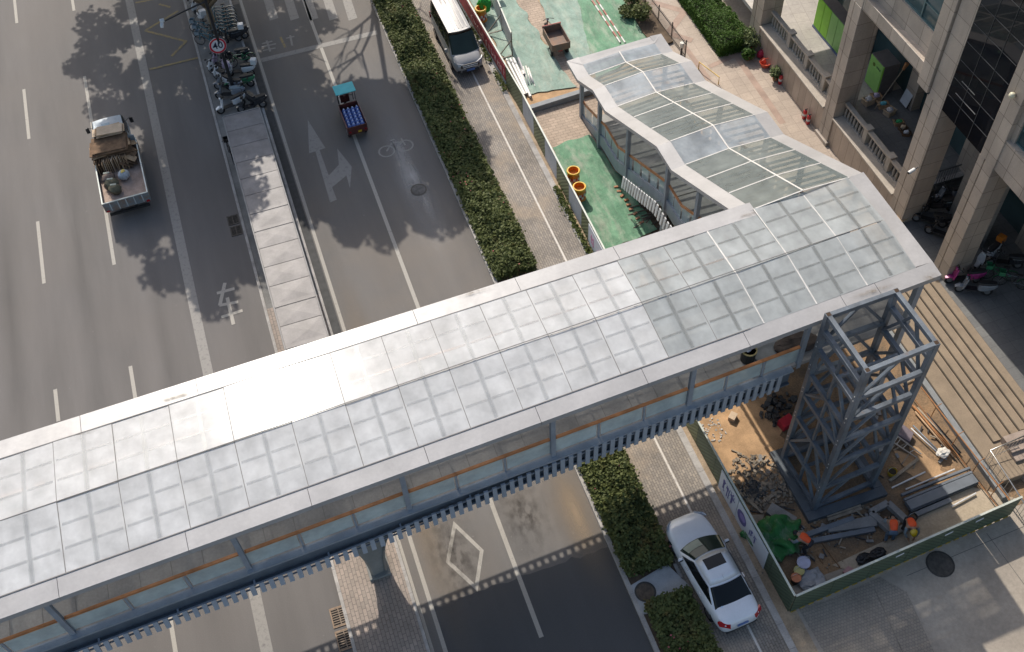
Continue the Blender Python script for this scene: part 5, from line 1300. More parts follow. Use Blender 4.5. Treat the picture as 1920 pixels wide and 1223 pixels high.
m = MB(); m.box((-2.42, -.85, 5.98), (.16, .34, .14), R(-10)); m.box((-2.36, -.70, 6.12), (.22, .20, .12)); m.build('camera_box', pmat('camera_pale', (.60, .62, .62), .4), arm, bevel=.02)

M_bark = pmat('tree_bark', (0.17, 0.125, 0.075), 0.9, var=.25, scale=5, bmp=.5); M_crown = leafmat('street_tree_leaves', (0.03, 0.07, 0.015), (0.07, 0.13, 0.03))
def tree(x, y, label, trunk_h, cz, rx, ry, rz, nleaf, seed, lean=(0, 0), off=(0, 0)):
    rnd = random.Random(seed); t = empty('street_tree', (x, y, .1), label, 'tree', 0, 'trees in the median')
    m = MB(); tips = []
    top = Vector((lean[0], lean[1], trunk_h))
    m.tube([(0, 0, -.1), (lean[0] * .4, lean[1] * .4, trunk_h * .5), tuple(top)], [.24, .19, .17], 10)
    def br(p, d, l, r, dep):
        q = p + d * l + Vector((rnd.uniform(-.2, .2), rnd.uniform(-.2, .2), .15)) * l * .4
        md = p.lerp(q, .5) + Vector((rnd.uniform(-.1, .1), rnd.uniform(-.1, .1), 0)) * l
        m.tube([p, md, q], [r, r * .8, r * .6], 7)
        if dep == 0: tips.append(q); return
        for _ in range(3):
            nd = (d + Vector((rnd.uniform(-.8, .8), rnd.uniform(-.8, .8), rnd.uniform(-.2, .6)))).normalized(); br(q, nd, l * .68, r * .6, dep - 1)
    for i in range(4):
        a = 2 * math.pi * i / 4 + .6; br(top, Vector((math.cos(a) * .75, math.sin(a) * .75, .85)).normalized(), (cz - trunk_h) * .42, .12, 2)
    if off != (0, 0): m.tube([tuple(top), (off[0] * .6, off[1] * .6, cz * .8), (off[0], off[1], cz)], [.17, .12, .06], 8)
    m.build('trunk', M_bark, t, smooth=True)
    c = MB(); cl = []
    for i in range(120):
        while True:
            v = Vector((rnd.uniform(-1, 1), rnd.uniform(-1, 1), rnd.uniform(-1, 1)))
            if .25 < v.length < 1: break
        cl.append((Vector((off[0] + v.x * rx, off[1] + v.y * ry, cz + v.z * rz)), rnd.uniform(.5, 1.35)))
    for i in range(nleaf):
        p, r = rnd.choice(cl); d = Vector((rnd.gauss(0, 1), rnd.gauss(0, 1), rnd.gauss(0, .7))); d = d.normalized() * r * rnd.uniform(.3, 1.0)
        c.leaf(p + d, rnd.uniform(.22, .40), .3)
    c.build('crown', M_crown, t)
TREES = [(-1.02, 55.4, 'street tree with brown forking limbs behind the black sign post', 1.9, 10.8, 6.6, 5.6, 2.6, 42000, 5, (0, 0), (.2, 1.2)),
         (-1.6, 62.5, 'leaning street tree whose crown shades the bus lane beside the shelter', 5.0, 12.6, 4.0, 6.0, 2.3, 40000, 8, (-.8, -1.6), (-2.8, -7.3)),
         (9.4, 61.5, 'leaning street tree in the hedge whose crown shades the side road', 5.0, 12.8, 5.0, 5.6, 2.3, 38000, 9, (-1.3, -1.6), (-4.6, -6.2)),
         (-1.3, 68.0, 'street tree farther up the median beyond the parked scooters', 3.0, 11.0, 7.4, 6.5, 3.0, 40000, 11, (0, 0), (-1.2, -1.0))]
for a in TREES: tree(*a)

# ------------------------------------------------------------------ hedges and plants
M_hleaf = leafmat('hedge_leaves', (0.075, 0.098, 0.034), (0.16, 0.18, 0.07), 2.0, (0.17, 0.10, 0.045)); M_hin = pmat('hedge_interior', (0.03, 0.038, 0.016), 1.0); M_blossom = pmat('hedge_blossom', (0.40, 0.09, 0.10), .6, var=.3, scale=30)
M_trim_ = leafmat('trimmed_leaves', (0.04, 0.085, 0.015), (0.10, 0.19, 0.035), 2.0)
def hedge(x0, x1, y0, y1, h, dens, label, seed, flowers=0, ragged=.16, name='hedge', cat='hedge', mat=None, size=(.09, .17), hole=None, z0=.1):
    rnd = random.Random(seed); st = random.getstate(); random.seed(seed)
    t = empty(name, ((x0 + x1) / 2, (y0 + y1) / 2, z0), label, cat, 0, 'hedges' if name == 'hedge' else None)
    hx, hy = (x1 - x0) / 2, (y1 - y0) / 2
    def hgt(x, y): return h * (.78 + .55 * noise.noise(Vector((x * .9 + seed, y * .55, 1))) + .22 * noise.noise(Vector((x * 2.6, y * 2.6 + seed, 3))))
    m = MB(); nu, nv = max(6, int(2 * hx / .25)), max(6, int(2 * hy / .3))
    def fn(u, v):
        x, y = -hx * .88 + 1.76 * hx * u, -hy * .985 + 1.97 * hy * v
        e = min(u, 1 - u, v * 4, (1 - v) * 4); return (x, y, max(.02, hgt(x, y) * .72 * min(1, .15 + e * 7)))
    m.grid(fn, nu, nv); m.build('stems', M_hin, t, smooth=True)
    c = MB(); f = MB(); area = 4 * hx * hy + (4 * hx + 4 * hy) * h; n = int(area * dens)
    for i in range(n):
        if rnd.random() < 4 * hx * hy / area:
            x, y = rnd.uniform(-hx, hx), rnd.uniform(-hy, hy); z = hgt(x, y) * rnd.uniform(.7, 1.06)
            e = min(hx - abs(x), hy - abs(y)); z *= min(1, .55 + e * 2.2)
        else:
            if rnd.random() < hy / (hx + hy): x, y = rnd.choice((-1, 1)) * hx, rnd.uniform(-hy, hy)
            else: x, y = rnd.uniform(-hx, hx), rnd.choice((-1, 1)) * hy
            z = rnd.uniform(.05, 1) * hgt(x, y) * .85
        x += rnd.gauss(0, ragged * .5); y += rnd.gauss(0, ragged * .5)
        if flowers and noise.noise(Vector((x * .8, y * .8, seed))) > .15 and rnd.random() < flowers: f.leaf((x, y, z + .05), .10)
        else: c.leaf((x, y, z), rnd.uniform(*size))
    c.build('foliage', mat or M_hleaf, t)
    if f.v: f.build('blossoms', M_blossom, t)
    random.setstate(st); return t
hedge(8.55, 10.34, 31.8, 56.0, .85, 480, 'long ragged hedge between the side road and the sidewalk, north of the footbridge', 3, .018)
hedge(8.6, 10.3, 15.75, 23.5, .85, 520, 'dark hedge between the side road and the white car, just south of the footbridge', 5, .006)
hedge(8.75, 10.35, 9.5, 14.3, .75, 520, 'thin hedge with red blossoms below the concrete pad at the bottom edge', 7, .025)
hedge(25.3, 27.2, 42.6, 48.5, 1.3, 620, 'neatly trimmed bright green shrub block against the podium wall', 9, 0, .07, 'trimmed_shrub', 'shrub', M_trim_, (.06, .11))
def plant(px, py, h, r, label, name='plant', n=500, mat=None, size=(.10, .22), z=.1, pot=None, group=None):
    p = g(px, py, z); st = random.getstate(); random.seed(int(px * 7 + py))
    t = empty(name, (p.x, p.y, z), label, 'plant', 0, group)
    m = MB()
    for i in range(9): a = random.uniform(0, 6.28); m.tube([(0, 0, 0), (math.cos(a) * r * .4, math.sin(a) * r * .4, h * .5), (math.cos(a) * r * .8, math.sin(a) * r * .8, h * .85)], [.018, .012, .006], 5)
    m.build('stems', M_bark, t)
    c = MB()
    for i in range(n):
        d = Vector((random.gauss(0, 1), random.gauss(0, 1), random.gauss(0, .8))).normalized() * random.uniform(.35, 1); c.leaf((d.x * r, d.y * r, h * .6 + d.z * h * .45), random.uniform(*size))
    c.build('leaves', mat or M_trim_, t)
    if pot:
        m = MB(); m.lathe((0, 0, 0), [(.13, 0), (.19, .28), (.20, .30), (.17, .30)], 12); m.build('pot', pot, t)
    random.setstate(st); return t
M_pot = pmat('clay_pot', (.33, .13, .07), .8); M_olive = leafmat('olive_leaves', (0.07, 0.10, 0.04), (0.20, 0.24, 0.11))
plant(1408, 92, 1.3, .75, 'large bushy potted plant at the corner of the podium wall', 'potted_plant', 700, M_olive, pot=M_pot); plant(1402, 112, .7, .4, 'small dark green potted plant in front of the large bushy one', 'potted_plant', 260, M_trim_, pot=M_pot)
plant(1453, 150, .9, .38, 'small pale green plant beside a red extinguisher at the podium wall', 'potted_plant', 330, M_olive, (.08, .2), pot=M_pot)
for i, (px, py, h, lab) in enumerate(((1186, 12, 1.3, 'leafy bush at the top edge inside the black fence'), (1202, 40, 1.2, 'leafy bush in the brown bed between the green net and the black fence'), (1178, 30, .6, 'low dry bush by the edge of the green net'))): plant(px, py, h, .6, lab, 'bush', 520, M_hleaf, (.10, .2))
# weeds along the hoarding
for i, (y0, y1) in enumerate(((44.3, 52.5), (31.2, 36.5))):
    m = MB(); random.seed(40 + i)
    for k in range(900):
        y = random.uniform(y0, y1); d = noise.noise(Vector((y * .7, i, 2))); 
        if d < -.15: continue
        m.leaf((13.20 + random.gauss(0, .08 + .1 * max(0, d)), y, .1 + random.uniform(0, .25)), random.uniform(.07, .16))
    tag(m.build('weeds', leafmat('weed_leaves_%d' % i, (0.06, 0.085, 0.02), (0.16, 0.18, 0.06))), 'straggly weeds at the foot of the hoarding beside the ' + ('van' if i == 0 else 'orange barrels'), 'weeds', kind='stuff')

# ------------------------------------------------------------------ hoardings and site fences
def corrug(name, col, var=.15):
    m, nt, b = new_mat(name); tc = nt.nodes.new('ShaderNodeTexCoord'); w = nt.nodes.new('ShaderNodeTexWave'); w.inputs['Scale'].default_value = 2.6; w.bands_direction = 'DIAGONAL'
    L(nt, tc.outputs['Object'], w.inputs['Vector']); c = ramp(nt, [(.3, tuple(x * (1 - var) for x in col)), (.7, tuple(x * (1 + var) for x in col))], noisef(nt, 1.2, 5, .6)); 
    k = ramp(nt, [(.05, (.55,) * 3), (.2, (1,) * 3)], w.outputs['Fac']); L(nt, mixc(nt, 1.0, c, k, 'MULTIPLY'), b.inputs['Base Color']); b.inputs['Roughness'].default_value = .6; bump(nt, b, w.outputs['Fac'], .5, .02); return m
M_hgreen = corrug('green_hoarding', (0.075, 0.105, 0.065)); M_holive = corrug('olive_hoarding', (0.15, 0.165, 0.085)); M_hgrey = pmat('grey_hoarding_sheet', (0.36, 0.38, 0.41), .5, var=.1, scale=1.5, fine=.08); M_hred = pmat('red_banner', (0.36, 0.035, 0.05), .6, var=.15, scale=3); M_poster = pmat('white_poster', (0.56, 0.58, 0.62), .5, var=.06, scale=1); M_ink = pmat('poster_ink', (0.10, 0.09, 0.24), .6); M_pink = pmat('poster_pink', (0.50, 0.20, 0.34), .6); M_cap = pmat('hoarding_cap', (0.50, 0.52, 0.46), .5, var=.1)
def panel_run(root, a, b, n, h, mats, th=.05, z=.08, cap=True, name='panel', tops=None):
    a = Vector((a[0], a[1], z)); b = Vector((b[0], b[1], z)); out = []
    for i in range(n):
        p, q = a.lerp(b, i / n), a.lerp(b, (i + 1) / n); d = (q - p).normalized(); hh = h if tops is None else tops[i]
        m = MB(); m.bar(p + d * .01 + Vector((0, 0, .06 + hh / 2)), q - d * .01 + Vector((0, 0, .06 + hh / 2)), th, hh); o = m.build(name, mats[i % len(mats)], root, world=True)
        if cap: m = MB(); m.bar(p + Vector((0, 0, .075 + hh)), q + Vector((0, 0, .075 + hh)), th + .03, .03); m.build('top_rail', M_cap, o, world=True)
        out.append(o)
    return out
H1 = 1.48
# pit hoarding, west side (green panels, then two white posters) and south side
pw = empty('hoarding', (14.1, 17.0, .08), 'green corrugated hoarding with white posters west of the pit, beside the white car', 'hoarding', 0, 'site hoardings')
wa, wb_ = (13.52, 21.9), tuple(g2(1490, 1119, 1.55))
panel_run(pw, wa, wb_, 6, H1, [M_holive, M_hgreen, M_hgreen])
def on_run(a, b, t, off): 
    a = Vector(a); b = Vector(b); d = (b - a).normalized(); n = Vector((d.y, -d.x)); n = n if n.x < 0 else -n
    return a.lerp(b, t) + n * off
def poster(root, a, b, t0, t1, z0, z1, mat, name='poster', th=.03, off=.055):
    p, q = on_run(a, b, t0, off), on_run(a, b, t1, off); m = MB(); m.bar((p.x, p.y, (z0 + z1) / 2), (q.x, q.y, (z0 + z1) / 2), th, z1 - z0); return m.build(name, mat, root, world=True)
def glyphs(par, a, b, t0, t1, z0, z1, n, mat, seed, off=.074, wide=.035):
    rnd = random.Random(seed); m = MB(); L_ = (Vector(b) - Vector(a)).length
    for i in range(n):
        tc = t0 + (t1 - t0) * (i + .5) / n; w = (t1 - t0) / n * .72
        for k in range(5):
            u0, u1 = sorted((rnd.uniform(-.5, .5), rnd.uniform(-.5, .5))); zc = rnd.uniform(z0, z1)
            if rnd.random() < .5: p, q = on_run(a, b, tc + u0 * w, off), on_run(a, b, tc + (u1 + .15) * w, off); m.bar((p.x, p.y, zc), (q.x, q.y, zc), .008, wide, up=(0, 0, 1))
            else: p = on_run(a, b, tc + u0 * w, off); m.bar((p.x, p.y, z0 + (z1 - z0) * rnd.uniform(0, .3)), (p.x, p.y, z1 - (z1 - z0) * rnd.uniform(0, .4)), wide, .008, up=(1, 0, 0))
    return m.build('lettering', mat, par, world=True)
ps = poster(pw, wa, wb_, .395, .548, .12, 1.50, M_poster); glyphs(ps, wa, wb_, .42, .53, .35, 1.25, 3, M_ink, 4, wide=.05); glyphs(ps, wa, wb_, .42, .53, .9, 1.2, 4, M_ink, 5)
ps = poster(pw, wa, wb_, .552, .80, .10, 1.50, M_poster); glyphs(ps, wa, wb_, .66, .72, .55, 1.2, 2, M_ink, 6, wide=.06)
m = MB(); n = 24
c0 = on_run(wa, wb_, .595, .074)
dirv = (Vector(wb_) - Vector(wa)).normalized()
m.poly([(c0.x + dirv.x * .36 * math.cos(t), c0.y + dirv.y * .36 * math.cos(t), .82 + .40 * math.sin(t)) for t in [2 * math.pi * i / n for i in range(n)]]); m.build('emblem', M_ink, ps, world=True)
m = MB(); c1 = c0 + dirv * .05
m.poly([(c1.x - .006 + dirv.x * .22 * math.cos(t), c1.y + dirv.y * .22 * math.cos(t), .9 + .2 * math.sin(t)) for t in [2 * math.pi * i / n for i in range(n)]]); m.build('emblem_core', pmat('poster_violet', (.25, .2, .42), .6), ps, world=True)
psn = empty('hoarding', (19.5, 13.2, .08), 'green hoarding with a yellow foot strip closing the south side of the pit', 'hoarding', 0, 'site hoardings')
sa, sb = tuple(g2(1492, 1119, 1.55)), tuple(g2(1916, 933, 1.55))
panel_run(psn, sa, sb, 6, 1.46, [M_hgreen])
fsm = pmat('yellow_strip', (.36, .24, .03), .7, var=.25, scale=6)
for i in range(26): m = MB(); p = Vector(sa).lerp(Vector(sb), i / 26 + .004); q = Vector(sa).lerp(Vector(sb), i / 26 + .026); m.bar((p.x, p.y - .035, .12), (q.x, q.y - .035, .12), .03, .07); m.build('foot_strip', fsm, psn, world=True)
m = MB()
for t in (.44, .66, .80): p = Vector(sa).lerp(Vector(sb), t); m.bar((p.x, p.y - .034, 1.15), (p.x + .34, p.y - .02, 1.22), .01, .12)
m.build('torn_paper', M_poster, psn, world=True)
# sidewalk hoarding north of the bridge
nh = empty('hoarding', (13.7, 42.0, .08), 'hoarding along the sidewalk north of the footbridge with a red banner and grey panels', 'hoarding', 0, 'site hoardings')
nb = tuple(g2(980, 179, 1.5)); na = Vector(g2(875, 0, 1.5)); na = tuple(na + (na - Vector(nb)).normalized() * 6); panel_run(nh, na, nb, 8, 1.45, [M_holive])
bn = poster(nh, na, nb, .20, .83, .55, 1.48, M_hred, 'banner', .02, .04); glyphs(bn, na, nb, .45, .83, .65, 1.15, 12, pmat('banner_ink', (.55, .35, .33), .6), 12, .053, .05)
poster(nh, na, nb, .20, .83, .10, .45, M_hgrey, 'banner_foot', .018, .04)
nb2 = tuple(g2(1130, 464, 1.5)); na2 = nb; nb2 = tuple(Vector(nb2) + (Vector(nb2) - Vector(na2)).normalized() * .8)
panel_run(nh, na2, nb2, 7, 1.45, [M_hgrey, M_holive, M_hgrey, M_holive, M_hgrey, M_holive, M_holive])
pk = poster(nh, na2, nb2, .80, .975, .2, 1.5, M_poster); glyphs(pk, na2, nb2, .82, .87, .45, 1.2, 1, M_pink, 21, .074, .09); glyphs(pk, na2, nb2, .88, .96, .6, 1.1, 2, pmat('poster_pale_pink', (.45, .33, .42), .6), 23, .074, .06)
# inner grey fence on braced frames
gf = empty('site_fence', (15.0, 49.0, .1), 'short run of grey sheet fence on braced timber feet, inside the yard behind the van', 'site fence')
fa, fb = g2(906, -30, .1), g2(961, 106, .1)
fa = (fa[0], fa[1])
for i, o in enumerate(panel_run(gf, fa, fb, 4, 1.15, [M_hgrey], .04, .45, False)): pass
m = MB()
for t in (0.02, .33, .66, .995):
    p = Vector(fa).lerp(Vector(fb), t); m.bar((p.x, p.y, .1), (p.x, p.y, 1.75), .06, .06); m.bar((p.x - .03, p.y, 1.2), (p.x - 1.0, p.y - .05, .15), .05, .05); m.bar((p.x, p.y, .13), (p.x - 1.25, p.y - .05, .13), .08, .06)
m.build('brace', pmat('grey_timber', (.20, .18, .15), .85), gf, world=True)
m = MB(); p, q = Vector(fa), Vector(fb); m.bar((p.x, p.y, 1.68), (q.x, q.y, 1.68), .07, .05); m.build('top_rail', M_cap, gf, world=True)
# black iron fence by the plaza
ifn = empty('iron_fence', (22.2, 45.0, .1), 'black iron railing between the brown plant bed and the tan plaza', 'fence')
ia, ib = Vector(g2(1208, 8, .1)), Vector(g2(1284, 108, .1)); ia = ia + (ia - ib) * .3
m = MB(); L_ = (ib - ia).length; n = int(L_ / .13)
for i in range(n): p = ia.lerp(ib, i / n); m.bar((p.x, p.y, .1), (p.x, p.y, 1.15), .018, .018)
m.build('bars', M_black, ifn, world=True); m = MB()
for z in (.25, 1.0): m.bar((ia.x, ia.y, z), (ib.x, ib.y, z), .03, .03)
for t in (0, .25, .5, .75, 1): p = ia.lerp(ib, t); m.bar((p.x, p.y, .1), (p.x, p.y, 1.3), .05, .05)
m.build('rails', M_black, ifn, world=True)
# kerb beam closing the north yard
kb = MB(); kb.bar((13.75, 42.3, .27), (21.2, 42.75, .27), .32, .38); tag(kb.build('concrete_beam', pmat('grey_beam', (.21, .22, .23), .7, var=.12), bevel=.02), 'long grey beam edging the sand in front of the stair canopy', 'beam')
lp = empty('bollard_lamp', (*g2(1277, 103, .1), .1), 'short white-capped garden lamp at the end of the black iron railing', 'lamp')
m = MB(); m.cyl((0, 0, 0), (0, 0, .55), .06, n=10); m.build('post', M_black, lp); m = MB(); m.cyl((0, 0, .55), (0, 0, .85), .13, n=14); m.build('cap', pmat('lamp_cap', (.65, .62, .55), .4), lp, bevel=.02)

# ------------------------------------------------------------------ nets
def netmat(name, col, col2, sc=1.0):
    m, nt, b = new_mat(name); f = noisef(nt, .8 * sc, 6, .65); c = ramp(nt, [(.32, col), (.66, col2)], f); f2 = noisef(nt, 22, 3, .7); k = ramp(nt, [(.3, (.85,) * 3), (.7, (1.15,) * 3)], f2); c = mixc(nt, 1.0, c, k, 'MULTIPLY')
    f3 = noisef(nt, 2.3, 4, .7, (1, .35, 1)); k3 = ramp(nt, [(.46, (0, 0, 0)), (.70, (.62,) * 3)], f3); c = mixc(nt, k3, c, (.36, .37, .30)); k5 = ramp(nt, [(.35, (.72,) * 3), (.62, (1.1,) * 3)], noisef(nt, 1.1, 6, .7, (1, .5, 1), 1.2)); c = mixc(nt, 1.0, c, k5, 'MULTIPLY'); L(nt, c, b.inputs['Base Color']); b.inputs['Roughness'].default_value = .75; bump(nt, b, noisef(nt, 3.2, 5, .65, None, 1.0), .8, .05); return m
M_netp = netmat('faded_green_net', (.19, .29, .235), (.27, .365, .31)); M_netg = netmat('green_net', (.075, .20, .11), (.15, .30, .185)); M_netd = netmat('dark_green_net', (.015, .12, .025), (.03, .20, .045))
def net(name, label, pts, z, mat, amp, seed, div=40, edge=.12, group='green dust nets'):
    # sheet filling a four-sided outline, wrinkled, with ragged hem
    A, B_, C_, D_ = [Vector((*g2(px, py, z), z)) for px, py in pts]
    def fn(u, v):
        p = A.lerp(B_, u).lerp(D_.lerp(C_, u), v); e = min(u, 1 - u, v, 1 - v)
        nz = noise.noise(Vector((p.x * 1.3 + seed, p.y * .6, 1))) + .5 * noise.noise(Vector((p.x * 4, p.y * 2.2 + seed, 2)))
        if e < .001: p = p + Vector((noise.noise(Vector((p.y * 1.1, seed, 0))), noise.noise(Vector((p.x * 1.3, seed, 4))), 0)) * edge
        return (p.x, p.y, z + max(-.012, amp * nz * min(1, e * 8 + .1)))
    m = MB(); m.grid(fn, div, div); o = m.build(name, mat, smooth=True); return tag(o, label, 'net', group)
net('dust_net', 'faded green net sheet covering the yard ground left of the brick path', ((872, -15), (957, -15), (1078, 163), (984, 178)), .135, M_netp, .035, 1, 50, .35)
net('dust_net', 'faded blue-green net sheet on the yard ground right of the brick path', ((1003, -15), (1092, -15), (1150, 130), (1078, 140)), .135, M_netp, .035, 2, 50, .25)
net('dust_net', 'fresh green net sheet on the yard ground left of the striped poles', ((1080, -15), (1120, -15), (1200, 100), (1118, 150)), .16, M_netg, .04, 3)
net('dust_net', 'crumpled bright green net beside the brown plant bed', ((1118, -15), (1160, -15), (1222, 85), (1180, 92)), .15, M_netg, .09, 4, edge=.3)
net('dust_net', 'green net sheet spread behind the orange barrels, west of the stair', ((1036, 275), (1106, 252), (1232, 430), (1118, 480)), .15, M_netg, .07, 5, 60, edge=.16)
m = MB(); lumpy(m, (0, 0, .24), (.95, .74, .36), 5, 46, 26, .75); m.v = [(x + .10 * noise.noise(Vector((x * 4, y * 4, z * 4))), y + .10 * noise.noise(Vector((y * 4, x * 4, 3))), max(0, z + .14 * noise.noise(Vector((x * 5, y * 2.2, 1))))) for x, y, z in m.v]; o = m.build('dust_net', M_netd, smooth=True); p = g(1453, 1010, .2); o.location = (p.x, p.y, .06); tag(o, 'heaped dark green net in the pit beside the poster hoarding', 'net', 'green dust nets')
m = MB(); lumpy(m, (0, 0, .12), (.7, .28, .16), 8, 18, 12, .5); o = m.build('dust_net', M_netd, smooth=True); p = g(1424, 1003, .2); o.location = (p.x, p.y, .06); o.rotation_euler = (0, 0, R(-25)); tag(o, 'flat strip of dark green net along the foot of the poster hoarding', 'net', 'green dust nets')
m = MB(); lumpy(m, (0, 0, .55), (.42, .30, .55), 9, 20, 12, .4); o = m.build('cloth', pmat('bright_green_cloth', (.03, .36, .05), .7, var=.2, scale=4)); p = g(908, 18, .5); o.location = (p.x, p.y, .3); tag(o, 'bright green cloth bundled over a barrel behind the red banner', 'cloth')
struct('plant_bed', MB().prism([g2(px, py, .2) for px, py in ((1166, -12), (1202, -12), (1262, 78), (1230, 92), (1204, 60))], .05, .24), M_soil)

# ------------------------------------------------------------------ barrels, pipes, poles
M_obar = pmat('orange_barrel', (.62, .20, .015), .45, var=.08, coat=.2); M_ybar = pmat('yellow_rim', (.70, .42, .03), .45); M_rw = pmat('barrel_white', (.62, .6, .56), .5); M_rr = pmat('barrel_red', (.48, .04, .03), .5)
def barrel(px, py, label, z=.12):
    p = g(px, py, z); t = empty('crash_barrel', (p.x, p.y, z), label, 'barrel', 0, 'orange crash barrels')
    m = MB(); m.lathe((0, 0, 0), [(.33, 0), (.35, .04), (.31, .10), (.30, .55), (.27, .62), (.30, .80), (.30, .84), (.26, .84), (.25, .62), (.0, .60)], 22); m.build('shell', M_obar, t, smooth=False); shade_auto(t.children[-1], 40)
    m = MB(); m.lathe((0, 0, 0), [(.335, .76), (.345, .78), (.345, .84), (.32, .87), (.27, .87), (.265, .80)], 22, caps=False); m.build('rim', M_ybar, t)
    for nm, mt, o in (('white_check', M_rw, 0), ('red_check', M_rr, 1)):
        m = MB(); n = 16
        for row in range(2):
            for i in range(n):
                if (i + row) % 2 == o:
                    a, b = 2 * math.pi * i / n, 2 * math.pi * (i + 1) / n; z0_ = .18 + .17 * row
                    m.poly([(.318 * math.cos(t_), .318 * math.sin(t_), zz_) for t_, zz_ in ((a, z0_), (b, z0_), (b, z0_ + .17), (a, z0_ + .17))])
        m.build(nm, mt, t)
barrel(1075, 342, 'orange and yellow crash barrel nearer the brick paving, behind the hoarding'); barrel(1086, 372, 'orange and yellow crash barrel nearer the footbridge, behind the hoarding'); barrel(903, 38, 'orange checked crash barrel under the green cloth behind the red banner')
M_pipe = pmat('pale_pvc_pipe', (.62, .60, .57), .35, var=.06); M_hole = pmat('pipe_hole', (.03, .03, .03), .9)
for i, (a, b, r, lab) in enumerate((((950, 112), (984, 178), .085, 'first'), ((957, 111), (989, 176), .085, ''), ((963, 110), (995, 182), .085, ''), ((971, 109), (983, 140), .085, ''))):
    p, q = g(*a, .2), g(*b, .2); m = MB(); m.cyl(p, q, r, n=12, caps=False); m.cyl(p.lerp(q, .01), q.lerp(p, .01), r * .88, n=12); tag(m.build('pipe', M_pipe, smooth=True), ['pale pipe touching the hoarding, outermost of the thick pipes', 'second thick pale pipe from the hoarding', 'thick pale pipe farthest from the hoarding and longest', 'short thick pale pipe by the fence foot'][i], 'pipe', 'pale pipes lying on the green net')
for i, (a, b) in enumerate((((981, 125), (991, 158)), ((986, 124), (996, 157)), ((990, 128), (999, 155)), ((992, 132), (1001, 157)), ((977, 133), (988, 161)))):
    p, q = g(*a, .17), g(*b, .17); m = MB(); m.cyl(p, q, .04, n=8); tag(m.build('pipe', M_pipe, smooth=True), 'thin white pipe in the small loose bundle on the green net', 'pipe', 'thin white pipes')
p, q = g(991, 126, .16), g(1003, 162, .16); m = MB(); m.cyl(p, q, .022, n=8); tag(m.build('pipe', M_pipe), 'thinnest white pipe lying apart at the right of the loose bundle', 'pipe')
M_stripe = None
def striped(a, b, label):
    p, q = g(*a, .2), g(*b, .2); t = empty('striped_pole', p, label, 'pole', 0, 'striped poles'); n = 9
    for nm, mt, o in (('white_band', M_rw, 0), ('red_band', pmat('pole_red', (.33, .09, .06), .5), 1)):
        m = MB()
        for i in range(n):
            if i % 2 == o: m.cyl(p.lerp(q, i / n), p.lerp(q, (i + 1) / n), .05, n=8)
        m.build(nm, mt, t, world=True)
striped((1104, -8), (1163, 80), 'left red and white striped pole lying on the green net'); striped((1112, -10), (1172, 80), 'right red and white striped pole lying on the green net')
# folding table in the yard, only its corner in view
tb = empty('work_table', (*g2(925, -2, .1), .1), 'small table with a tan top at the top edge of the yard', 'table')
m = MB(); m.box((0, 0, .74), (.9, .6, .03)); m.build('table_top', pmat('tan_board', (.50, .36, .25), .7), tb)
for sx in (-1, 1):
    for sy in (-1, 1): m = MB(); m.bar((sx * .4, sy * .25, 0), (sx * .4, sy * .25, .725), .035, .035); m.build('leg', M_rim, tb)
# ------------------------------------------------------------------ construction pit contents
def gp(px, py, z=.1): return g(px, py, z)
M_plank = pmat('weathered_plank', (.30, .25, .19), .85, var=.25, scale=3, fine=.12); M_beamS = pmat('stacked_steel', (.17, .19, .215), .5, .2, var=.12, scale=1.5); M_slabc = pmat('broken_slab', (.26, .25, .24), .9, var=.15, scale=2, fine=.12); M_rustp = pmat('rusty_tube', (.36, .17, .07), .7, .2, var=.25, scale=4); M_dkp = pmat('dark_tube', (.06, .058, .06), .6, .3)
struct('pit_floor', MB().poly([(*g2(px, py, .1), .112) for px, py in ((1690, 1000), (1790, 905), (1905, 935), (1880, 968), (1640, 1085), (1560, 1060))][::-1]), M_conc2)
struct('sandy_patch', MB().poly([(x, y, .118) for x, y in blot(*gp(1395, 830)[:2], 2.0, 2.6, 2.2, 60)][::1]), M_sand)
struct('sandy_patch', MB().poly([(x, y, .124) for x, y in blot(*gp(1745, 890)[:2], .6, 1.5, 5.1, 50, R(25))]), M_sand) if False else None
struct('sandy_strip', MB().poly([(x, y, .124) for x, y in blot(gp(1735, 880).x, gp(1735, 880).y, .55, 1.4, 5.1, 50, R(20))]), M_sand)
def bars(name, items, mat, w, h, cat, group, world=True):
    for (a, b, z, lab) in items:
        p, q = gp(*a, z), gp(*b, z); m = MB(); m.bar(p, q, w, h); tag(m.build(name, mat, bevel=.008), lab, cat, group)
bars('steel_beam', [((1690, 929), (1818, 878), .30, 'upper light-edged steel beam of the stack right of the lift tower'), ((1695, 938), (1822, 886), .30, 'second steel beam of the stack right of the lift tower')], M_beamS, .10, .14, 'steel beam', 'steel beams stacked by the pit wall')
bars('steel_beam', [((1702, 950), (1828, 898), .26, 'broad flat steel beam in the middle of the stack by the pit wall')], M_beamS, .42, .22, 'steel beam', 'steel beams stacked by the pit wall')
bars('steel_beam', [((1706, 960), (1832, 906), .2, 'dark steel beam just below the broad one in the stack')], M_towerD, .12, .2, 'steel beam', 'steel beams stacked by the pit wall')
bars('steel_beam', [((1712, 968), (1782, 938), .18, 'lowest steel beam of the stack, ending short'), ((1512, 1004), (1600, 972), .26, 'long steel beam lying against the tower foot'), ((1508, 1018), (1640, 993), .2, 'long grey steel beam lying in front of the worker in the middle of the pit')], M_beamS, .2, .16, 'steel beam', 'steel beams in the pit')
bars('steel_bar', [((1698, 918), (1790, 880), .2, 'thin pale bar lying on top of the beam stack'), ((1784, 950), (1830, 925), .2, 'short pink-grey bar at the right end of the beam stack'), ((1672, 915), (1735, 885), .14, 'thin bar lying left of the beam stack')], M_slatW if 'M_slatW' in globals() else M_steel, .06, .06, 'bar', 'loose bars by the beam stack')
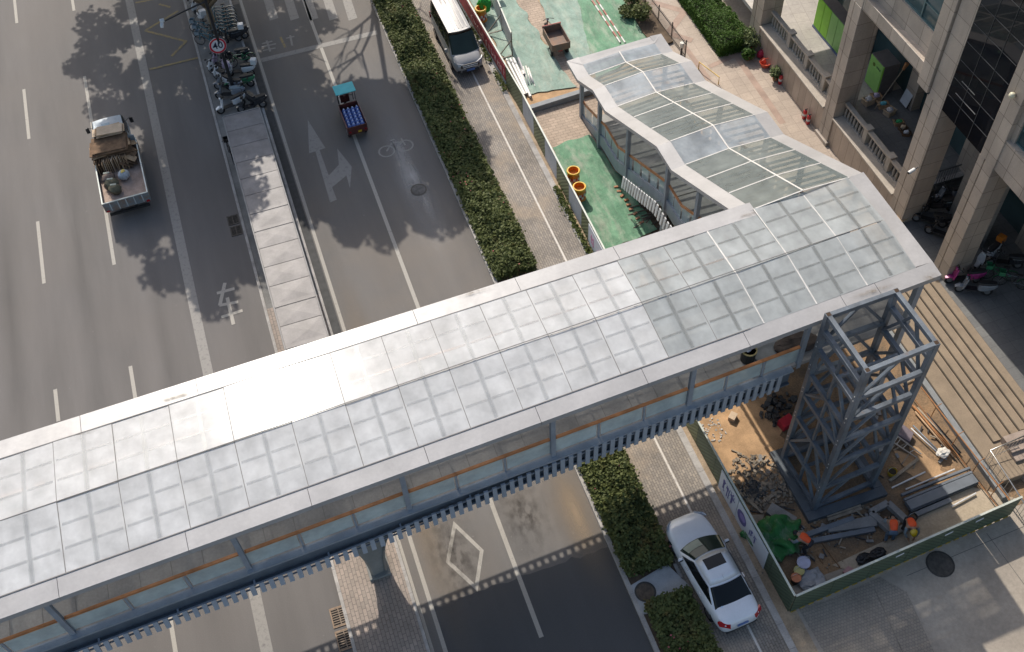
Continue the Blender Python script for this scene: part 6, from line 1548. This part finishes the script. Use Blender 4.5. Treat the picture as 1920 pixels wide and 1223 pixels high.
bars('plank', [((1548, 962), (1610, 942), .22, 'uppermost plank at the tower foot'), ((1550, 968), (1614, 947), .20, 'second plank at the tower foot'), ((1552, 975), (1616, 953), .18, 'third plank at the tower foot'), ((1668, 902), (1722, 860), .2, 'long tan plank beside the yellow bucket'), ((1372, 910), (1430, 962), .15, 'thin pole leaning from the hoarding to the slabs'), ((1428, 906), (1453, 906), .16, 'short pale plank on the rubble heap'), ((1422, 928), (1428, 906), .14, 'short plank end on the rubble heap'), ((1432, 940), (1450, 928), .16, 'wide pale board on the rubble heap')], M_plank, .13, .05, 'plank', 'planks in the pit')
bars('plank', [((1537, 1012), (1575, 1064), .13, 'thin stick lying across the middle of the pit floor'), ((1532, 1040), (1543, 1056), .13, 'short stick on the pit floor near the buckets')], pmat('brown_stick', (.22, .13, .07), .9), .05, .04, 'stick', 'sticks on the pit floor')
# long tubes by the pit wall
for i, (a, b, mt, r, lab) in enumerate((((1708, 757), (1796, 855), M_rustp, .035, 'leftmost rusty tube in the pile by the pit wall'), ((1714, 762), (1792, 858), M_rustp, .035, 'second rusty tube in the pile by the pit wall'), ((1720, 764), (1798, 850), M_plank, .035, 'tan tube in the pile by the pit wall'), ((1716, 772), (1788, 857), pmat('tan_tube', (.45, .30, .18), .6), .035, 'pale orange tube in the pile by the pit wall'), ((1712, 798), (1775, 862), M_beamS, .04, 'grey tube at the left of the tube pile'), ((1708, 803), (1770, 860), M_slatW, .03, 'pale tube at the left of the tube pile'), ((1738, 775), (1802, 850), M_dkp, .03, 'dark tube nearest the pit wall'), ((1733, 772), (1800, 853), M_dkp, .03, 'dark tube second from the pit wall'))):
    p, q = gp(*a, .2 + .02 * (i % 3)), gp(*b, .2 + .02 * (i % 3)); m = MB(); m.cyl(p, q, r, n=8); tag(m.build('tube', mt, smooth=True), lab, 'tube', 'long tubes by the pit wall')
m = MB(); lumpy(m, (0, 0, .08), (.28, .22, .10), 3, 14, 10, .5); o = m.build('plastic_sheet', pmat('white_sheet', (.60, .57, .52), .5, var=.15)); p = gp(1768, 850, .3); o.location = (p.x, p.y, .26); tag(o, 'crumpled white plastic on the end of the tube pile', 'plastic sheet')
m = MB(); lumpy(m, (0, 0, .08), (.55, .42, .14), 6, 16, 10, .5); o = m.build('plastic_sheet', pmat('grey_sheet', (.36, .37, .39), .45, var=.15)); p = gp(1520, 1088, .1); o.location = (p.x, p.y, .1); tag(o, 'crumpled grey plastic sheet in the corner of the pit', 'plastic sheet')
# orange guard rail along the pit wall
gr = empty('guard_rail', (23.6, 18, .1), 'rusty orange tube guard rail along the pit wall below the steps', 'guard rail')
a, b = gp(1724, 722, 1.0), gp(1893, 938, 1.0); m = MB(); m.cyl(a, b, .03, n=8); m.build('rail', M_rustp, gr, world=True)
m = MB()
for t in (.2, .45, .68, .88): p = a.lerp(b, t); m.cyl((p.x, p.y, p.z), (p.x - .1, p.y - .05, .1), .022, n=6); m.cyl((p.x, p.y, p.z), (p.x + .35, p.y + .1, p.z - .1), .018, n=6)
m.cyl(a - Vector((.15, 0, .75)), b - Vector((.15, 0, .75)), .022, n=6); m.build('stay', M_rustp, gr, world=True)
# ladder
ld = empty('ladder', gp(1680, 840, .2), 'grey metal ladder lying on the pit floor right of the lift tower', 'ladder')
a1, b1, a2, b2 = gp(1674, 829, .3), gp(1718, 858, .2), gp(1681, 817, .3), gp(1736, 858, .2)
m = MB(); m.bar(a1, b1, .05, .04); m.bar(a2, b2.lerp(a2, .15), .05, .04); m.build('side_rail', M_chrome, ld, world=True); m = MB()
for t in (.05, .16, .42, .7): m.bar(a1.lerp(b1, t), a2.lerp(b2, t * .9), .03, .03)
m.build('rung', M_chrome, ld, world=True)
random.seed(23)
for nm, mt, k, lab in (('offcuts', M_plank, 46, 'scattered timber offcuts lying over the pit floor'), ('rods', M_dkp, 34, 'scattered dark rods and bars lying over the pit floor'), ('pale_offcuts', M_slabc, 40, 'scattered grey slab and block pieces lying over the pit floor')):
    m = MB()
    for i in range(k):
        x, y = random.choice(((random.uniform(14.6, 16.0), random.uniform(13.9, 19.3)), (random.uniform(19.9, 23.3), random.uniform(15.8, 20.2)), (random.uniform(15.2, 19.0), random.uniform(13.7, 15.0))))
        a = random.uniform(0, 3.14); l = random.uniform(.15, .8) if nm != 'pale_offcuts' else random.uniform(.1, .3); w_ = .05 if nm != 'pale_offcuts' else random.uniform(.08, .22)
        m.bar((x, y, .13), (x + l * math.cos(a), y + l * math.sin(a), .13 + random.uniform(0, .10)), w_, .04)
    tag(m.build(nm, mt), lab, 'scrap', kind='stuff')
# manhole pit with concrete rim
mp_ = empty('open_pit', gp(1660, 965, .1), 'rectangular open shaft with a concrete rim between the two standing workers', 'shaft')
q = [gp(*c, .25) for c in ((1632, 962), (1664, 944), (1708, 985), (1674, 1000))]; c_ = sum(q, Vector()) / 4
m = MB()
for i in range(4): m.bar(q[i], q[(i + 1) % 4], .26, .26)
m.build('rim', M_slabc, mp_, world=True, bevel=.02); m = MB(); m.poly([tuple(c_.lerp(v, .95) + Vector((0, 0, -.118))) for v in q]); m.build('shaft_bottom', M_soil, mp_, world=True)
# slabs
for i, (cs, lab, mt) in enumerate(((((1436, 962), (1447, 944), (1494, 972), (1483, 998)), 'large tilted concrete slab on the rubble beside the tower foot', M_slabc), (((1404, 968), (1432, 967), (1428, 985), (1410, 988)), 'small tan concrete slab left of the large one', M_plank), (((1549, 986), (1640, 968), (1644, 988), (1553, 1000)), 'flat dark panel behind the long grey beam', M_slabc), (((1432, 1010), (1448, 1018), (1446, 1032), (1430, 1026)), 'reddish slab half under the green net heap', pmat('red_slab', (.27, .15, .10), .9)), (((1680, 790), (1712, 815), (1705, 832), (1672, 812)), 'dark violet board between the tower and the tube pile', pmat('violet_board', (.16, .13, .15), .7)))):
    m = MB(); m.prism([g2(px, py, .2) for px, py in cs], .16 + .01 * i, .30 + .012 * i); tag(m.build('slab', mt, bevel=.012), lab, 'slab', 'slabs in the pit')
# rubble
random.seed(11)
m = MB()
def stones(m, px, py, rx, ry, n, s):
    c = gp(px, py)
    for i in range(n):
        a = random.uniform(0, 6.28); r = math.sqrt(random.random()); x, y = c.x + math.cos(a) * r * rx, c.y + math.sin(a) * r * ry; q = s * random.uniform(.3, 1.3)
        Q = Matrix.Rotation(random.uniform(0, 3), 3, 'Z') @ Matrix.Rotation(random.uniform(-.7, .7), 3, 'X'); m.box((x, y, .1 + q * .3), (q, q * random.uniform(.4, 1), q * random.uniform(.3, .8)), M=Q)
stones(m, 1425, 905, 1.2, 1.5, 260, .14); stones(m, 1440, 930, 1.2, .8, 200, .11); stones(m, 1560, 985, 2.2, .6, 160, .09); stones(m, 1500, 1050, 1.8, 1.2, 60, .07); stones(m, 1600, 1010, 2.5, .8, 60, .06)
tag(m.build('rubble', pmat('rubble_mix', (.25, .21, .165), .9, var=.4, scale=7, col2=(.34, .28, .21))), 'loose broken rubble and clods spread round the lift tower foot', 'rubble', kind='stuff')
m = MB(); stones(m, 1338, 806, .5, .6, 60, .07); tag(m.build('scrap_paper', pmat('pale_scraps', (.45, .43, .4), .8, var=.15, scale=6)), 'scattered pale scraps on the sand behind the olive hoarding', 'litter', kind='stuff')
m = MB(); stones(m, 1410, 920, .45, .5, 70, .16); tag(m.build('scrap_metal', pmat('dark_scrap', (.05, .052, .055), .7, var=.3, scale=6)), 'dark tangled scrap on the rubble heap left of the tower', 'scrap', kind='stuff')
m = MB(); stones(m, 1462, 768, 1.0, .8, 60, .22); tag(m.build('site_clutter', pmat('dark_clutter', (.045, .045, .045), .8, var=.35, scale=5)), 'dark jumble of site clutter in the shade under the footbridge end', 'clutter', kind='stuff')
def boxy(name, px, py, sz, col, lab, cat, rz=0, z=.1, group=None):
    p = gp(px, py, z); m = MB(); s = sz
    m.bb((-s[0] / 2, -s[1] / 2, 0), (s[0] / 2, s[1] / 2, s[2]))
    t = empty(name, (p.x, p.y, z), lab, cat, rz, group); m.build('body', col, t, bevel=.015)
    m = MB(); m.bb((-s[0] / 2 - .01, -s[1] / 2 - .01, s[2]), (s[0] / 2 + .01, s[1] / 2 + .01, s[2] + .03)); m.build('lid', col, t, bevel=.008); return t
boxy('tool_box', 1473, 797, (.62, .42, .34), pmat('red_box', (.42, .02, .04), .45), 'red tool box in the shade under the footbridge end', 'box', R(15))
boxy('cardboard_box', 1373, 785, (.36, .28, .22), M_card2, 'small cardboard box lying on the orange sand', 'box', R(40))
def bucket(px, py, r, h, col, lab, lid=None, inner=None, z=.1, group='buckets in the pit'):
    p = gp(px, py, z); t = empty('bucket', (p.x, p.y, z), lab, 'bucket', 0, group)
    m = MB(); m.lathe((0, 0, 0), [(r * .82, 0), (r, h), (r * .94, h), (r * .80, .06)] if not lid else [(r * .82, 0), (r, h)], 18); m.build('pail', col, t); shade_auto(t.children[-1], 50)
    if lid: m = MB(); m.lathe((0, 0, h), [(r * 1.06, -.03), (r * 1.06, .015), (r * .95, .02), (r * .93, .008)], 20); m.build('lid', lid, t)
    if inner: m = MB(); m.lathe((0, 0, h * .7), [(r * .9, 0), (r * .5, .03)], 14); m.build('content', inner, t)
    m = MB(); m.tube([(r * math.cos(a), r * .2 - .0 + r * .9 * math.sin(a) * .3, h + .12 * math.sin(a)) for a in [math.pi * i / 8 for i in range(9)]], .008, 5); m.build('handle', M_chrome, t)
bucket(1504, 1062, .25, .36, pmat('white_pail', (.50, .50, .58), .4), 'white lidded bucket beside a yellow one in the pit corner', pmat('lilac_lid', (.52, .52, .66), .4))
bucket(1496, 1076, .20, .30, pmat('yellow_pail', (.45, .40, .12), .5), 'yellow bucket between the white one and the orange-topped one', pmat('yellow_lid', (.52, .47, .18), .5))
bucket(1490, 1090, .19, .34, pmat('black_pail', (.03, .03, .035), .5), 'black bucket with an orange top in the pit corner', pmat('orange_lid', (.62, .22, .10), .5))
bucket(1671, 889, .19, .26, pmat('amber_pail', (.45, .30, .02), .5), 'open yellow bucket on the pit floor right of the lift tower', None, pmat('dark_mud', (.05, .035, .02), .9))
bucket(1709, 974, .19, .25, pmat('black_pail', (.03, .03, .035), .5), 'open black bucket right of the worker with the yellow helmet', None, M_soil)
m = MB(); lumpy(m, (-.3, 0, .12), (.34, .24, .16), 2, 14, 10, .6); lumpy(m, (.28, .06, .10), (.32, .2, .14), 4, 14, 10, .6); o = m.build('hose_coil', M_black); p = gp(1634, 1046); o.location = (p.x, p.y, .1); tag(o, 'heap of black hose and cloth against the south hoarding', 'hose')
m = MB(); m.prism([g2(*c, .15) for c in ((1580, 1072), (1590, 1062), (1601, 1068), (1586, 1080))], .1, .2); tag(m.build('board', pmat('pink_board', (.42, .24, .24), .7)), 'pinkish board propped inside the south hoarding', 'board')
# debris trench by the stair
tr = MB(); random.seed(5)
for i in range(26):
    a = gp(random.uniform(1175, 1250), random.uniform(368, 440), .15); d = Vector((random.uniform(.3, 1.1), random.uniform(-.12, .25), random.uniform(0, .15))); tr.bar(a, a + d, .06, .03)
tag(tr.build('scrap_timber', pmat('dark_timber', (.09, .075, .06), .9, var=.4, scale=4)), 'dark scrap timber strewn in the trench between the green net and the stair', 'timber', kind='stuff')
struct('trench_floor', MB().poly([(*g2(px, py, .1), .108) for px, py in ((1108, 262), (1160, 330), (1290, 440), (1230, 450), (1170, 370), (1130, 310))][::-1]), M_soil)
m = MB(); p = gp(1163, 372, .1)
for i in range(9): a = gp(1155 + 6.5 * i * .9, 352 + 8.4 * i, .12); m.box((a.x + random.uniform(-.05, .05), a.y, .16), (.22, .11, .12), random.uniform(-.4, .4))
tag(m.build('brick_row', brickmat('orange_brick', (.42, .20, .10), (.36, .16, .08), (.3, .25, .2), .3, .3)), 'ragged row of orange bricks along the edge of the lower green net', 'bricks', kind='stuff')
# clutter on the bridge deck near the tower
t = empty('barrel_bin', (*g2(1401, 674, 6.6), 6.6), 'round bin with a yellowish rim standing on the bridge deck by the railing', 'bin'); m = MB(); m.lathe((0, 0, 0), [(.26, 0), (.29, .6), (.27, .6), (.25, .1)], 16); m.build('drum', M_black, t); m = MB(); m.lathe((0, 0, .58), [(.30, 0), (.30, .05), (.25, .05), (.25, 0)], 16); m.build('rim', pmat('straw_rim', (.36, .30, .14), .7), t); m = MB(); lumpy(m, (-.03, 0, .5), (.14, .12, .12), 2); m.build('rag', pmat('blue_white_rag', (.45, .5, .6), .8), t)
m = MB(); m.box((0, 0, .04), (1.15, 1.2, .06), R(4)); o = m.build('metal_sheet', pmat('zinc_sheet', (.22, .235, .25), .45, .4, var=.12), bevel=.01); p = gp(1436, 660, 6.62); o.location = (p.x, p.y + .2, 6.62); tag(o, 'flat grey metal sheet lying on the bridge deck', 'metal sheet')
m = MB(); lumpy(m, (0, 0, .1), (.9, .45, .14), 4, 16, 8, .5); o = m.build('tarpaulin', pmat('brown_tarp', (.06, .045, .04), .8, var=.3, scale=4)); p = gp(1493, 648, 6.62); o.location = (p.x, p.y, 6.62); tag(o, 'dark brown tarpaulin on the bridge deck beside the tower', 'tarpaulin')
# ------------------------------------------------------------------ plaza and terrace objects
M_red = pmat('extinguisher_red', (.50, .015, .02), .3, coat=.5)
def extinguisher(px, py, lab, z=.1):
    p = gp(px, py, z); t = empty('fire_extinguisher', (p.x, p.y, z), lab, 'fire extinguisher', 0, 'fire extinguishers')
    m = MB(); m.lathe((0, 0, 0), [(.10, 0), (.11, .03), (.11, .46), (.08, .55), (.03, .59)], 14); m.build('cylinder', M_red, t, smooth=True); m = MB(); m.box((.03, 0, .62), (.16, .04, .05)); m.tube([(.02, .03, .6), (-.12, .05, .5), (-.13, .05, .15)], .014, 6); m.build('valve', M_black, t); m = MB(); m.lathe((0, 0, .22), [(.112, 0), (.112, .14)], 14); m.build('label_band', M_rw, t)
extinguisher(1507, 222, 'left red fire extinguisher of the pair on the tan plaza'); extinguisher(1514, 232, 'right red fire extinguisher of the pair on the tan plaza'); extinguisher(1462, 157, 'single red fire extinguisher beside the small pale plant')
t = empty('basin', gp(1434, 124, .1), 'orange plastic basket on the plaza by the podium wall', 'basket'); m = MB(); m.lathe((0, 0, 0), [(.22, 0), (.32, .28), (.34, .30), (.30, .28), (.20, .03)], 18); m.build('tub', pmat('orange_plastic', (.62, .10, .05), .4), t); m = MB(); m.tube([(.30 * math.cos(a), .02, .28 + .22 * math.sin(a)) for a in [math.pi * i / 8 for i in range(9)]], .015, 6); m.build('handle', pmat('orange_plastic', (.62, .10, .05), .4), t)
m = MB(); lumpy(m, (0, 0, .24), (.26, .2, .28), 6, 14, 10, .35); t = empty('bag', gp(1427, 108, .1), 'dark red bag between the potted plants and the orange basket', 'bag'); m.build('sack', pmat('crimson_bag', (.36, .015, .05), .6, var=.2, scale=5), t); m = MB(); m.tube([(-.12, 0, .45), (-.06, 0, .62), (.06, 0, .62), (.12, 0, .45)], .015, 6); m.build('handle', M_black, t)
t = empty('stool', gp(1385, 62, .1), 'small wooden stool beside the trimmed shrub', 'stool'); m = MB(); m.box((0, 0, .42), (.36, .32, .04)); m.build('seat', pmat('ochre_wood', (.45, .26, .08), .6), t)
for sx in (-1, 1):
    for sy in (-1, 1): m = MB(); m.bar((sx * .14, sy * .12, 0), (sx * .15, sy * .13, .40), .035, .035); m.build('leg', pmat('ochre_wood', (.45, .26, .08), .6), t)
t = empty('low_barrier', (*g2(1330, 146, .1), .1), 'low yellow metal barrier frame beside the stair canopy on the plaza', 'barrier', R(10)); m = MB(); m.tube([(-.1, .9, 0), (-.1, .9, .5), (.1, -.7, .5), (.1, -.7, 0)], .03, 8); m.build('frame', pmat('yellow_frame', (.55, .36, .08), .5), t)
# parcel lockers
M_lime = pmat('lime_door', (.22, .55, .015), .4, var=.06); M_lime2 = pmat('pale_lime_door', (.24, .48, .12), .45, var=.06); M_lockc = pmat('locker_case', (.13, .12, .12), .5)
lk = empty('parcel_locker', (30.4, 40.0, 1.72), 'bright lime parcel locker with a paler right half, in the open part of the terrace', 'locker'); m = MB(); m.bb((-.28, -1.45, .12), (.40, 1.35, 2.0)); m.build('case', M_lockc, lk)
for i in range(4): m = MB(); y = 1.33 - .69 * i; m.bb((-.31, y - .66, .16), (-.28, y, 1.96)); m.build('door', M_lime if i < 2 else M_lime2, lk, bevel=.006)
m = MB(); m.bb((-.32, -1.5, 0), (.40, 1.4, .12)); m.build('plinth', pmat('plinth_blue', (.10, .14, .24), .5), lk)
lk = empty('parcel_locker', (30.75, 35.7, 1.72), 'pale green cabinet with a round logo standing beside cardboard boxes on the terrace', 'locker'); m = MB(); m.bb((-.38, -.62, .08), (.52, .62, 1.9)); m.build('case', M_lockc, lk, bevel=.02)
m = MB(); m.bb((-.41, -.55, .12), (-.38, .6, 1.86)); dr = m.build('door', M_lime2, lk, bevel=.01); m = MB(); m.cyl((-.415, .2, 1.5), (-.42, .2, 1.5), .11, n=18); m.build('logo', pmat('logo_olive', (.10, .16, .02), .5), dr); m = MB()
for k in range(3): m.bb((-.42, -.05 - .13 * k, 1.45), (-.412, -.15 - .13 * k + .02, 1.56))
m.build('lettering', pmat('logo_dark', (.04, .10, .05), .5), dr); m = MB(); m.bb((-.385, -.60, .08), (-.375, -.555, 1.9)); m.build('edge_trim', M_lime, lk)
def carton(x, y, s, lab, mt=M_card, top=None):
    t = empty('carton', (x, y, 1.72), lab, 'box', R(random.uniform(-30, 30)), 'cardboard boxes on the terrace'); w, d, h = s; m = MB()
    m.bb((-w / 2, -d / 2, 0), (w / 2, d / 2, .02)); 
    for lo, hi in (((-w / 2, -d / 2, .02), (-w / 2 + .02, d / 2, h)), ((w / 2 - .02, -d / 2, .02), (w / 2, d / 2, h)), ((-w / 2 + .02, -d / 2, .02), (w / 2 - .02, -d / 2 + .02, h)), ((-w / 2 + .02, d / 2 - .02, .02), (w / 2 - .02, d / 2, h))): m.bb(lo, hi)
    m.build('walls', mt, t)
    MB().bar((-w / 2, 0, h), (-w / 2 - .12, 0, h + .05), d, .012).build('flap', mt, t); MB().bar((w / 2, 0, h), (w / 2 + .10, 0, h - .08), d, .012).build('flap', mt, t)
    if top: m = MB(); lumpy(m, (0, 0, h - .02), (w * .38, d * .38, .12), random.random() * 9, 12, 8, .4); m.build('content', top, t)
wt = pmat('white_stuff', (.58, .58, .6), .7); cy = pmat('cyan_stuff', (.10, .38, .46), .6); gnn = pmat('green_bag', (.05, .42, .14), .5)
def ter(px, py): p = g(px, py, 1.75); return p.x, p.y
carton(*ter(1627, 193), (.5, .42, .34), 'open carton holding something white, nearest the green cabinet', M_card2, wt); carton(*ter(1642, 186), (.42, .4, .3), 'carton with a lilac bundle behind the first box', M_card, pmat('lilac_stuff', (.40, .36, .52), .7)); carton(*ter(1655, 200), (.46, .36, .26), 'carton topped with a cyan cloth', M_card, cy); carton(*ter(1667, 213), (.5, .4, .3), 'carton with a white folded sheet on top', M_card2, wt); carton(*ter(1684, 232), (.42, .3, .2), 'low carton with a bright green bag', M_card, gnn); carton(*ter(1692, 243), (.36, .3, .2), 'small brown carton below the one with the green bag', M_card3, M_card2); carton(*ter(1698, 252), (.36, .3, .18), 'last small carton of the row, with black and white scraps', M_card3, wt)
p = ter(1675, 206); t = empty('whiteboard', (p[0] + .5, p[1] + .1, 1.72), 'white board leaning on the dark glass wall behind the cartons', 'board'); m = MB(); m.box((.2, 0, .55), (.03, .6, .9), M=Matrix.Rotation(R(14), 3, 'Y')); m.build('face', pmat('board_face', (.55, .57, .6), .5), t); m = MB(); m.box((.24, 0, .54), (.03, .66, .98), M=Matrix.Rotation(R(14), 3, 'Y')); m.build('frame', M_black, t)
p = ter(1640, 205); t = empty('broom', (p[0], p[1], 1.72), 'long wooden broom leaning across the terrace behind the cartons', 'broom'); m = MB(); m.cyl((0, 0, .05), (1.2, .2, 2.1), .02, n=7); m.build('handle', M_plank, t); m = MB(); m.cyl((1.2, .2, 2.05), (1.36, .23, 2.4), .06, .12, 8); m.build('head', M_rustp, t)

# ------------------------------------------------------------------ workers
M_skin = pmat('skin', (.33, .19, .12), .55, var=.08); M_vest = pmat('orange_vest', (.85, .10, .02), .6, var=.08, scale=4); M_jean = pmat('blue_jeans', (.10, .14, .19), .85, var=.2, scale=6); M_dark = pmat('dark_clothes', (.035, .035, .04), .85, var=.2, scale=6); M_greycl = pmat('grey_sleeves', (.24, .28, .30), .8, var=.12, scale=5); M_hair = pmat('black_hair', (.012, .011, .01), .6)
def skin_mesh(name, joints, edges, mat, parent, sub=2, root=0):
    me = bpy.data.meshes.new(name); me.from_pydata([j[0] for j in joints], edges, []); me.update()
    o = bpy.data.objects.new(name, me); COL.objects.link(o)
    o.modifiers.new('skin', 'SKIN'); 
    if not me.skin_vertices: me.skin_vertices.new(name='')
    for i, j in enumerate(joints): me.skin_vertices[0].data[i].radius = (j[1], j[2] if len(j) > 2 else j[1]); me.skin_vertices[0].data[i].use_root = (i == root)
    s = o.modifiers.new('s', 'SUBSURF'); s.levels = sub; s.render_levels = sub
    dg = bpy.context.evaluated_depsgraph_get(); m2 = bpy.data.meshes.new_from_object(o.evaluated_get(dg)); bpy.data.objects.remove(o)
    m2.materials.clear(); m2.materials.append(mat); m2.polygons.foreach_set('use_smooth', [True] * len(m2.polygons))
    r = bpy.data.objects.new(name, m2); COL.objects.link(r); r.parent = parent; return r
def person(loc, rz, label, J, legs, sleeve, helmet=None, hair=True):
    t = empty('person', loc, label, 'person', rz, 'workers in the pit'); V = Vector
    hip, ch, nk, hd = [V(J[k]) for k in ('hip', 'chest', 'neck', 'head')]
    jt = [(hip, .14), (hip.lerp(ch, .5), .135), (ch, .15), (nk, .065), (hd, .098)]; ed = [(0, 1), (1, 2), (2, 3), (3, 4)]
    for s in (-1, 1):
        n = len(jt); a = 'l' if s < 0 else 'r'
        jt += [(V(J['sh' + a]), .07), (V(J['el' + a]), .048), (V(J['ha' + a]), .034)]; ed += [(2, n), (n, n + 1), (n + 1, n + 2)]
        n = len(jt); jt += [(V(J['hp' + a]), .095), (V(J['kn' + a]), .066), (V(J['an' + a]), .045), (V(J['to' + a]), .04)]; ed += [(0, n), (n, n + 1), (n + 1, n + 2), (n + 2, n + 3)]
    body = skin_mesh('body', jt, ed, M_skin, t)
    fm = MB()
    for a in 'lr':
        h = V(J['ha' + a]); e = V(J['el' + a]); d = (h - e).normalized(); sd = d.cross(V((0, 0, 1))).normalized(); dn = V((0, 0, -1))
        fm.tube([h, h + d * .05, h + d * .09], [.03, .04, .036], 8)
        for k in range(4):
            b = h + d * .085 + sd * (-.03 + .02 * k); l = (.066, .078, .074, .056)[k]; fm.tube([b, b + d * l * .45 + dn * .004, b + d * l * .8 + dn * .022, b + d * l * .9 + dn * .042], [.0095, .009, .008, .006], 6)
        b = h + d * .03 - sd * .035; fm.tube([b, b - sd * .03 + d * .03, b - sd * .035 + d * .06], [.012, .010, .007], 6)
    me = body.data; bm = bmesh.new(); bm.from_mesh(me); off = len(bm.verts); vs = [bm.verts.new(v) for v in fm.v]
    for f in fm.f:
        try: bm.faces.new([vs[i] for i in f]).smooth = True
        except ValueError: pass
    bm.to_mesh(me); bm.free()
    # trousers, sleeves and vest follow the same joints slightly larger
    lj = [(hip, .165), (hip.lerp(ch, .18), .16)]; le = [(0, 1)]
    for a in 'lr':
        n = len(lj); lj += [(V(J['hp' + a]), .112), (V(J['kn' + a]), .082), (V(J['an' + a]).lerp(V(J['kn' + a]), .08), .064)]; le += [(0, n), (n, n + 1), (n + 1, n + 2)]
    skin_mesh('trousers', lj, le, legs, t)
    for a in 'lr':
        skin_mesh('sleeve', [(V(J['sh' + a]), .082), (V(J['el' + a]), .062), (V(J['ha' + a]).lerp(V(J['el' + a]), .15), .048)], [(0, 1), (1, 2)], sleeve, t)
        skin_mesh('shoe', [(V(J['an' + a]) + V((0, 0, -.01)), .05), (V(J['to' + a]), .05, .04)], [(0, 1)], M_dark, t)
    skin_mesh('vest', [(hip.lerp(ch, .08), .172), (hip.lerp(ch, .5), .165), (ch, .178), (ch.lerp(nk, .45), .12), (V(J['shl']).lerp(ch, .25), .09), (V(J['shr']).lerp(ch, .25), .09)], [(0, 1), (1, 2), (2, 3), (2, 4), (2, 5)], M_vest, t)
    # face and hair
    up = (hd - nk).normalized(); fw = V(J['face']).normalized(); sd = up.cross(fw).normalized(); f = MB()
    f.tube([hd + fw * .08 + up * .01, hd + fw * .115 - up * .02], [.012, .016], 6); f.box(hd + fw * .093 - up * .055, (.04, .012, .012))
    for s in (-1, 1): lumpy(f, tuple(hd + fw * .085 + sd * s * .035 + up * .015), (.012, .012, .012), 1, 8, 6, 0); lumpy(f, tuple(hd + sd * s * .098), (.016, .02, .03), 1, 8, 6, 0)
    f.build('facial_features', M_skin, t)
    if helmet:
        m = MB(); Q = Matrix((sd, fw, up)).transposed(); m.lathe(hd + up * .02, [(.15, 0), (.15, .012), (.125, .02), (.122, .06), (.095, .11), (.04, .135)], 18, Q); m.build('helmet', helmet, t, smooth=True)
    else:
        m = MB(); lumpy(m, tuple(hd + up * .025 - fw * .02), (.108, .108, .10), 3, 14, 10, .06); m.build('hair', M_hair, t, smooth=True)
def bent(head_drop=.0, reach=.5, twist=0):
    return dict(hip=(0, -.12, .86), chest=(0, .24, 1.02), neck=(0, .40, 1.04), head=(0, .53, 1.0 - head_drop), face=(0, .5, -.9), shl=(-.20, .30, 1.0), shr=(.20, .30, 1.0), ell=(-.27, .42, .74), elr=(.26, .44, .74), hal=(-.15, .42 + reach * .3, .55), har=(.12, .44 + reach * .3, .52), hpl=(-.10, -.12, .84), hpr=(.10, -.12, .84), knl=(-.13, .03, .46), knr=(.14, .06, .46), anl=(-.14, -.14, .07), anr=(.15, -.05, .07), tol=(-.17, .02, .035), tor=(.18, .11, .035))
def squat():
    return dict(hip=(0, -.18, .42), chest=(0, .12, .70), neck=(0, .24, .84), head=(0, .34, .93), face=(0, .7, -.6), shl=(-.20, .16, .72), shr=(.20, .16, .72), ell=(-.27, .34, .52), elr=(.27, .34, .52), hal=(-.10, .50, .40), har=(.10, .52, .38), hpl=(-.11, -.16, .42), hpr=(.11, -.16, .42), knl=(-.17, .18, .46), knr=(.17, .2, .46), anl=(-.15, -.02, .07), anr=(.15, .02, .07), tol=(-.18, .14, .035), tor=(.18, .18, .035))
person((15.42, 14.35, .1), R(35), 'worker in an orange vest and grey sleeves bending over beside the green net heap', bent(.0, .6), M_dark, M_greycl)
person((18.75, 13.65, .1), R(-25), 'worker in an orange vest and blue jeans bending over the open shaft', bent(.05, .8), M_jean, M_greycl)
person((19.55, 13.75, .1), R(160), 'worker in an orange vest and a yellow helmet crouching with back to the shaft', bent(-.02, .4), M_dark, M_greycl, pmat('yellow_helmet', (.62, .42, .02), .35, coat=.4))
# ------------------------------------------------------------------ light, sky, camera
shadow = Vector((0.05, -1.05, -1.0)).normalized()          # direction sunlight travels
el = math.atan2(1.0, math.hypot(0.05, 1.05)); az = math.atan2(-0.05, 1.05)
sun = bpy.data.lights.new('sun', 'SUN'); sun.energy = 3.6; sun.angle = R(0.55); sun.color = (1.0, 0.93, 0.83)
so_ = bpy.data.objects.new('sun', sun); COL.objects.link(so_); so_.rotation_euler = shadow.to_track_quat('-Z', 'Y').to_euler(); so_.location = (0, 60, 60)
w = bpy.data.worlds.new('World'); sc.world = w; w.use_nodes = True; nt = w.node_tree
sky = nt.nodes.new('ShaderNodeTexSky'); sky.sky_type = 'NISHITA'; sky.sun_disc = False; sky.sun_elevation = el; sky.sun_rotation = az; sky.dust_density = 3.0; sky.air_density = 1.3; sky.ozone_density = 1.0
nt.links.new(sky.outputs[0], nt.nodes['Background'].inputs['Color']); nt.nodes['Background'].inputs['Strength'].default_value = 0.135
cam = bpy.data.cameras.new('drone_camera'); co = bpy.data.objects.new('drone_camera', cam); COL.objects.link(co)
Mw = CM.to_4x4(); Mw.translation = Vector((0, 0, CH)); co.matrix_world = Mw
cam.sensor_fit = 'HORIZONTAL'; cam.sensor_width = 36.0; cam.lens = 36.0 * CF / 1920.0; cam.clip_start = 0.5; cam.clip_end = 2000
sc.camera = co
vs = sc.view_settings; vs.view_transform = 'Standard'; vs.look = 'None'; vs.exposure = 0.34; vs.gamma = 1.0; vs.use_curve_mapping = False
sc.cycles.max_bounces = 8; sc.cycles.transparent_max_bounces = 16
